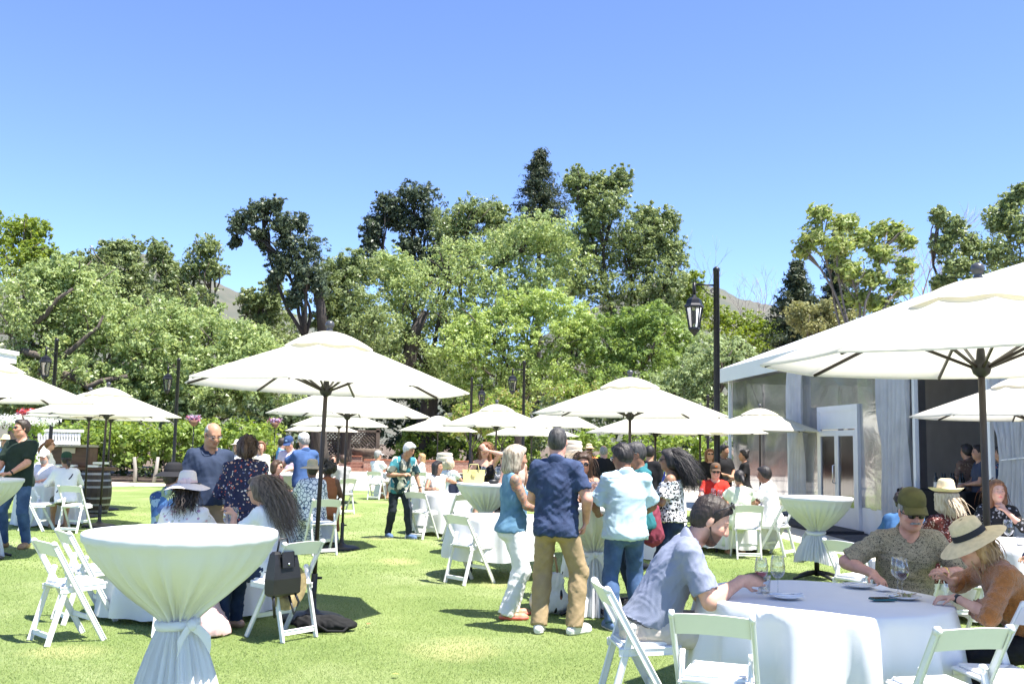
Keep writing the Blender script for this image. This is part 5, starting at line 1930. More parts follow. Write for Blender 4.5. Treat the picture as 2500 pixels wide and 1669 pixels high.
    def build(s):
        q = s.q
        X = gx(q['px'], s.d, q.get('zref', 1.2 if s.sit else 1.5)) if 'X' not in q else q['X']
        yaw = q.get('yaw', 0)
        s.root = bpy.data.objects.new('person', bpy.data.meshes.new('person'))
        link(s.root)
        s.root.location = (X, s.d, q.get('z', 0))
        s.root.rotation_euler = (0, 0, R(yaw))
        tag(s.root, q['label'], 'person', q.get('group', 'guests at the garden party'))
        s.MW = Matrix.Translation((X, s.d, q.get('z', 0))) @ Matrix.Rotation(R(yaw), 4, 'Z')
        s.clothes(); s.hair(); s.hat(); s.glasses(); s.shoes(); s.extras()
        f = Field(s.lo, s.hi, s.res)
        s.torso(f)
        for m in (-1, 1):
            s.leg(f, m); s.foot(f, m)
            s.arm(f, m); s.handg(f, m)
        s.head_(f)
        V, Q = f.mesh()
        V = smoothmesh(V, Q, 1, .35)
        hid = np.zeros(len(V), bool)
        for c in s.cov:
            i = np.clip(np.rint((V - c.lo) / c.h).astype(int), 0, c.n - 1)
            hid |= c.F[i[:, 0], i[:, 1], i[:, 2]] < -.006
        key = np.floor((V - s.lo) / (s.res * 3.4)).astype(np.int64)
        kk = (key[:, 0] * 4096 + key[:, 1]) * 4096 + key[:, 2]
        kk = np.where(hid, kk, -1 - np.arange(len(V)))
        _, inv = np.unique(kk, return_inverse=True)
        inv = inv.ravel()
        nV = np.zeros((inv.max() + 1, 3)); cn = np.zeros(inv.max() + 1)
        np.add.at(nV, inv, V); np.add.at(cn, inv, 1)
        V = nV / cn[:, None]
        T = np.concatenate([inv[Q[:, [0, 1, 2]]], inv[Q[:, [0, 2, 3]]]])
        T = T[(T[:, 0] != T[:, 1]) & (T[:, 1] != T[:, 2]) & (T[:, 0] != T[:, 2])]
        _, u = np.unique(np.sort(T, 1), axis=0, return_index=True)
        T = T[u]
        me = mesh_np('person', V, T)
        ca = me.color_attributes.new('Col', 'FLOAT_COLOR', 'POINT')
        C = np.ones((len(V), 4), np.float32); C[:, :3] = s.paint(V)
        ca.data.foreach_set('color', C.ravel())
        me.materials.append(SKINM)
        s.root.data = me
        s.cov = None
        return s

    def clothes(s):
        q, k = s.q, s.k
        cres = max(s.res * 1.38, .009)
        s.cov = []
        t = q.get('top')
        b = q.get('bottom')
        if b:
            kind, m = b[0], b[1]
            w = dict(b[2]) if len(b) > 2 else {}
            f = Field(s.lo, s.hi, cres)
            inf = w.get('inf', .013)
            wst = w.get('waist', .10)
            if t:
                th = (dict(t[2]) if len(t) > 2 else {}).get('hem', -.10)
                if th < .05: wst = min(wst, th + .035)
            if kind in ('trousers', 'shorts', 'capri'):
                up = {'trousers': w.get('len', 2.06), 'shorts': .93, 'capri': 1.6}[kind]
                s.torso(f, inf)
                f.plane(s.P0 + s.Rt @ np.array([0, 0, wst * k]), s.Rt @ np.array([0, 0, 1.]))
                for mm in (-1, 1): s.leg(f, mm, inf, up, .035, w.get('wide', .012))
                V, Q = f.mesh()
                V = wrinkle(V, Q, w.get('amp', .006), 22, s.seed, (0, 0, 1), .8)
            else:   # skirt (standing: flared; sitting: over the thighs and hanging)
                s.torso(f, inf)
                f.plane(s.P0 + s.Rt @ np.array([0, 0, wst * k]), s.Rt @ np.array([0, 0, 1.]))
                hem = w.get('hem', .35)
                if s.sit:
                    kc = (s.knee[-1] + s.knee[1]) / 2
                    for mm in (-1, 1): f.cap(s.hip[mm], s.knee[mm], .105 * k, .085 * k, .08)
                    f.cap(s.P0, kc, .12 * k, .11 * k, .08)
                    bot = kc + np.array([0, .03, 0]); bot[2] = hem
                    for mm in (-1, 1):
                        b2 = s.knee[mm] * np.array([1, 1, 0]) + np.array([mm * .03, .02, hem])
                        f.cap(s.knee[mm], b2 - np.array([0, 0, .05]), .085 * k, .11 * k, .10, 0, [(b2, np.array([0, 0, -1.]))])
                    f.cap(kc, bot - np.array([0, 0, .05]), .08 * k, .1 * k, .08, 0, [(bot, np.array([0, 0, -1.]))])
                else:
                    fl = w.get('flare', .2)
                    c = s.P0 * [1, 1, 0] + np.array([0, 0, hem])
                    f.cap(s.P0 + np.array([0, 0, -.02]), c - np.array([0, 0, .05]), .15 * k, fl, .05, 0, [(c, np.array([0, 0, -1.]))])
                V, Q = f.mesh()
                if not s.sit and len(V):
                    cc = V[:, :2] - s.P0[:2]
                    a = np.arctan2(cc[:, 1], cc[:, 0])
                    ww = np.clip((s.P0[2] - V[:, 2]) / .5, 0, 1)
                    V = V.copy(); V[:, :2] += cc * (ww * .09 * np.cos(9 * a + 2 * np.sin(2 * a)))[:, None]
                V = wrinkle(V, Q, w.get('amp', .010), 18, s.seed, (0, 0, 1), 3.5)
            s.cov.append(f)
            s.add({'trousers': 'trousers', 'shorts': 'shorts', 'capri': 'trousers'}.get(kind, 'skirt'), V, Q, m)
            if w.get('belt'):
                f = Field(s.lo, s.hi, cres); s.torso(f, inf + .008)
                up = s.Rt @ np.array([0, 0, 1.])
                f.plane(s.P0 + up * (wst - .005) * k, up); f.plane(s.P0 + up * (wst - .045) * k, -up)
                V, Q = f.mesh(); s.add('belt', V, Q, w['belt'])
        if t:
            kind, m = t[0], t[1]
            w = dict(t[2]) if len(t) > 2 else {}
            f = Field(s.lo, s.hi, cres)
            inf = w.get('inf', .018)
            s.torso(f, inf, lower=w.get('hem', -.1) < 0)
            up = s.Rt @ np.array([0, 0, 1.])
            loose = w.get('loose', .0 if s.fem else .006)
            hem_ = w.get('hem', -.10)
            fwd_ = s.Rt @ np.array([0, 1., 0])
            fat = q.get('fat', 0.0)
            rr = (.122 if s.fem else .138) * k + loose * .6 + fat
            f.cap(s.W + s.Rc @ np.array([0, .0, .16]) * k, s.P0 + s.Rt @ np.array([0, .0 + fat * .3, hem_ - .05]) * k, rr, rr + .014 + loose, .06, inf, None, 'add', (fwd_, 1.36))
            if hem_ < .04:
                for mm in (-1, 1): f.ell(s.P0 + s.Rt @ np.array([mm * .06, -.055, -.05]) * k, np.array([.098, .095, .1]) * k, s.Rt, .05, inf)
            f.plane(s.P0 + up * hem_ * k, -up)
            slv = {'tee': .62, 'polo': .72, 'shirt': .78, 'long': 1.9, 'elbow': 1.35, 'tank': .0, 'off': .0}[kind]
            slv = w.get('sleeve', slv)
            if slv > 0:
                for mm in (-1, 1): s.arm(f, mm, inf * .8, slv, .03, w.get('flare', .016))
            n = s.Rc @ unit(np.array([0, .42, .9]))
            if kind == 'off':
                f.plane(s.W + s.Rc @ np.array([0, .0, .29]) * k, s.Rc @ np.array([0, .15, 1.]))
            elif kind == 'tank':
                f.plane(s.N + s.Rc @ np.array([0, .03, -.035]) * k, s.Rc @ unit(np.array([0, .75, .7])))
                for mm in (-1, 1): f.ell(s.sh[mm] + s.Rc @ np.array([mm * .05, 0, .0]) * k, np.array([.06, .14, .13]) * k, s.Rc, .02, 0, None, 'sub')
            else:
                f.plane(s.N + s.Rc @ np.array([0, .0, .045 + w.get('neckz', 0)]) * k, n)
                nr = (.052 if s.fem else .06) * k
                f.cap(s.N + s.Rc @ np.array([0, .012, -.02]) * k, s.H, nr, nr, .015, 0, None, 'sub')
                if w.get('scoop'): f.ell(s.N + s.Rc @ np.array([0, .10, -.01]) * k, np.array([.08, .1, .06]) * k, s.Rc, .02, 0, None, 'sub')
                if w.get('vneck', .0) > 0:
                    f.cap(s.N + s.Rc @ np.array([0, .10, .02]) * k, s.N + s.Rc @ np.array([0, .14, -.02 - w['vneck']]) * k, .05, .012, .02, 0, None, 'sub')
            V, Q = f.mesh()
            V = wrinkle(V, Q, w.get('amp', .009), w.get('freq', 24), s.seed + 1, s.Rc @ np.array([0.4, .2, .6]), 1.7)
            nm = w.get('name', {'tee': 'shirt', 'polo': 'shirt', 'shirt': 'shirt', 'long': 'top', 'elbow': 'top', 'tank': 'top', 'off': 'blouse'}[kind])
            s.cov.append(f)
            so = s.add(nm, V, Q, m)
            if w.get('collar', kind in ('polo', 'shirt')):
                # stand collar folded over: two leaves round the neck
                mb = MB()
                n_ = 22
                Vc, Fc = [], []
                for i in range(n_ + 1):
                    a = R(110) + (R(430) - R(110)) * i / n_          # open in front
                    open_ = min(i, n_ - i) / (n_ / 2)
                    for (rr, zz) in ((.060, .02), (.064, .045 + .012 * open_), (.076 + .012 * (1 - open_), .030), (.088 + .02 * (1 - open_), -.012 - .02 * (1 - open_))):
                        p = s.N + s.Rc @ (np.array([rr * math.cos(a) * 1.08, rr * math.sin(a) + .006 - (zz) * .35, zz - .02 + .03 * -math.sin(a) * 1.0]) * k)
                        Vc.append(tuple(p))
                for i in range(n_):
                    for j in range(3):
                        a = i * 4 + j
                        Fc.append((a, a + 4, a + 5, a + 1))
                mb.add(Vc, Fc, True)
                o = mb.build('collar', w.get('collarm', m), so)
            if w.get('pocket'):
                c = s.W + s.Rc @ np.array([.075, .13 + q.get('fat', 0) * .5, .17]) * k
                MB().box(c, (.1, .012, .11), Matrix(s.Rc.tolist())).build('pocket', m, so)
            if w.get('undershirt'):
                pass

    def hair(s):
        q = s.q
        hk = q.get('hair')
        if not hk: return
        kind, colr = hk[0], hk[1]
        w = dict(hk[2]) if len(hk) > 2 else {}
        k = s.k * q.get('headk', 1.0)
        P, Rh = s.hp_, s.Rh
        res = min(max(s.res, .006), .012)
        m_ = hm(colr)
        f = Field(s.H - (.38 if not w.get('mass') else .6), s.H + (.26 if not w.get('mass') else .6), res)
        vol = w.get('vol', .012)
        def hl(p0, p1):       # hairline plane through two points of the head's profile; cuts the face side away
            a, b = np.array([0, *p0]), np.array([0, *p1])
            v = unit(b - a)
            n = np.array([0, -v[2], v[1]])
            if n[1] < 0 or (abs(n[1]) < 1e-6): n = -n
            n = n if n[1] > 0 else -n
            return (P(*a), Rh @ n)
        front, nape = w.get('front', (.070, .092)), w.get('nape', (-.028, -.07))
        cutf = hl(front, nape)
        f.ell(P(0, -.018, .038), np.array([.078 + vol, .096 + vol, .088 + vol]) * k, Rh, .02, 0, [cutf])
        f.ell(P(0, -.035, -.01), np.array([.072 + vol * .8, .072 + vol, .085]) * k, Rh, .03, 0, [cutf, (P(0, 0, w.get('bottom', -.085)), Rh @ np.array([0, 0, -1.]))])
        f.cap(P(-.03, .05, .092), P(.03, .05, .094), .020 * k + vol * .5, .020 * k + vol * .5, .03, 0, [(P(0, front[0] + .014, 0), Rh @ np.array([0, 1., 0]))])
        if kind in ('balding',):
            f.ell(P(0, .01, .10), np.array([.075, .09, .05]) * k, Rh, .02, 0, None, 'sub')
        if kind == 'bun': f.ell(P(0, -.10, .10), np.array([.045, .042, .042]) * k, Rh, .02)
        if kind in ('bob', 'long', 'wind'):
            L = w.get('len', .12)
            for m in (-1, 1):
                f.cap(P(m * .07, -.015, .03), P(m * .078, -.01 + w.get('fwd', 0), -.02 - L), .03 * k + vol, .026 * k + vol, .04)
            f.cap(P(0, -.07, .02), P(0, -.075, -.03 - L), .065 * k + vol, .055 * k + vol, .04)
            for m in (-1, 1): f.cap(P(m * .04, -.05, .02), P(m * .05, -.055, -.03 - L), .05 * k + vol, .04 * k + vol, .04)
        if w.get('mass'):
            wv = unit(np.array(w['wind'])); g = np.random.default_rng(s.seed + 4)
            for i in range(w.get('nm', 26)):
                a = np.array([g.uniform(-1, 1) * .06, -.05 - g.random() * .05, g.uniform(-.05, .09)])
                p = P(*a); v = unit(Rh @ np.array([0, -1, .1]) * .6 + wv * .5)
                L = w['mass'] * g.uniform(.65, 1.0)
                dv = unit(wv + g.normal(0, w.get('mspread', .16), 3))
                q_ = p
                for j in range(4):
                    v = unit(v * .55 + dv * .5 + np.array([0, 0, -1.]) * w.get('grav', 0) * (j + 1) / 4)
                    e = q_ + v * L / 4
                    f.cap(q_, e, (.036, .03, .024, .016)[j] * k, (.03, .024, .016, .004)[j] * k, .015)
                    q_ = e
        if kind == 'curly':
            g = np.random.default_rng(s.seed)
            for i in range(w.get('n', 60)):
                a = g.normal(size=3); a /= np.linalg.norm(a)
                if a[1] > .45 and a[2] < .75: continue
                if a[2] < -.75: continue
                rr = w.get('r', .105)
                f.ell(P(a[0] * rr, -.02 + a[1] * rr, .025 + a[2] * rr * 1.05), np.array([.032, .032, .03]) * k * g.uniform(.7, 1.2), None, .012)
        if q.get('hat'): f.plane(P(0, 0, .06), Rh @ rx(dict(q['hat'][2]).get('tilt', 6) if len(q['hat']) > 2 else 6) @ np.array([0, 0, 1.]))
        V, Q = f.mesh()
        V = wrinkle(V, Q, w.get('amp', .004), 60, s.seed + 5, Rh @ np.array([0, -.3, 1]), 2.5)
        # strands: ribbons from the scalp along gravity / wind
        n = w.get('strands', 0)
        Vs, Qs = [], []
        if n:
            g = np.random.default_rng(s.seed + 9)
            wind = np.array(w.get('wind', (0, -.1, -1.0)), float)
            L = w.get('slen', .3)
            for i in range(n):
                a = g.normal(size=3); a /= np.linalg.norm(a)
                a[1] = -abs(a[1]) * (1 if g.random() < w.get('backf', .8) else -.25)
                if q.get('hat'): a[2] = -abs(a[2]) - .1
                p = P(a[0] * .08, -.018 + a[1] * .1, .038 + a[2] * .08)
                out = Rh @ a
                sd = unit(np.cross(wind, out) + g.normal(0, .3, 3))
                ln = L * g.uniform(.6, 1.1)
                v = out * .5 + Rh @ np.array([0, -.3, .1])
                pts = [p]
                seg = 9
                wv = wind + g.normal(0, w.get('spread', .16), 3)
                ph = g.uniform(0, 6)
                for j in range(seg):
                    t = (j + 1) / seg
                    v = v * .7 + wv * .3 + np.array([0, 0, -1.]) * w.get('grav', .0) * t
                    v = unit(v)
                    p = p + v * ln / seg + sd * math.sin(ph + t * w.get('wave', 5)) * w.get('wamp', .006)
                    # keep strands outside the head
                    loc = (p - s.H) @ Rh
                    e = loc - np.array([0, -.016, .03]) * k
                    rr = np.sqrt((e[0] / .088) ** 2 + (e[1] / .106) ** 2 + (e[2] / .105) ** 2) / k
                    if rr < 1: p = s.H + Rh @ (np.array([0, -.016, .03]) * k + e / rr)
                    pts.append(p.copy())
                wd = w.get('sw', .007)
                b0 = len(V) + len(Vs)
                for j, pp in enumerate(pts):
                    ww = wd * (1 - .75 * (j / seg) ** 1.5)
                    Vs += [pp - sd * ww, pp + sd * ww]
                for j in range(seg):
                    Qs.append((b0 + 2 * j, b0 + 2 * j + 1, b0 + 2 * j + 3, b0 + 2 * j + 2))
            V = np.concatenate([V, np.array(Vs)]); Q = np.concatenate([Q, np.array(Qs)])
        s.add('hair', V, Q, m_)
        if kind == 'pony' or w.get('pony'):
            a = P(0, -.11, w.get('pz', .05)); dv = Rh @ unit(np.array(w.get('pdir', (0, -.5, -1.)))) * w.get('plen', .2)
            mb = MB(); mb.tube([a, a + dv * .3 + Rh @ np.array([0, -.03, 0]), a + dv * .65 + Rh @ np.array([0, -.03, 0]), a + dv], [.022 * k, .034 * k, .03 * k, .008], 10)
            mb.build('ponytail', m_, s.root)
        if q.get('moustache'):
            mb = MB(); mb.tube([P(-.032, .082, -.052), P(-.014, .096, -.044), P(.014, .096, -.044), P(.032, .082, -.052)], [.006, .0095, .0095, .006], 8)
            mb.build('moustache', hm(q['moustache']), s.root)
        if q.get('beard') and q['beard'][0] == 'full':
            f = Field(s.H - .2, s.H + .15, res)
            f.ell(P(0, .044, -.09), np.array([.053, .047, .04]) * k, Rh, .02, 0, [(P(0, 0, -.068), Rh @ unit(np.array([0, .25, 1.]))), (P(0, .0, 0), Rh @ np.array([0, -1., 0]))])
            for mm in (-1, 1): f.cap(P(mm * .064, .01, -.035), P(mm * .05, .04, -.085), .010 * k, .014 * k, .02)
            V, Q = f.mesh(); s.add('beard', wrinkle(V, Q, .003, 80, 3), Q, hm(q['beard'][1]))

    def hat(s):
        q = s.q
        h = q.get('hat')
        if not h: return
        kind, m = h[0], h[1]
        w = dict(h[2]) if len(h) > 2 else {}
        k = s.k * q.get('headk', 1.0)
        T = Matrix((s.Rh @ rx(w.get('tilt', 6))).tolist())
        c = Vector(s.hp_(0, -.016, w.get('z', .06)))
        sx, sy = .92, 1.12
        if kind == 'cap':
            n, V, F = 24, [], []
            prof = [(.098, -.012), (.099, .0), (.097, .03), (.088, .06), (.068, .083), (.035, .097), (.004, .10)]
            mb = MB().lathe([(r * k, z * k) for r, z in prof], 24, c, sx, sy, M=T)
            o = mb.build('cap', m, s.root)
            V, F = [], []
            for j in range(5):
                t = j / 4
                for i in range(13):
                    a = R(90) + (i / 12 - .5) * R(118)
                    r0 = .099
                    ext = .085 * math.cos((i / 12 - .5) * R(118)) ** .6 * t
                    p = Vector((r0 * math.cos(a) * sx, r0 * math.sin(a) * sy + ext, -.010 - .022 * t - .018 * abs(i / 6 - 1) ** 2 * (t + .2)))
                    V.append(c + T @ (p * k))
            V += [v - T @ Vector((0, 0, .005)) for v in V]
            for j in range(4):
                for i in range(12):
                    a = j * 13 + i
                    F.append((a, a + 1, a + 14, a + 13)); F.append((a + 65, a + 78, a + 79, a + 66))
            MB().add(V, F, True).build('bill', w.get('billm', m), o)
            if w.get('logo'):
                mb = MB(); mb.box(c + T @ Vector((0, .108 * k, .032 * k)), (.045 * k, .008, .028 * k), T @ Matrix.Rotation(R(-14), 3, 'X')); mb.build('emblem', w['logo'], o)
        else:
            R1, R0, hh = w.get('brim', .19), .095, w.get('height', .11)
            dr = w.get('droop', .02)
            up = w.get('upturn', 0.0)
            n = 40
            V, F = [], []
            prof = []
            tp = w.get('taper', .85)
            for (r, z) in [(.01, hh), (R0 * tp * .6, hh + .002), (R0 * tp * .92, hh - .012), (R0 * tp, hh - .03), (R0 * (tp + 1) / 2, hh * .45), (R0, .004)]: prof.append((r, z, 0))
            for i in range(1, 7):
                t = i / 6
                prof.append((R0 + (R1 - R0) * t, .004 - dr * t ** 1.4, t))
            for (r, z, t) in prof:
                for i in range(n):
                    a = 2 * PI * i / n
                    # the brim is bent: down in front and behind (or turned up at the sides)
                    zz = z + t * t * (up * abs(math.cos(a)) ** 2 - w.get('frontdip', .0) * max(0, math.sin(a)) + w.get('wave', .0) * math.sin(3 * a + 1)) + t * t * w.get('backup', 0) * max(0, -math.sin(a))
                    V.append(c + T @ (Vector((r * math.cos(a) * (sx if t == 0 else sx + .06 * t), r * math.sin(a) * (sy - .1 * t), zz)) * k))
            for j in range(len(prof) - 1):
                for i in range(n):
                    l = (i + 1) % n
                    F.append((j * n + i, (j + 1) * n + i, (j + 1) * n + l, j * n + l))
            o = MB().add(V, F, True).build('hat', m, s.root)
            if w.get('band'):
                bh = w.get('bandh', .032)
                mb = MB().lathe([((R0 + .003) * k, .006 * k), ((R0 * (1 + (tp - 1) * bh / hh * 1.0) + .003) * k, bh * k)], 36, c, sx, sy, M=T)
                mb.build('hat_band', w['band'], o)
                if w.get('bow'):
                    b0 = c + T @ (Vector((0, -.115, .016)) * k)
                    for mm in (-1, 1):
                        mb = MB(); mb.lathe([(.003, -.004), (.02, 0), (.026, .02), (.02, .045), (.003, .052)], 10, b0, 1, .5, M=T @ Matrix.Rotation(R(75 * mm), 3, 'Y'))
                        mb.build('bow_loop', w['band'], o)
                        mb = MB(); mb.bar(b0, b0 + T @ Vector((mm * .035, -.02, -.055)), .02, .004, (0, 1, 0)); mb.build('bow_tail', w['band'], o)

    def glasses(s):
        q = s.q
        g = q.get('glasses')
        if not g: return
        k = s.k * q.get('headk', 1.0)
        P = s.hp_
        up = 0.0
        T = Matrix(s.Rh.tolist())
        dy, dz = 0.0, 0.0
        if g == 'up':
            T = T @ Matrix.Rotation(R(48), 3, 'X')
            ctr = lambda x, y, z: Vector(P(0, -.012, .035)) + T @ (Vector((x * 1.1, y + .016, z)) * k)
        else:
            ctr = lambda x, y, z: Vector(P(x, y, z))
        big = 1.25 if g == 'big' else 1.0
        lensm = LENS if g != 'clear' else glassmat('spectacle_glass', (.95, .95, .95))
        root = None
        for m in (-1, 1):
            mb = MB()
            c = ctr(m * .034, .101, .008)
            Mx = T @ Matrix.Rotation(R(-m * 14), 3, 'Z') @ Matrix.Rotation(R(90), 3, 'X')
            mb.lathe([(.001, .004), (.017 * k * big, .003), (.0225 * k * big, 0), (.02 * k * big, -.003), (.001, -.003)], 14, c, 1.12, .86, M=Mx)
            if root is None: root = mb.build('sunglasses' if g != 'clear' else 'glasses', lensm, s.root)
            else: mb.build('lens', lensm, root)
            mb = MB(); mb.tube([ctr(m * .056, .093, .014), ctr(m * .078, .06, .013), ctr(m * .081, .0, .01), ctr(m * .078, -.02, -.008)], .0032 * k + .0008, 6)
            mb.build('temple', BLK, root)
        mb = MB(); mb.tube([ctr(-.013, .106, .012), ctr(0, .111, .014), ctr(.013, .106, .012)], .003 * k, 6); mb.build('bridge', BLK, root)

    def shoes(s):
        q = s.q
        sh = q.get('shoes')
        if not sh: return
        m = sh[0]; kind = sh[1] if len(sh) > 1 else 'shoe'
        for mm in (-1, 1):
            A, T = s.ank[mm], s.toe[mm]
            f = Field(np.minimum(A, T) - .13, np.maximum(A, T) + .13, max(s.res, .007))
            s.foot(f, mm, .007)
            f.plane(A + np.array([0, 0, .0 if kind == 'shoe' else -.045]), np.array([0, 0, 1.]))
            V, Q = f.mesh()
            o = s.add('shoe', V, Q, m)
            if len(sh) > 2 and o is not None:
                f = Field(np.minimum(A, T) - .13, np.maximum(A, T) + .13, max(s.res, .007))
                s.foot(f, mm, .010)
                f.plane(A * [1, 1, 0] + np.array([0, 0, A[2] - .062 * s.k]), np.array([0, 0, 1.]))
                V, Q = f.mesh()
                if len(V): obj_me('sole', mesh_np('sole', V, Q), sh[2], o)

    def extras(s):
        q = s.q
        if q.get('watch'):
            m = q['watch'][0]
            a = s.wri[m] + (s.elb[m] - s.wri[m]) * .08; u = unit(s.wri[m] - s.elb[m])
            mb = MB(); mb.tube([tuple(a - u * .011), tuple(a + u * .011)], .034 * s.k * (.85 if s.fem else 1), 14); w_ = mb.build('watch', q['watch'][1], s.root)
        if q.get('strap'):
            m, mt = q['strap']
            p = [s.sh[m] + s.Rc @ np.array([0, .02, .075]), s.W + s.Rc @ np.array([m * .06, -.135, .2]), s.P0 + s.Rt @ np.array([-m * .17, -.06, .1])]
            MB().tube([tuple(x) for x in p], .012, 6).build('strap', mt, s.root)


def person(**q):
    return Person(**q).build()
# ================================================================== THE GUESTS
def cl(name, c, var=.12, rough=.85, bump=.25, bs=90, c2=None, vs=14): return mat('cloth_' + name, c, rough, var, vs, bump, bs, col2=c2, bdist=.004, spec=.25)
WHITE = cl('white', (.78, .78, .78), .05)
CREAM = cl('cream', (.70, .66, .56), .08)
DENIM = cl('denim', (.085, .15, .29), c2=(.035, .07, .16), vs=7)
DENIMD = cl('dark_denim', (.03, .05, .10), c2=(.014, .024, .055), vs=7)
DENIML = cl('vest_denim', (.16, .30, .42), c2=(.08, .18, .29), vs=9)
NAVY = cl('navy', (.025, .033, .06), .25)
BLACK = cl('black', (.012, .012, .014), .2)
KHAKI = cl('khaki', (.36, .265, .15), .18)
STONE = cl('stone', (.52, .47, .41), .12)
STRAW = mat('straw', (.72, .58, .34), .8, .2, 30, .4, 160, bdist=.003)
PALEHAT = mat('pale_straw', (.80, .70, .64), .8, .06, 30, .3, 160, bdist=.003)
BEIGEH = mat('beige_felt', (.42, .36, .25), .85, .12, 12)
PINK = cl('pink', (.72, .42, .40), .15)
GREY = cl('grey', (.36, .36, .35), .15)
SNEAK = mat('white_leather', (.72, .72, .70), .5, .08, 10)
TANL = mat('tan_leather', (.40, .24, .13), .6, .2, 10)
BLKL = mat('black_leather', (.015, .015, .017), .4, .2, 10)
BLUEL = mat('blue_suede', (.10, .17, .33), .8, .2, 10)
SOLE = mat('rubber_sole', (.65, .65, .63), .7)

# ---- the seated three at the nearest table
MAN40 = person(px=1580, zref=.6, d=6.35, yaw=-94, h=1.88, headk=1.08, pose='sit', lean=20, bend=14, fat=.012, label='bearded man in grey-blue shirt, sunglasses on his head, leaning on the near table', shw=1.05, armk=1.08,
    head=(-4, 30, 0), skin='fair', hair=('short', 'dark', dict(vol=.010, amp=.005)), glasses='up', beard=('full', 'brown'), browc='dark',
    top=('shirt', cl('chambray', (.225, .25, .335), .06, bump=.3, bs=220), dict(hem=.005, amp=.007, sleeve=.82, flare=.022, loose=.014)), bottom=('trousers', cl('stone_twill', (.56, .50, .44), .1), dict(wide=.022, belt=cl('grey_belt', (.1, .1, .11)))),
    R=(.13, .56, .85, (.5, -.1, -1), (.1, 1, .12), .75), L=(.13, .37, .80, (-.6, .2, -1), (1, .2, -.25), .3), palmR=(-1, 0, 0), palmL=(0, 0, -1), shoes=(TANL,), feet={-1: (-.14, .34, 0), 1: (.12, .28, 0)})
MAN41 = person(px=2196, d=7.42, yaw=176, h=1.80, pose='sit', lean=12, bend=14, fat=.02, label='moustached man in olive cap and patterned shirt behind the near table', shw=1.08, armk=1.05,
    head=(0, 16, 0), skin='pink', hair=('short', 'grey', dict(vol=.006)), moustache='grey', glasses='dark', hat=('cap', mat('olive_canvas', (.115, .105, .028), .85, .4, 14), dict(z=.072, tilt=2)),
    top=('shirt', pattern('tan_geometric', (.30, .26, .18), [(.035, .033, .03), (.05, .045, .035), (.40, .35, .25)], 105, .40, kind='spots'), dict(hem=-.08, sleeve=.92, flare=.026, vneck=.03, loose=.02, pocket=True)), bottom=('trousers', KHAKI),
    R=(.30, .36, .80, (1, -.2, -.6), (-.2, .8, -.35), .5), L=(-.16, .40, .83, (-1, -.2, -.6), (.5, .6, .1), .8), shoes=(BLKL,), watch=(-1, mat('gold_metal', (.8, .55, .2), .3, metal=1)), browc='grey')
LADY42 = person(px=2535, zref=.9, d=6.02, yaw=84, h=1.66, fem=True, pose='sit', lean=24, bend=14, label='woman in orange knit sweater and black-banded straw hat at right edge', head=(4, 26, 0), skin='fair', shw=1.08,
    hair=('bob', 'gold', dict(len=.06, strands=220, slen=.17, wind=(0, -.25, -1), sw=.005, fwd=.0, vol=.006)), glasses='dark', lips=(.5, .16, .14),
    hat=('sun', STRAW, dict(brim=.215, band=mat('black_ribbon', (.012, .012, .014), .7), bandh=.045, droop=.035, frontdip=.02, height=.115, tilt=-2, z=.055, taper=.9)),
    top=('long', mat('orange_knit', (.42, .15, .03), .95, .35, 40, 1.0, 130, sheen=.4, bdist=.01), dict(hem=-.06, amp=.005, freq=34, flare=.022, inf=.026, sleeve=1.72, loose=.02, scoop=False)), bottom=('trousers', BLACK),
    L=(-.07, .50, .80, (-.9, -.3, -.5), (.25, 1, -.1), .55), R=(.18, .44, .86, (1, -.1, -.3), (-.1, .8, .5), .45), shoes=(BLKL,), watch=(-1, BLKL))

# ---- the standing group in the middle
MAN27 = person(px=1360, d=9.0, yaw=-14, h=1.80, fat=.014, label='man in navy linen shirt and khaki trousers, back to us', head=(2, 2, 0), skin='pink', shw=1.0, armk=1.05,
    hair=('short', 'salt', dict(vol=.004, amp=.002)), top=('shirt', cl('navy_linen', (.05, .075, .15), c2=(.028, .042, .09), bump=.5, bs=160), dict(hem=-.11, amp=.010, sleeve=.74, flare=.018, loose=.010)),
    bottom=('trousers', KHAKI, dict(wide=.03, amp=.007)), R=(.25, .10, .98, (.6, -.9, -.1), (-.3, .35, -1), .8), L=(-.16, .30, 1.08), shoes=(SNEAK, 'shoe', SOLE), feet={-1: (-.14, -.02, 10), 1: (.17, .02, -28)})
LADY26 = person(px=1254, d=9.75, yaw=-76, h=1.63, fem=True, label='blonde woman with tattooed arm, denim vest and white flared jeans', head=(0, 8, 0), skin='tan', tattoo=1, fat=.006,
    hair=('bob', 'ashblonde', dict(len=.085, vol=.020, amp=.003)), top=('tank', DENIML, dict(hem=-.06, amp=.005, inf=.020, loose=.006, name='vest')),
    bottom=('trousers', WHITE, dict(wide=.038, amp=.006, len=2.1)), R=(.06, .26, 1.02, (.9, -.6, -.5), (-.9, .4, 0), .4), L=(-.1, .28, 1.02), shoes=(mat('coral_sandal', (.65, .12, .09), .6), 'low'), feet={-1: (-.12, .04, 10), 1: (.09, -.06, -10)})
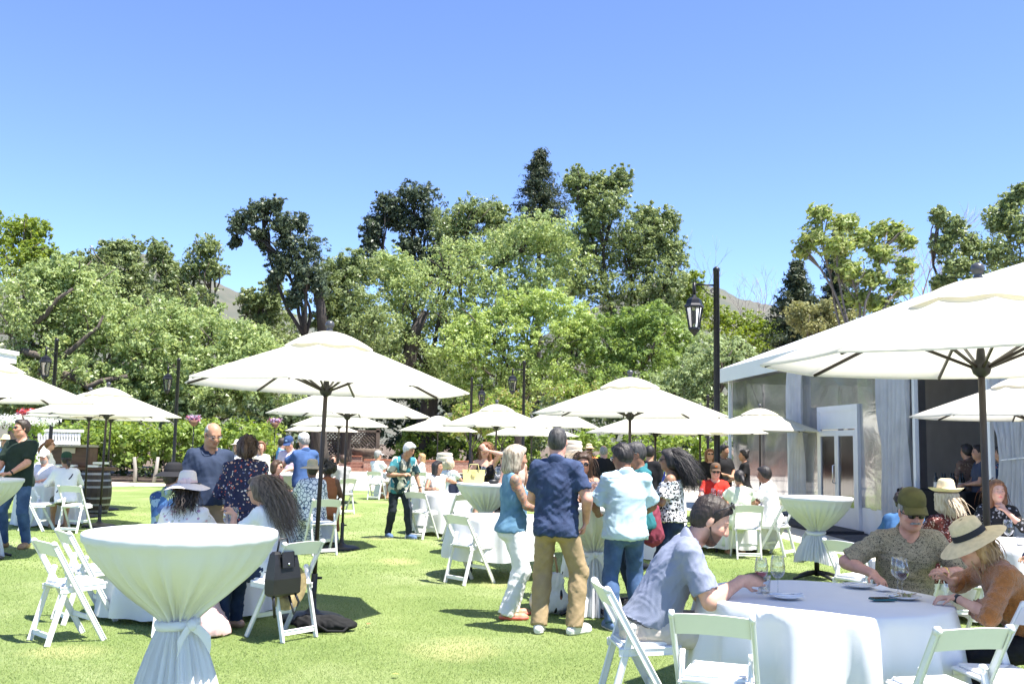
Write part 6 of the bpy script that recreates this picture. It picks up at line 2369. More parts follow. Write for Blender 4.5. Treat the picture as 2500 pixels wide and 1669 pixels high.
MAN29 = person(px=1527, d=9.35, yaw=6, h=1.67, fat=.015, label='man in pale aqua linen shirt and blue jeans, back to us', head=(38, 16, 0), skin='brown', shw=1.06,
    hair=('short', 'black', dict(vol=.018, amp=.006, bottom=-.08)), glasses='clear', top=('shirt', cl('aqua_linen', (.52, .68, .74), .1, bump=.4, bs=150), dict(hem=-.10, amp=.012, sleeve=.92, flare=.03, loose=.03)),
    bottom=('trousers', DENIM, dict(wide=.022, amp=.007)), R=(.20, .27, 1.00, (.9, -.7, -.6), (-.6, .7, 0), .5), L=(-.20, .27, 1.00, (-.9, -.7, -.6), (.6, .7, 0), .5), shoes=(BLUEL, 'shoe', SOLE), feet={-1: (-.14, -.12, 8), 1: (.13, .08, -8)})
LADY28 = person(px=1424, d=10.95, yaw=176, h=1.57, fem=True, label='long-haired woman in big sunglasses facing us across the tall table', head=(0, 12, 0), skin='tan', hair=('long', 'brown', dict(len=.14, strands=220, slen=.28, sw=.006, wind=(0, .05, -1), backf=.5, spread=.12)), glasses='big', lips=(.5, .12, .12),
    top=('tank', cl('rust', (.26, .11, .06)), dict(hem=.0)), bottom=('skirt', pattern('white_black_leaf', (.7, .69, .66), [(.03, .03, .03), (.7, .69, .66), (.7, .69, .66), (.2, .08, .04)], 9, .3, stretch=(2.2, 1, .8)), dict(hem=.25, flare=.24)), L=(-.16, .22, 1.18, (-.8, .2, -1), (.2, .1, 1), .4), R=(.12, .30, 1.08), shoes=(TANL, 'low'))
MAN30 = person(px=1560, d=10.6, yaw=98, h=1.69, label='grey-haired man in teal shirt behind the man in aqua linen', head=(0, 10, 0), skin='brown', hair=('short', 'salt', dict(vol=.012)), top=('polo', cl('teal', (.03, .16, .18)), dict(loose=.02)), bottom=('trousers', DENIMD), R='front', L='front', shoes=(BLKL,), glasses='clear')
LADY31 = person(px=1638, d=11.0, yaw=74, h=1.62, fem=True, fat=.012, label='woman with black hair streaming right and black-and-white off-shoulder blouse', head=(10, 4, 0), skin='olive', glasses='dark', lips=(.4, .12, .12),
    hair=('wind', 'black', dict(len=.04, vol=.014, mass=.30, nm=26, mspread=.24, grav=.5, strands=1500, slen=.40, wind=(.1, -.9, -.75), sw=.003, spread=.26, wave=8, wamp=.014, backf=.9)), top=('off', pattern('black_white_print', (.70, .70, .70), [(.015, .015, .018), (.02, .02, .025), (.65, .65, .65)], 46, .52, kind='spots'), dict(hem=-.02, amp=.011, inf=.03, loose=.03, sleeve=.85, flare=.03)),
    bottom=('trousers', DENIMD), L=(-.10, .28, 1.02), R=(.10, .28, 1.05), shoes=(BLKL,))

# ---- left table group
MAN5 = person(px=512, d=10.8, yaw=-142, h=1.83, fat=.02, label='bald man in navy polo looking down, standing at left', head=(0, 24, 0), skin='tan', hair=('balding', 'grey', dict(vol=.002, front=(.03, .09), nape=(-.02, -.07), amp=.001)), glasses='clear', shw=1.06, armk=1.05,
    top=('polo', cl('navy_pique', (.030, .045, .085), .18), dict(hem=-.03, vneck=.04, sleeve=.82, flare=.022, loose=.016)), bottom=('shorts', KHAKI, dict(wide=.03)), R=(.24, .1, .98), L=(-.22, .12, 1.0), shoes=(TANL,))
LADY6 = person(px=602, d=10.25, yaw=14, h=1.69, fem=True, fat=.012, label='woman in navy floral dress with hair clipped up, back to us', head=(-14, 12, 0), skin='fair', hair=('long', 'brown', dict(len=.04, vol=.008, pony=True, pz=.03, plen=.2, pdir=(.15, -.25, -1), strands=120, slen=.16)),
    top=('long', pattern('navy_floral', (.022, .026, .06), [(.55, .35, .25), (.5, .12, .08), (.6, .55, .5), (.18, .2, .35)], 34, .30), dict(hem=.02, inf=.034, amp=.012, sleeve=1.6, flare=.03, loose=.02)), bottom=('skirt', MATS['cloth_navy'] and pattern('navy_floral', (0, 0, 0), []), dict(hem=.22, flare=.27, amp=.014, waist=.12, belt=pattern('navy_floral', (0, 0, 0), []))), R='front', L=(-.15, .30, 1.12), shoes=(BLKL, 'low'))
P7 = person(px=412, d=10.55, yaw=-22, h=1.72, pose='sit', lean=4, label='person in wide black hat and blue-green print shirt, seated at left', head=(-20, 6, 0), skin='tan', hair=('short', 'dark'), hat=('sun', cl('black_hat', (.02, .02, .023)), dict(brim=.20, droop=.05, height=.10, band=BLACK, z=.06)), top=('shirt', pattern('blue_green_print', (.1, .2, .35), [(.06, .14, .3), (.3, .42, .5), (.28, .36, .2), (.04, .08, .2)], 16, .5, kind='patch'), dict(loose=.02)), bottom=('shorts', STONE), R='table', L='table', shoes=(TANL,))
LADY8 = person(px=452, d=8.72, yaw=4, h=1.66, fem=True, pose='sit', lean=6, fat=.02, label='woman in pale pink ribboned hat with dark curls, back to us', head=(8, 4, 0), skin='fair', hair=('curly', 'dark', dict(n=50, r=.09, strands=260, slen=.24, wind=(0, -.25, -1), wave=16, wamp=.016, sw=.006)), hat=('sun', PALEHAT, dict(brim=.21, droop=.055, height=.12, band=cl('pink_ribbon', (.8, .58, .58)), bow=True, bandh=.03, z=.05, tilt=2, wave=.012)),
    top=('elbow', pattern('pale_floral', (.76, .73, .74), [(.42, .26, .4), (.6, .4, .45), (.5, .5, .42)], 22, .26), dict(loose=.02, flare=.03)), bottom=('skirt', cl('rose', (.74, .50, .48), .12), dict(hem=.04, amp=.018)), R='table', L='table', shoes=(SNEAK, 'low'))
f = Field((-.1, -.5, 0), (.75, .3, .7), .011)      # her full skirt spills over the chair side onto the grass
f.cap((.10, -.06, .50), (.26, -.14, .06), .10, .17, .06, 0, [((0, 0, .012), (0, 0, -1.))], 'add', ((.4, .9, 0), 1.5))
f.cap((.16, -.05, .42), (.36, -.08, .03), .08, .12, .06, 0, [((0, 0, .012), (0, 0, -1.))], 'add', ((.4, .9, 0), 1.6))
Vk, Qk = f.mesh()
obj_me('skirt_hem', mesh_np('skirt_hem', wrinkle(Vk, Qk, .012, 16, 77, (0.3, 0, 1), 3.0), Qk), MATS['cloth_rose'], LADY8.root)
LADY9 = person(px=668, zref=.7, d=8.8, yaw=74, h=1.70, fem=True, pose='sit', lean=8, bend=6, label='woman in white top with long grey hair blowing right', head=(4, 14, 0), skin='fair', glasses='clear', hair=('wind', 'greybrown', dict(len=.04, vol=.010, mass=.30, nm=12, mspread=.08, grav=.3, strands=1100, slen=.50, wind=(.1, -.75, -1.0), sw=.003, spread=.09, wave=3, wamp=.006, backf=.9)), top=('tee', WHITE, dict(loose=.02)), bottom=('trousers', DENIMD), L=(-.1, .34, 1.0, (-.8, -.2, -1), (.2, .8, .6), .7), R='table', shoes=(TANL, 'low'))
LADY10 = person(px=668, d=17.4, yaw=-112, h=1.62, fem=True, pose='sit', lean=6, label='brown-haired woman in sunglasses at the table behind the floral dress', head=(0, 4, 0), skin='fair', hair=('bob', 'brown', dict(len=.05)), glasses='dark', lips=(.5, .1, .1), top=('long', cl('plum', (.10, .05, .06))), bottom=('trousers', BLACK), R='table', L='lap')
MAN11 = person(px=708, d=19.8, yaw=168, h=1.72, label='man in lilac shirt and navy cap looking down', head=(0, 26, 0), skin='pink', hair=('short', 'grey'), hat=('cap', cl('navy_cap', (.03, .06, .16)), dict(logo=cl('pale_blue_patch', (.3, .45, .7)))), top=('shirt', cl('lilac', (.62, .52, .62)), dict(loose=.02)), bottom=('trousers', STONE), R='front', L='front')
MAN12 = person(px=745, d=17.7, yaw=28, h=1.76, fat=.015, label='man in blue shirt and white cap from behind, arm on the tall table', head=(20, 18, 0), skin='pink', hair=('short', 'grey'), hat=('cap', WHITE), top=('shirt', cl('royal_blue', (.06, .12, .28), .2), dict(loose=.02, sleeve=.8)), bottom=('trousers', STONE), L=(-.36, .34, 1.08, (-1, -.4, 0)), R='front')
MAN13 = person(px=688, d=23.5, yaw=-62, h=1.70, label='man in bright blue shirt far behind the navy cap', skin='pink', hair=('short', 'dark'), top=('shirt', cl('bright_blue', (.12, .28, .52))), bottom=('trousers', DENIMD))
LADY14 = person(px=762, zref=1.0, d=15.1, yaw=16, h=1.66, fem=True, pose='sit', lean=4, fat=.03, label='woman in beige sun hat and white-blue patterned dress, back to us', head=(10, 4, 0), skin='brown', hair=('short', 'black', dict(bottom=-.1)), hat=('sun', BEIGEH, dict(brim=.20, droop=.03, height=.115, z=.055, taper=.92)), top=('elbow', pattern('white_blue_lattice', (.74, .75, .76), [(.06, .1, .17), (.1, .15, .22)], 17, .07, kind='edge'), dict(loose=.04, flare=.05, inf=.03)), bottom=('skirt', MATS['white_blue_lattice'], dict(hem=.12)), R='lap', L='table', shoes=(TANL, 'low'))
LADY15 = person(px=800, d=15.9, yaw=10, h=1.68, fem=True, pose='sit', lean=2, label='woman with big black curls and bare arms beside the beige hat', head=(20, 0, 0), skin='dark', hair=('curly', 'black', dict(n=110, r=.125)), top=('tank', cl('rust_top', (.3, .12, .06))), bottom=('skirt', cl('rust_top', (.3, .12, .06)), dict(hem=.2)), R=(.14, .25, .7), L='table')
LADY16 = person(px=812, d=25.2, yaw=-150, h=1.62, fem=True, pose='sit', label='woman in white by the far parasol pole, of the seated pair', skin='fair', hair=('long', 'brown'), top=('long', WHITE), bottom=('trousers', BLACK), R=(.02, .3, 1.05), L='table')
MAN17 = person(px=838, d=23.3, yaw=52, h=1.66, pose='sit', label='person in grey sweater and sunglasses, of the far seated pair', skin='pink', hair=('short', 'brown', dict(vol=.02)), glasses='dark', top=('long', GREY), bottom=('trousers', BLACK), R='table', L='table')
LADY18 = person(px=636, d=20.0, yaw=-160, h=1.62, fem=True, label='woman in cream top behind the shoulder of the floral dress', skin='fair', hair=('bob', 'auburn', dict(len=.03)), top=('long', CREAM), bottom=('trousers', BLACK))
LADY18b = person(px=580, d=21.5, yaw=170, h=1.60, fem=True, label='person in white sun hat left of the floral dress', skin='fair', hair=('bob', 'grey'), hat=('sun', PALEHAT, dict(brim=.18)), top=('long', WHITE), bottom=('trousers', STONE))

# ---- walking man
MAN19 = person(px=975, zref=1.0, d=17.6, yaw=-146, h=1.70, lean=15, bend=10, label='white-haired man in teal print shirt walking, looking down to the right', head=(34, 26, 0), skin='tan', hair=('short', 'white', dict(vol=.016)), shw=1.0,
    top=('shirt', pattern('teal_print', (.3, .4, .4), [(.02, .05, .06), (.05, .22, .26), (.62, .6, .5), (.1, .12, .1), (.5, .52, .42)], 13, .5, kind='patch', stretch=(1, 1, .6)), dict(hem=-.13, sleeve=.9, flare=.03, loose=.02)), bottom=('trousers', cl('black_jeans', (.03, .042, .055), c2=(.012, .016, .022), vs=6), dict(wide=.012)), R=(.13, .34, 1.10, (.9, -.7, -.4), (-.7, .5, .2), .6), L=(-.28, .26, .86), shoes=(BLUEL, 'shoe', SOLE), feet={-1: (-.11, .20, 8), 1: (.10, -.18, -8)}, watch=(-1, BLKL))

# ---- centre, behind
MAN20 = person(px=922, d=29.3, yaw=-30, h=1.75, pose='sit', label='man in white tee and grey cap on a far chair', head=(-30, 0, 0), skin='tan', hair=('short', 'grey'), hat=('cap', GREY), top=('tee', WHITE), bottom=('shorts', STONE), R='table', L='table')
LADY20 = person(px=1030, d=30.5, yaw=95, h=1.66, fem=True, pose='sit', label='person in pale top and jeans at the far table', skin='fair', hair=('bob', 'gold'), top=('long', cl('pale_mint', (.62, .68, .68))), bottom=('trousers', DENIM), R='table', L='table')
LADY21 = person(px=1066, d=19.4, yaw=-158, h=1.62, fem=True, pose='sit', lean=6, fat=.02, label='black-haired woman in ribbed cream top holding a glass', head=(40, 0, 0), skin='olive', hair=('long', 'black', dict(len=.1, front=(.066, .095))), lips=(.45, .12, .1), top=('tee', pattern('ribbed_cream', (.74, .71, .63), [(.6, .57, .5), (.66, .63, .55)], 26, .3, stretch=(1, .2, .05)), dict(sleeve=.25, loose=.03)), bottom=('trousers', DENIMD), L=(-.16, .36, .96, (-.9, -.4, -.4)), R=(.16, .36, .80))
LADY22 = person(px=1098, d=22.2, yaw=-20, h=1.62, fem=True, pose='sit', label='blonde person in white behind the woman in cream', skin='fair', hair=('bob', 'blonde', dict(len=.03)), top=('tee', WHITE), bottom=('trousers', DENIM), R='table', L='table')
LADY23 = person(px=1185, d=16.35, yaw=178, h=1.67, fem=True, label='woman in black halter dress laughing with hand to her forehead', head=(-8, 6, 0), skin='fair', hair=('long', 'auburn', dict(len=.16, strands=160, slen=.3, sw=.007, front=(.07, .092))), glasses='dark', lips=(.55, .12, .12),
    top=('tank', pattern('black_gold_print', (.014, .013, .014), [(.2, .14, .03), (.014, .013, .014), (.08, .06, .03)], 17, .34), dict(hem=.02)), bottom=('skirt', MATS['black_gold_print'], dict(hem=.12, flare=.24, waist=.12)), L=(-.03, .15, 1.55, (-1, .1, -.3), (.7, -.2, .6), .3), R=(.24, .18, 1.06), palmL=(0, -1, 0), shoes=(BLKL, 'low'))
LADY24 = person(px=1231, d=17.6, yaw=172, h=1.50, fem=True, label='curly grey-haired woman in dark print behind the blonde woman', skin='pink', hair=('curly', 'grey', dict(n=70, r=.1)), glasses='dark', top=('long', pattern('grey_print', (.12, .12, .12), [(.3, .3, .3), (.06, .06, .06), (.2, .2, .2)], 26, .4)), bottom=('trousers', BLACK), R='front', L='front')
LADY25 = person(px=1258, d=15.4, yaw=24, h=1.64, fem=True, label='brown-haired woman in blush sleeveless top left of the blonde woman', skin='fair', hair=('bun', 'brown'), top=('tank', cl('blush', (.62, .45, .40)), dict(hem=.02)), bottom=('skirt', cl('blush', (.62, .45, .40)), dict(hem=.4)), R='front', L='front')
MAN32 = person(px=1474, d=19.0, yaw=6, h=1.66, fat=.02, label='balding man in black jacket, back to us, behind the tall table', head=(-14, 4, 0), skin='fair', hair=('balding', 'grey', dict(vol=.003, front=(.04, .09))), top=('long', BLACK, dict(loose=.03, inf=.03)), bottom=('trousers', BLACK), shw=1.12)
MAN33 = person(px=1438, d=23.5, yaw=176, h=1.66, label='person in straw hat and orange shirt far behind the tall table', skin='tan', hair=('short', 'grey'), hat=('sun', STRAW, dict(brim=.16, height=.1)), glasses='dark', top=('shirt', cl('orange', (.7, .25, .06))), bottom=('trousers', KHAKI))
MAN33b = person(px=1586, d=17.5, yaw=-20, h=1.66, label='dark-haired person in black behind the grey-haired man', skin='tan', hair=('short', 'black'), top=('long', BLACK), bottom=('trousers', BLACK))
LADY34 = person(px=1733, d=20.6, yaw=178, h=1.63, fem=True, label='auburn-haired woman in sunglasses and black top by the tall lamp', skin='fair', hair=('long', 'auburn', dict(len=.12)), glasses='dark', top=('long', BLACK), bottom=('trousers', BLACK), R='front', L='front')
MAN35 = person(px=1766, d=21.6, yaw=-158, h=1.72, label='man in black polo right of the tall lamp', head=(24, 6, 0), skin='olive', hair=('short', 'black'), top=('polo', BLACK, dict(loose=.02)), bottom=('trousers', BLACK), R='front', L='front')
LADY36 = person(px=1817, d=20.6, yaw=84, h=1.62, fem=True, label='waitress in black polo with hair in a bun near the tent', skin='tan', hair=('bun', 'black'), top=('polo', BLACK, dict(loose=.015)), bottom=('trousers', BLACK), R='front', L='front')
MAN37 = person(px=1745, d=17.5, yaw=176, h=1.74, pose='sit', lean=6, label='man in red shirt, brown cap and sunglasses, seated', head=(0, 8, 0), skin='pink', hair=('short', 'auburn'), hat=('cap', cl('brown_cap', (.13, .085, .055)), dict(logo=cl('orange_patch', (.7, .2, .05)))), glasses='dark', top=('polo', cl('red', (.62, .035, .02), .12), dict(loose=.02)), bottom=('trousers', DENIMD), R='table', L='table')
LADY38 = person(px=1808, d=15.55, yaw=-2, h=1.63, fem=True, pose='sit', lean=5, label='woman in pale green dress with dark ponytail, back to us', head=(6, 14, 0), skin='olive', hair=('pony', 'black', dict(pz=.03, plen=.2)), top=('tee', cl('pale_green', (.66, .72, .56), .06), dict(sleeve=.5, flare=.06, loose=.02)), bottom=('skirt', cl('pale_green', (.66, .72, .56), .06), dict(hem=.12)), R='table', L='table', shoes=(TANL, 'low'))
MAN39 = person(px=1885, d=16.1, yaw=54, h=1.74, pose='sit', lean=10, label='dark-haired man in white short-sleeved shirt near the tent', head=(8, 8, 0), skin='brown', hair=('short', 'black', dict(vol=.02)), top=('shirt', WHITE, dict(loose=.03)), bottom=('trousers', DENIM), R='table', L=(-.2, .36, .86), shoes=(BLKL,))

# ---- right, second table
LADY43 = person(px=2318, d=9.3, yaw=6, h=1.68, fem=True, pose='sit', lean=4, label='blonde woman in upturned straw hat, back to us', head=(-6, 4, 0), skin='fair', hair=('bob', 'blonde', dict(len=.07, strands=260, slen=.2, wind=(.3, -.2, -1), sw=.006)), hat=('sun', mat('pale_raffia', (.78, .66, .42), .8, .15, 40, .4, 160, bdist=.003), dict(brim=.165, droop=-.01, upturn=.03, backup=.02, height=.13, taper=.82, band=mat('leather_cord', (.3, .14, .07), .7), bandh=.014, z=.06, tilt=4)), top=('elbow', pattern('maroon_sequin', (.10, .025, .02), [(.5, .35, .3), (.22, .06, .05), (.05, .015, .012)], 60, .4), dict(loose=.015)), bottom=('trousers', WHITE), R='table', L='table')
P44 = person(px=2188, d=9.85, yaw=-42, h=1.66, fem=True, pose='sit', lean=20, bend=8, label='curly-haired person in denim jacket bending forward behind the olive cap', head=(0, 22, 0), skin='tan', hair=('curly', 'dark', dict(n=90, r=.105)), top=('long', cl('blue_denim', (.07, .17, .34), c2=(.03, .09, .2), vs=9), dict(loose=.02)), bottom=('trousers', DENIMD), R='table', L='table')
LADY45 = person(px=2432, d=11.3, yaw=158, h=1.70, fem=True, pose='sit', lean=6, label='red-haired woman resting her chin on her hand at right edge', head=(18, 2, 0), skin='fair', hair=('long', 'auburn', dict(len=.14, strands=160, slen=.26, front=(.07, .092), sw=.006)), lips=(.6, .1, .12), top=('elbow', pattern('black_grey_print', (.02, .02, .02), [(.4, .4, .42), (.02, .02, .02), (.15, .15, .16)], 30, .4)), bottom=('trousers', BLACK), L=(-.08, .20, 1.02, (-.8, .6, -1), (.45, -.5, .75), .7), R='table')
P46 = person(px=2640, d=8.3, yaw=98, h=1.66, pose='sit', lean=14, label='person in navy sleeve cut off by the right edge', skin='tan', hair=('short', 'dark'), top=('long', cl('navy_sleeve', (.03, .045, .14))), bottom=('trousers', BLACK), L=(-.12, .45, .82), R='table')

# ---- left edge
MAN1 = person(px=52, d=15.0, yaw=170, h=1.88, fat=.018, label='tall man in dark green polo and jeans standing at left edge', head=(-26, 0, 0), skin='pink', hair=('short', 'dark', dict(vol=.012)), glasses='dark', shw=1.06, armk=1.08, top=('polo', cl('bottle_green', (.022, .038, .030), .2), dict(hem=-.10, sleeve=.86, flare=.022, loose=.018)), bottom=('trousers', DENIM, dict(wide=.018)), R=(.20, .30, 1.07), L=(-.08, .32, 1.10, (-1, -.4, -.3), (.9, .4, 0), .5), shoes=(TANL,), feet={-1: (-.19, 0, 12), 1: (.17, .02, -12)}, watch=(-1, BLKL))
LADY2 = person(px=120, d=20.6, yaw=-72, h=1.58, fem=True, label='woman with auburn ponytail in white behind the man in green', skin='fair', hair=('pony', 'auburn', dict(pz=.04, plen=.24)), glasses='dark', top=('long', WHITE), bottom=('trousers', STONE), R='front', L='front')
MAN3 = person(px=112, d=19.7, yaw=178, h=1.72, pose='sit', lean=4, label='grey-bearded man in white cap and white tee, seated at left', head=(-4, 6, 0), skin='pink', hair=('short', 'grey'), beard=('full', 'grey'), hat=('cap', WHITE), top=('tee', cl('lilac_white', (.70, .68, .76), .05)), bottom=('shorts', STONE), R='table', L='table')
MAN4 = person(px=166, d=18.0, yaw=36, h=1.72, pose='sit', lean=12, label='person in dark green cap and white jacket with navy bag strap', head=(4, 4, 0), skin='tan', hair=('pony', 'dark', dict(pz=-.02, plen=.14)), hat=('cap', cl('forest_cap', (.025, .06, .035))), top=('long', WHITE, dict(loose=.02)), bottom=('shorts', pattern('camouflage', (.1, .1, .05), [(.1, .1, .05), (.2, .18, .1), (.05, .05, .03)], 14, .5, kind='patch')), R='table', L='table', strap=(1, NAVY), shoes=(TANL,))
LADY4b = person(px=14, d=22.5, yaw=170, h=1.62, fem=True, label='person in pale yellow sun hat far behind the man in green', skin='fair', hair=('bob', 'grey'), hat=('sun', mat('yellow_straw', (.75, .68, .36), .8, .1, 30), dict(brim=.19)), top=('long', cl('sky', (.3, .4, .6))), bottom=('trousers', STONE))

# ---- inside the tent
MAN47 = person(px=2362, d=17.6, yaw=24, h=1.78, fat=.02, label='man in brown print shirt inside the tent opening, left of the pole', skin='tan', hair=('short', 'black'), top=('shirt', pattern('brown_print', (.16, .1, .07), [(.3, .24, .16), (.08, .05, .04), (.2, .14, .1)], 22, .4), dict(loose=.03)), bottom=('trousers', BLACK), R='front', L='front', z=.012)
MAN48 = person(px=2392, d=16.9, yaw=80, h=1.76, label='man in dark shirt beside the brown print shirt inside the tent', skin='tan', hair=('short', 'dark'), top=('polo', cl('dusk', (.05, .06, .09))), bottom=('trousers', BLACK), R='front', L='front', z=.012)
MAN49 = person(px=2448, d=16.2, yaw=40, h=1.74, label='man in blue floral shirt inside the tent by the gathered drape', skin='tan', hair=('short', 'dark'), top=('shirt', pattern('blue_floral', (.03, .05, .1), [(.2, .25, .35), (.3, .12, .1), (.05, .08, .15)], 26, .36)), bottom=('trousers', BLACK), R='front', L='front', z=.012)
# ================================================================== SMALL THINGS
def thin_glass():
    m, nt, b = _new('clear_glass')
    N, L = nt.nodes, nt.links
    N.remove(b)
    gl = N.new('ShaderNodeBsdfGlossy'); gl.inputs['Roughness'].default_value = .02
    tr = N.new('ShaderNodeBsdfTransparent'); tr.inputs[0].default_value = (.92, .93, .94, 1)
    lw = N.new('ShaderNodeLayerWeight'); lw.inputs['Blend'].default_value = .5
    fr = N.new('ShaderNodeMath'); fr.operation = 'POWER'; fr.inputs[1].default_value = 2.0
    L.new(lw.outputs['Facing'], fr.inputs[0])
    ad = N.new('ShaderNodeMath'); ad.operation = 'MULTIPLY_ADD'; ad.inputs[1].default_value = .75; ad.inputs[2].default_value = .07
    L.new(fr.outputs[0], ad.inputs[0])
    mx = N.new('ShaderNodeMixShader')
    L.new(ad.outputs[0], mx.inputs[0]); L.new(tr.outputs[0], mx.inputs[1]); L.new(gl.outputs[0], mx.inputs[2])
    L.new(mx.outputs[0], N['Material Output'].inputs[0])
    return m
GLASS = thin_glass()
WINE_R = mat('rose_wine', (.55, .05, .10), .1, transl=.5); WINE_D = mat('red_wine', (.10, .008, .02), .08, transl=.2)
CHINA = mat('white_china', (.8, .8, .79), .2)
STEEL = mat('cutlery_steel', (.65, .65, .66), .25, metal=1.0)


def wine_glass(loc, label, wine=None, sc=1.0, tilt=None, fill=.3):
    t = thing('wine_glass', label, 'wine glass', loc, 0, 'wine glasses')
    if tilt: t.rotation_euler = tilt
    S = sc
    out = [(.034, 0), (.034, .002), (.012, .006), (.004, .012), (.0035, .05), (.004, .082), (.010, .090), (.026, .102), (.038, .122), (.041, .145), (.037, .18), (.031, .215)]
    inn = [(.030, .215), (.036, .18), (.0398, .145), (.0367, .122), (.0247, .104), (.006, .094), (.0005, .093)]
    MB().lathe([(0.0005, 0)] + [(r * S, z * S) for r, z in out + inn], 20).build('bowl', GLASS, t)
    if wine:
        MB().lathe([(.0005 * S, .0945 * S), (.006 * S, .0955 * S), (.0238 * S, .105 * S), (.0358 * S, .123 * S), (.0370 * S, .128 * S), (.0005, .128 * S)], 20).build('wine', wine, t)
    return t


def tumbler(loc, label):
    t = thing('tumbler', label, 'tumbler', loc, 0, 'water tumblers')
    MB().lathe([(.0005, 0), (.036, 0), (.041, .1), (.0385, .1), (.034, .014), (.0005, .012)], 20).build('glass', GLASS, t)
    MB().lathe([(.0005, .0135), (.0335, .0145), (.0348, .035), (.0005, .035)], 18).build('water', glassmat('water', (.97, .99, 1), 0, 1.33), t)
    return t


def plate(loc, label, fork=0.0, food=None):
    t = thing('plate', label, 'plate', loc, 0, 'white plates')
    MB().lathe([(.0005, .004), (.07, .003), (.075, .006), (.105, .016), (.107, .019), (.104, .0195), (.074, .011), (.0005, .009)], 28).build('dish', CHINA, t)
    f = thing('fork', 'steel fork lying across the ' + label, 'fork', Vector(loc) + Vector((0, 0, .022)), fork, 'forks')
    mb = MB(); mb.tube([(-.11, 0, 0), (0, 0, .003), (.05, 0, .001)], [.004, .003, .003], 6); mb.box((.06, 0, .001), (.025, .02, .003)); mb.build('handle', STEEL, f)
    for k in (-1.5, -.5, .5, 1.5): MB().bar((.07, k * .005, .001), (.105, k * .005, .004), .0025, .002).build('tine', STEEL, f)
    if food:
        g = np.random.default_rng(4)
        V = leaves([(0.02 * i - .04, .01 * (i % 2), .022) for i in range(5)], [(.02, .02, .012)] * 5, 30, .014, g)
        o = obj_me('food', mesh_np('food', V, np.arange(len(V)).reshape(-1, 3), False), leafmat('salad', [(.5, .45, .3), (.35, .4, .15), (.6, .5, .4), (.5, .25, .1)], .2))
        o.location = loc; tag(o, 'small serving of salad on the plate by the phone', 'food')
    return t


def on(px, py, z):
    """point at height z seen at the photo pixel"""
    r = ray(px, py); t = (z - CAMH) / r.z
    return Vector((0, 0, CAMH)) + r * t


TZ = .757
def hand_world(P, m, along=.085, off=(0, 0, 0)):
    p = P.wri[m] + P.hand[m][0] * along * P.k + np.array(off)
    return P.MW @ Vector(p)


hw = hand_world(MAN40, 1, .10)
wine_glass(hw + Vector((.015, .01, -.085)), 'glass of rose wine in the hand of the bearded man', WINE_R, 1.0)
wine_glass(on(1899, 1452, TZ), 'empty wine glass right of the tumbler on the near table', None, 1.12)
tumbler(on(1866, 1443, TZ), 'water tumbler in front of the bearded man')
plate(on(1920, 1459, TZ), 'plate in front of the empty wine glass', .2)
plate(on(2098, 1432, TZ), 'plate in front of the man in the olive cap', 2.9)
plate(on(2205, 1460, TZ), 'plate beside the phone', .4, True)
wine_glass(on(2192, 1447, TZ), 'wine glass farther of two before the man in the olive cap', None, 1.05)
wine_glass(on(2203, 1452, TZ), 'wine glass with dark wine, nearer of two before the olive cap', WINE_D, 1.05)
ph = thing('phone', 'phone in teal case lying on the near table', 'phone', on(2155, 1464, TZ), R(8))
MB().box((0, 0, .006), (.15, .075, .011), None, .004).build('case', mat('teal_case', (.03, .14, .15), .5), ph)
MB().box((0, 0, .0135), (.14, .067, .002)).build('screen', mat('black_screen', (.01, .01, .012), .1), ph)
np_ = thing('napkin', 'crumpled white paper napkin on the near table', 'napkin', on(2160, 1440, TZ), .4)
MB().add([(-.06, -.04, .004), (.0, -.05, .02), (.06, -.03, .006), (-.05, .04, .012), (.01, .05, .03), (.06, .05, .008)], [(0, 1, 4, 3), (1, 2, 5, 4)]).build('sheet', WHITE, np_)

# tall table in the middle: glasses, phone, napkins
for (px, d, lab) in [(1412, 9.85, 'wine glass left of the woman in big sunglasses'), (1452, 9.8, 'wine glass beside the elbow of the man in aqua linen'), (1428, 10.2, 'wine glass behind two others on the middle tall table')]:
    wine_glass(gp(px, d, 1.066, 1.15), lab, None, 1.12)
ph2 = thing('phone', 'dark phone on the middle tall table', 'phone', gp(1400, 10.0, 1.066, 1.07), .6)
MB().box((0, 0, .005), (.14, .07, .01), None, .004).build('case', BLK, ph2)
nk = thing('napkin', 'folded white napkin on the middle tall table', 'napkin', gp(1437, 9.8, 1.066, 1.07), .2)
MB().box((0, 0, .012), (.2, .14, .022), None, .004).build('sheet', WHITE, nk)
# tall table with the yellow handbag
hb = thing('handbag', 'pale yellow handbag on the tall table', 'handbag', gp(1156, 15.1, 1.066, 1.1), R(6))
YEL = mat('yellow_leather', (.66, .56, .22), .5, .08, 8)
V = [(-.15, -.05, 0), (.15, -.05, 0), (.15, .05, 0), (-.15, .05, 0), (-.17, -.02, .2), (.17, -.02, .2), (.17, .02, .2), (-.17, .02, .2)]
MB().add(V, [(0, 1, 5, 4), (1, 2, 6, 5), (2, 3, 7, 6), (3, 0, 4, 7), (4, 5, 6, 7), (3, 2, 1, 0)]).build('body', YEL, hb)
MB().tube([(-.08, -.03, .19), (-.06, -.03, .28), (.06, -.03, .28), (.08, -.03, .19)], .008, 6).build('strap', YEL, hb)
MB().box((0, -.05, .14), (.05, .012, .07)).build('flap', YEL, hb)
wine_glass(gp(1180, 15.2, 1.066, 1.15), 'wine glass beside the yellow handbag', None, 1.15)
wine_glass(gp(1216, 15.1, 1.066, 1.15), 'wine glass at the right of the handbag table', None, 1.15)
cs = thing('glasses_case', 'dark glasses case on the handbag table', 'case', gp(1205, 14.95, 1.066, 1.07), .3)
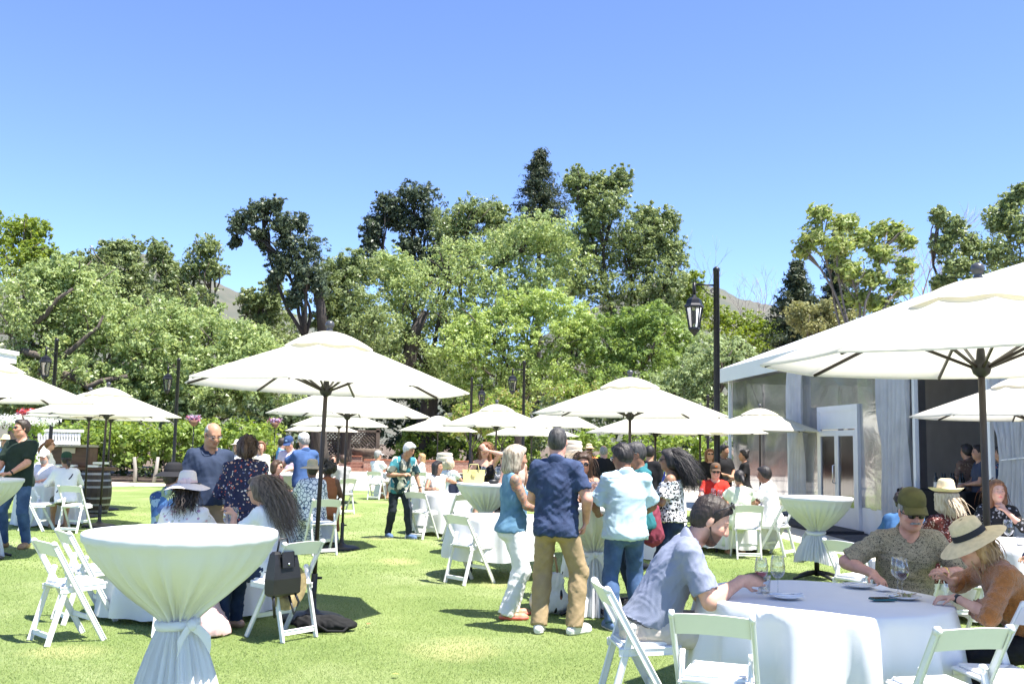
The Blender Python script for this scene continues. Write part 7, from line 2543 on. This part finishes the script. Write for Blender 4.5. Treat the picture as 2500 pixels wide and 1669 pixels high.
MB().lathe([(.002, -.08), (.03, -.06), (.035, 0), (.03, .06), (.002, .08)], 12, (0, 0, .03), 1, .75, M=Matrix.Rotation(PI / 2, 3, 'Y')).build('shell', BLKL, cs)
wine_glass(hand_world(LADY21, -1, .08) + Vector((0, -.01, -.06)), 'glass held by the woman in ribbed cream', None, 1.05)
dbag = thing('clutch', 'dark navy clutch on the cloth before the woman in cream', 'bag', gp(1108, 18.25, .757, .8))
MB().box((0, 0, .085), (.2, .08, .17), None, .03).build('body', NAVY, dbag)
# wine glasses on far tables
for (px, d, lab) in [(556, 9.6, 'wine glass before the woman with blowing grey hair'), (572, 9.9, 'second wine glass near the floral dress')]:
    wine_glass(gp(px, d, .757, .9), lab, None, 1.1)
for (px, d, lab) in [(1742, 16.9, 'wine glass in front of the red shirt'), (1775, 16.6, 'wine glass right of the red shirt'), (1713, 16.9, 'wine glass left of the red shirt'), (1758, 16.3, 'wine glass nearest us before the red shirt')]:
    wine_glass(gp(px, d, .745, .85), lab, WINE_R if px in (1742, 1775) else None, 1.1)
wine_glass(gp(2462, 9.75, .757, .85), 'large wine glass before the red-haired woman', None, 1.2)
tumbler(gp(2492, 9.7, .757, .8), 'water tumbler at the right edge on the second table')
bt = thing('bottle', 'blue glass bottle on the far table behind the aqua shirt', 'bottle', gp(1622, 15.0, 1.0, 1.1))
MB().lathe([(.002, 0), (.038, .0), (.04, .02), (.04, .17), (.03, .2), (.014, .23), (.014, .29), (.002, .29)], 16).build('body', mat('cobalt_glass', (.02, .05, .3), .08), bt)
lt = thing('side_table', 'small white-clothed table under the blue bottle', 'table', gp(1622, 15.0))
MB().lathe([(.002, .999), (.3, .999), (.31, .98), (.33, .5), (.36, .02)], 30).build('cloth', CLOTH, lt)

# ---- bags
bp_ = thing('backpack', 'black leather backpack hanging on the back of a white chair', 'backpack', (gx(690, 8.42, .55), 8.40, 0), R(52))
mb = MB()
prof = [(-.14, .10), (-.145, .16), (-.13, .34), (-.115, .50)]
V, F = [], []
for (z, w2, dp) in [(.36, .12, .045), (.38, .14, .07), (.5, .14, .075), (.62, .125, .06), (.70, .115, .04), (.72, .10, .02)]:
    V += [(-w2, -dp, z), (w2, -dp, z), (w2, dp * .6, z), (-w2, dp * .6, z)]
for i in range(5):
    for k in range(4):
        j = (k + 1) % 4
        F.append((i * 4 + k, i * 4 + j, i * 4 + 4 + j, i * 4 + 4 + k))
F += [(3, 2, 1, 0), (20, 21, 22, 23)]
mb.add(V, F).build('body', BLKL, bp_)
MB().box((0, -.075, .655), (.13, .012, .13), Matrix.Rotation(R(-8), 3, 'X'), .005).build('flap', BLKL, bp_)
MB().lathe([(.002, .006), (.01, .004), (.011, 0)], 10, (0, -.085, .62), M=Matrix.Rotation(PI / 2, 3, 'X')).build('button', STEEL, bp_)
for s in (-1, 1): MB().tube([(s * .1, -.03, .4), (s * .13, -.07, .3), (s * .1, -.05, .2), (s * .08, 0, .36)], .011, 6).build('strap', BLKL, bp_)
MB().tube([(-.06, 0, .71), (-.04, 0, .82), (.04, 0, .82), (.06, 0, .71)], .009, 6).build('carry_loop', BLKL, bp_)
bp_.location.z = .02
sh_ = thing('straw_hat', 'straw hat with dark band hanging behind the black backpack', 'hat', (gx(706, 8.5, .45), 8.5, .43), R(52))
Mh = Matrix.Rotation(R(-86), 3, 'X')
MB().lathe([(.002, .1), (.07, .1), (.085, .07), (.09, 0), (.13, -.005), (.19, .0)], 30, M=Mh).build('hat_body', mat('woven_straw', (.42, .32, .16), .85, .4, 30, .6, 120, bdist=.004), sh_)
MB().lathe([(.0915, .002), (.089, .035)], 30, M=Mh).build('hat_band', BLACK, sh_)
bg = thing('shoulder_bag', 'soft black bag lying on the grass at the parasol foot', 'bag', (gx(790, 8.9), 8.9, 0), .25)
f = Field((-.35, -.2, -.01), (.35, .2, .22), .012)
f.ell((0, 0, .07), (.24, .11, .085), None, .03); f.ell((-.13, .02, .08), (.14, .09, .07), None, .04); f.ell((.17, -.01, .05), (.12, .09, .05), None, .04)
Vb, Qb = f.mesh(); Vb = wrinkle(Vb, Qb, .012, 22, 3)
obj_me('body', mesh_np('body', Vb, Qb), cl('black_nylon', (.015, .015, .016), .3), bg)
MB().tube([(-.1, -.1, .1), (.02, -.14, .03), (.16, -.12, .02), (.22, -.05, .06)], .012, 6).build('strap', BLACK, bg)
tb = thing('tote_bag', 'white tote with black leaf print on the grass behind khaki trousers', 'bag', gp(1342, 10.0), .3)
f = Field((-.25, -.15, -.01), (.25, .15, .5), .012)
f.cap((-.1, 0, .12), (.1, 0, .12), .12, .12, .05, 0, None, 'add', ((0, 1, 0), 1.5)); f.cap((-.07, 0, .32), (.07, 0, .32), .09, .09, .08, 0, None, 'add', ((0, 1, 0), 2.0))
Vb, Qb = f.mesh(); obj_me('body', mesh_np('body', wrinkle(Vb, Qb, .01, 22, 5), Qb), MATS['white_black_leaf'], tb)
MB().tube([(-.08, 0, .38), (-.05, 0, .55), (.05, 0, .55), (.08, 0, .38)], .012, 6).build('strap', TANL, tb)
mbg = thing('maroon_bag', 'maroon cloth bag hanging beside the off-shoulder blouse', 'bag', gp(1592, 10.7, .62, .9))
f = Field((-.2, -.15, -.05), (.2, .15, .55), .012)
f.cap((0, 0, .12), (0, 0, .36), .14, .09, .05, 0, None, 'add', ((0, 1, 0), 1.6))
Vb, Qb = f.mesh(); obj_me('body', mesh_np('body', wrinkle(Vb, Qb, .012, 20, 6), Qb), cl('maroon', (.26, .05, .08), .2), mbg)
MB().tube([(-.05, 0, .42), (0, 0, .62), (.05, 0, .42)], .01, 6).build('strap', cl('maroon', (.26, .05, .08), .2), mbg)

# ---- serving station with barrels at left
WOOD = mat('walnut_wood', (.13, .065, .035), .6, .4, 4, .3, 20, stretch=(1, 4, 4))
BARREL = mat('dark_barrel', (.05, .035, .028), .6, .4, 5)
HOOP = mat('hoop_iron', (.32, .32, .33), .5, .2, 6, metal=.6)
def barrel(px, d, label, sc=1.0):
    t = thing('wine_barrel', label, 'barrel', gp(px, d), 0, 'wine barrels')
    pr_ = lambda z: .28 + .07 * (1 - ((z - .46) / .46) ** 2)
    n = 18
    for k in range(n):
        V, F = [], []
        for i in range(7):
            z = .92 * i / 6
            for a in (2 * PI * (k + .03) / n, 2 * PI * (k + .97) / n):
                V.append((pr_(z) * math.cos(a), pr_(z) * math.sin(a), z))
            for a in (2 * PI * (k + .97) / n, 2 * PI * (k + .03) / n):
                V.append(((pr_(z) - .025) * math.cos(a), (pr_(z) - .025) * math.sin(a), z))
        for i in range(6):
            for q in range(4):
                j = (q + 1) % 4
                F.append((i * 4 + q, i * 4 + j, i * 4 + 4 + j, i * 4 + 4 + q))
        MB().add(V, F).build('stave', BARREL, t)
    for z in (.06, .2, .34, .58, .72, .86):
        MB().lathe([(pr_(z - .022) + .004, z - .022), (pr_(z + .022) + .004, z + .022)], 24).build('hoop', HOOP, t)
    MB().lathe([(.001, .9), (.27, .9)], 24).build('barrel_head', WOOD, t)
    t.scale = (sc, sc, sc)
    return t
barrel(186, 22.2, 'dark wine barrel under the serving counter, left of two')
barrel(228, 22.0, 'dark wine barrel under the serving counter, right of two')
barrel(1140, 26, 'wine barrel behind the yellow handbag table', .95)
ct = thing('serving_counter', 'wooden serving counter with raised cabinet on two barrels', 'counter', gp(204, 22.2, .92, 1.0), R(-4))
MB().box((0, 0, .04), (1.3, .62, .07), None, .01).build('counter_top', WOOD, ct)
MB().box((-.28, .05, .29), (.95, .4, .42), None, .01).build('cabinet', WOOD, ct)
MB().box((-.28, -.01, .53), (1.0, .5, .05), None, .01).build('cabinet_lid', mat('grey_lid', (.36, .33, .28), .6, .2, 6), ct)
MB().box((-.28, -.155, .43), (.3, .012, .12)).build('plaque', mat('plaque_tan', (.5, .42, .3), .6), ct)
for k, (x, z) in enumerate([(-.3, .1), (.35, .1), (.5, .17)]):
    MB().box((x, -.22, z), (.5 if k == 0 else .28, .2, .05), None, .008).build('tray', CHINA, ct)

# ---- bar inside the tent
bpos = gp(2305, 17.4)
bar = thing('tent_bar', 'black-clothed bar table inside the tent opening', 'table', bpos, R(-70))
MB().box((0, 0, .5), (1.6, .6, 1.0), None, .02).build('cloth', BLACK, bar)
for k in range(7):
    b_ = thing('bottle', ('leftmost dark wine bottle on the tent bar', 'second dark wine bottle from left on the tent bar', 'third dark wine bottle from left on the tent bar', 'fourth dark wine bottle from left on the tent bar', 'fifth dark wine bottle from left on the tent bar', 'sixth dark wine bottle from left on the tent bar', 'rightmost dark wine bottle on the tent bar')[k], 'bottle', (gx(2285 + k * 11, 17.3 - .04 * (k % 2), 1.1), 17.3 - .12 * (k % 2), 1.003), 0, 'wine bottles on the tent bar')
    MB().lathe([(.002, 0), (.037, 0), (.037, .19), (.015, .24), (.014, .3), (.002, .3)], 14).build('body', mat('dark_bottle', (.01, .014, .008), .1), b_)
    MB().lathe([(.0378, .05), (.0378, .14)], 14).build('paper_label', mat('label_paper', (.6, .58, .52), .8), b_)
# a few fallen leaves on the lawn
LFM = mat('fallen_leaf', (.35, .38, .08), .7)
for k, (px, py, wd) in enumerate([(965, 1655, 'near the bottom centre'), (900, 1530, 'right of the black bag'), (770, 1518, 'beside the black bag'), (1088, 1388, 'left of the empty middle chair')]):
    p = on(px, py, .0)
    o = MB().add([(-.03, 0, .03), (0, .022, .035), (.035, 0, .03), (0, -.022, .036)], [(0, 1, 2, 3)]).build('fallen_leaf', mat('fallen_leaf_brown', (.3, .12, .05), .7) if k == 1 else LFM)
    o.location = p; o.rotation_euler.z = k
    tag(o, 'small fallen leaf on the grass ' + wd, 'leaf', 'fallen leaves')
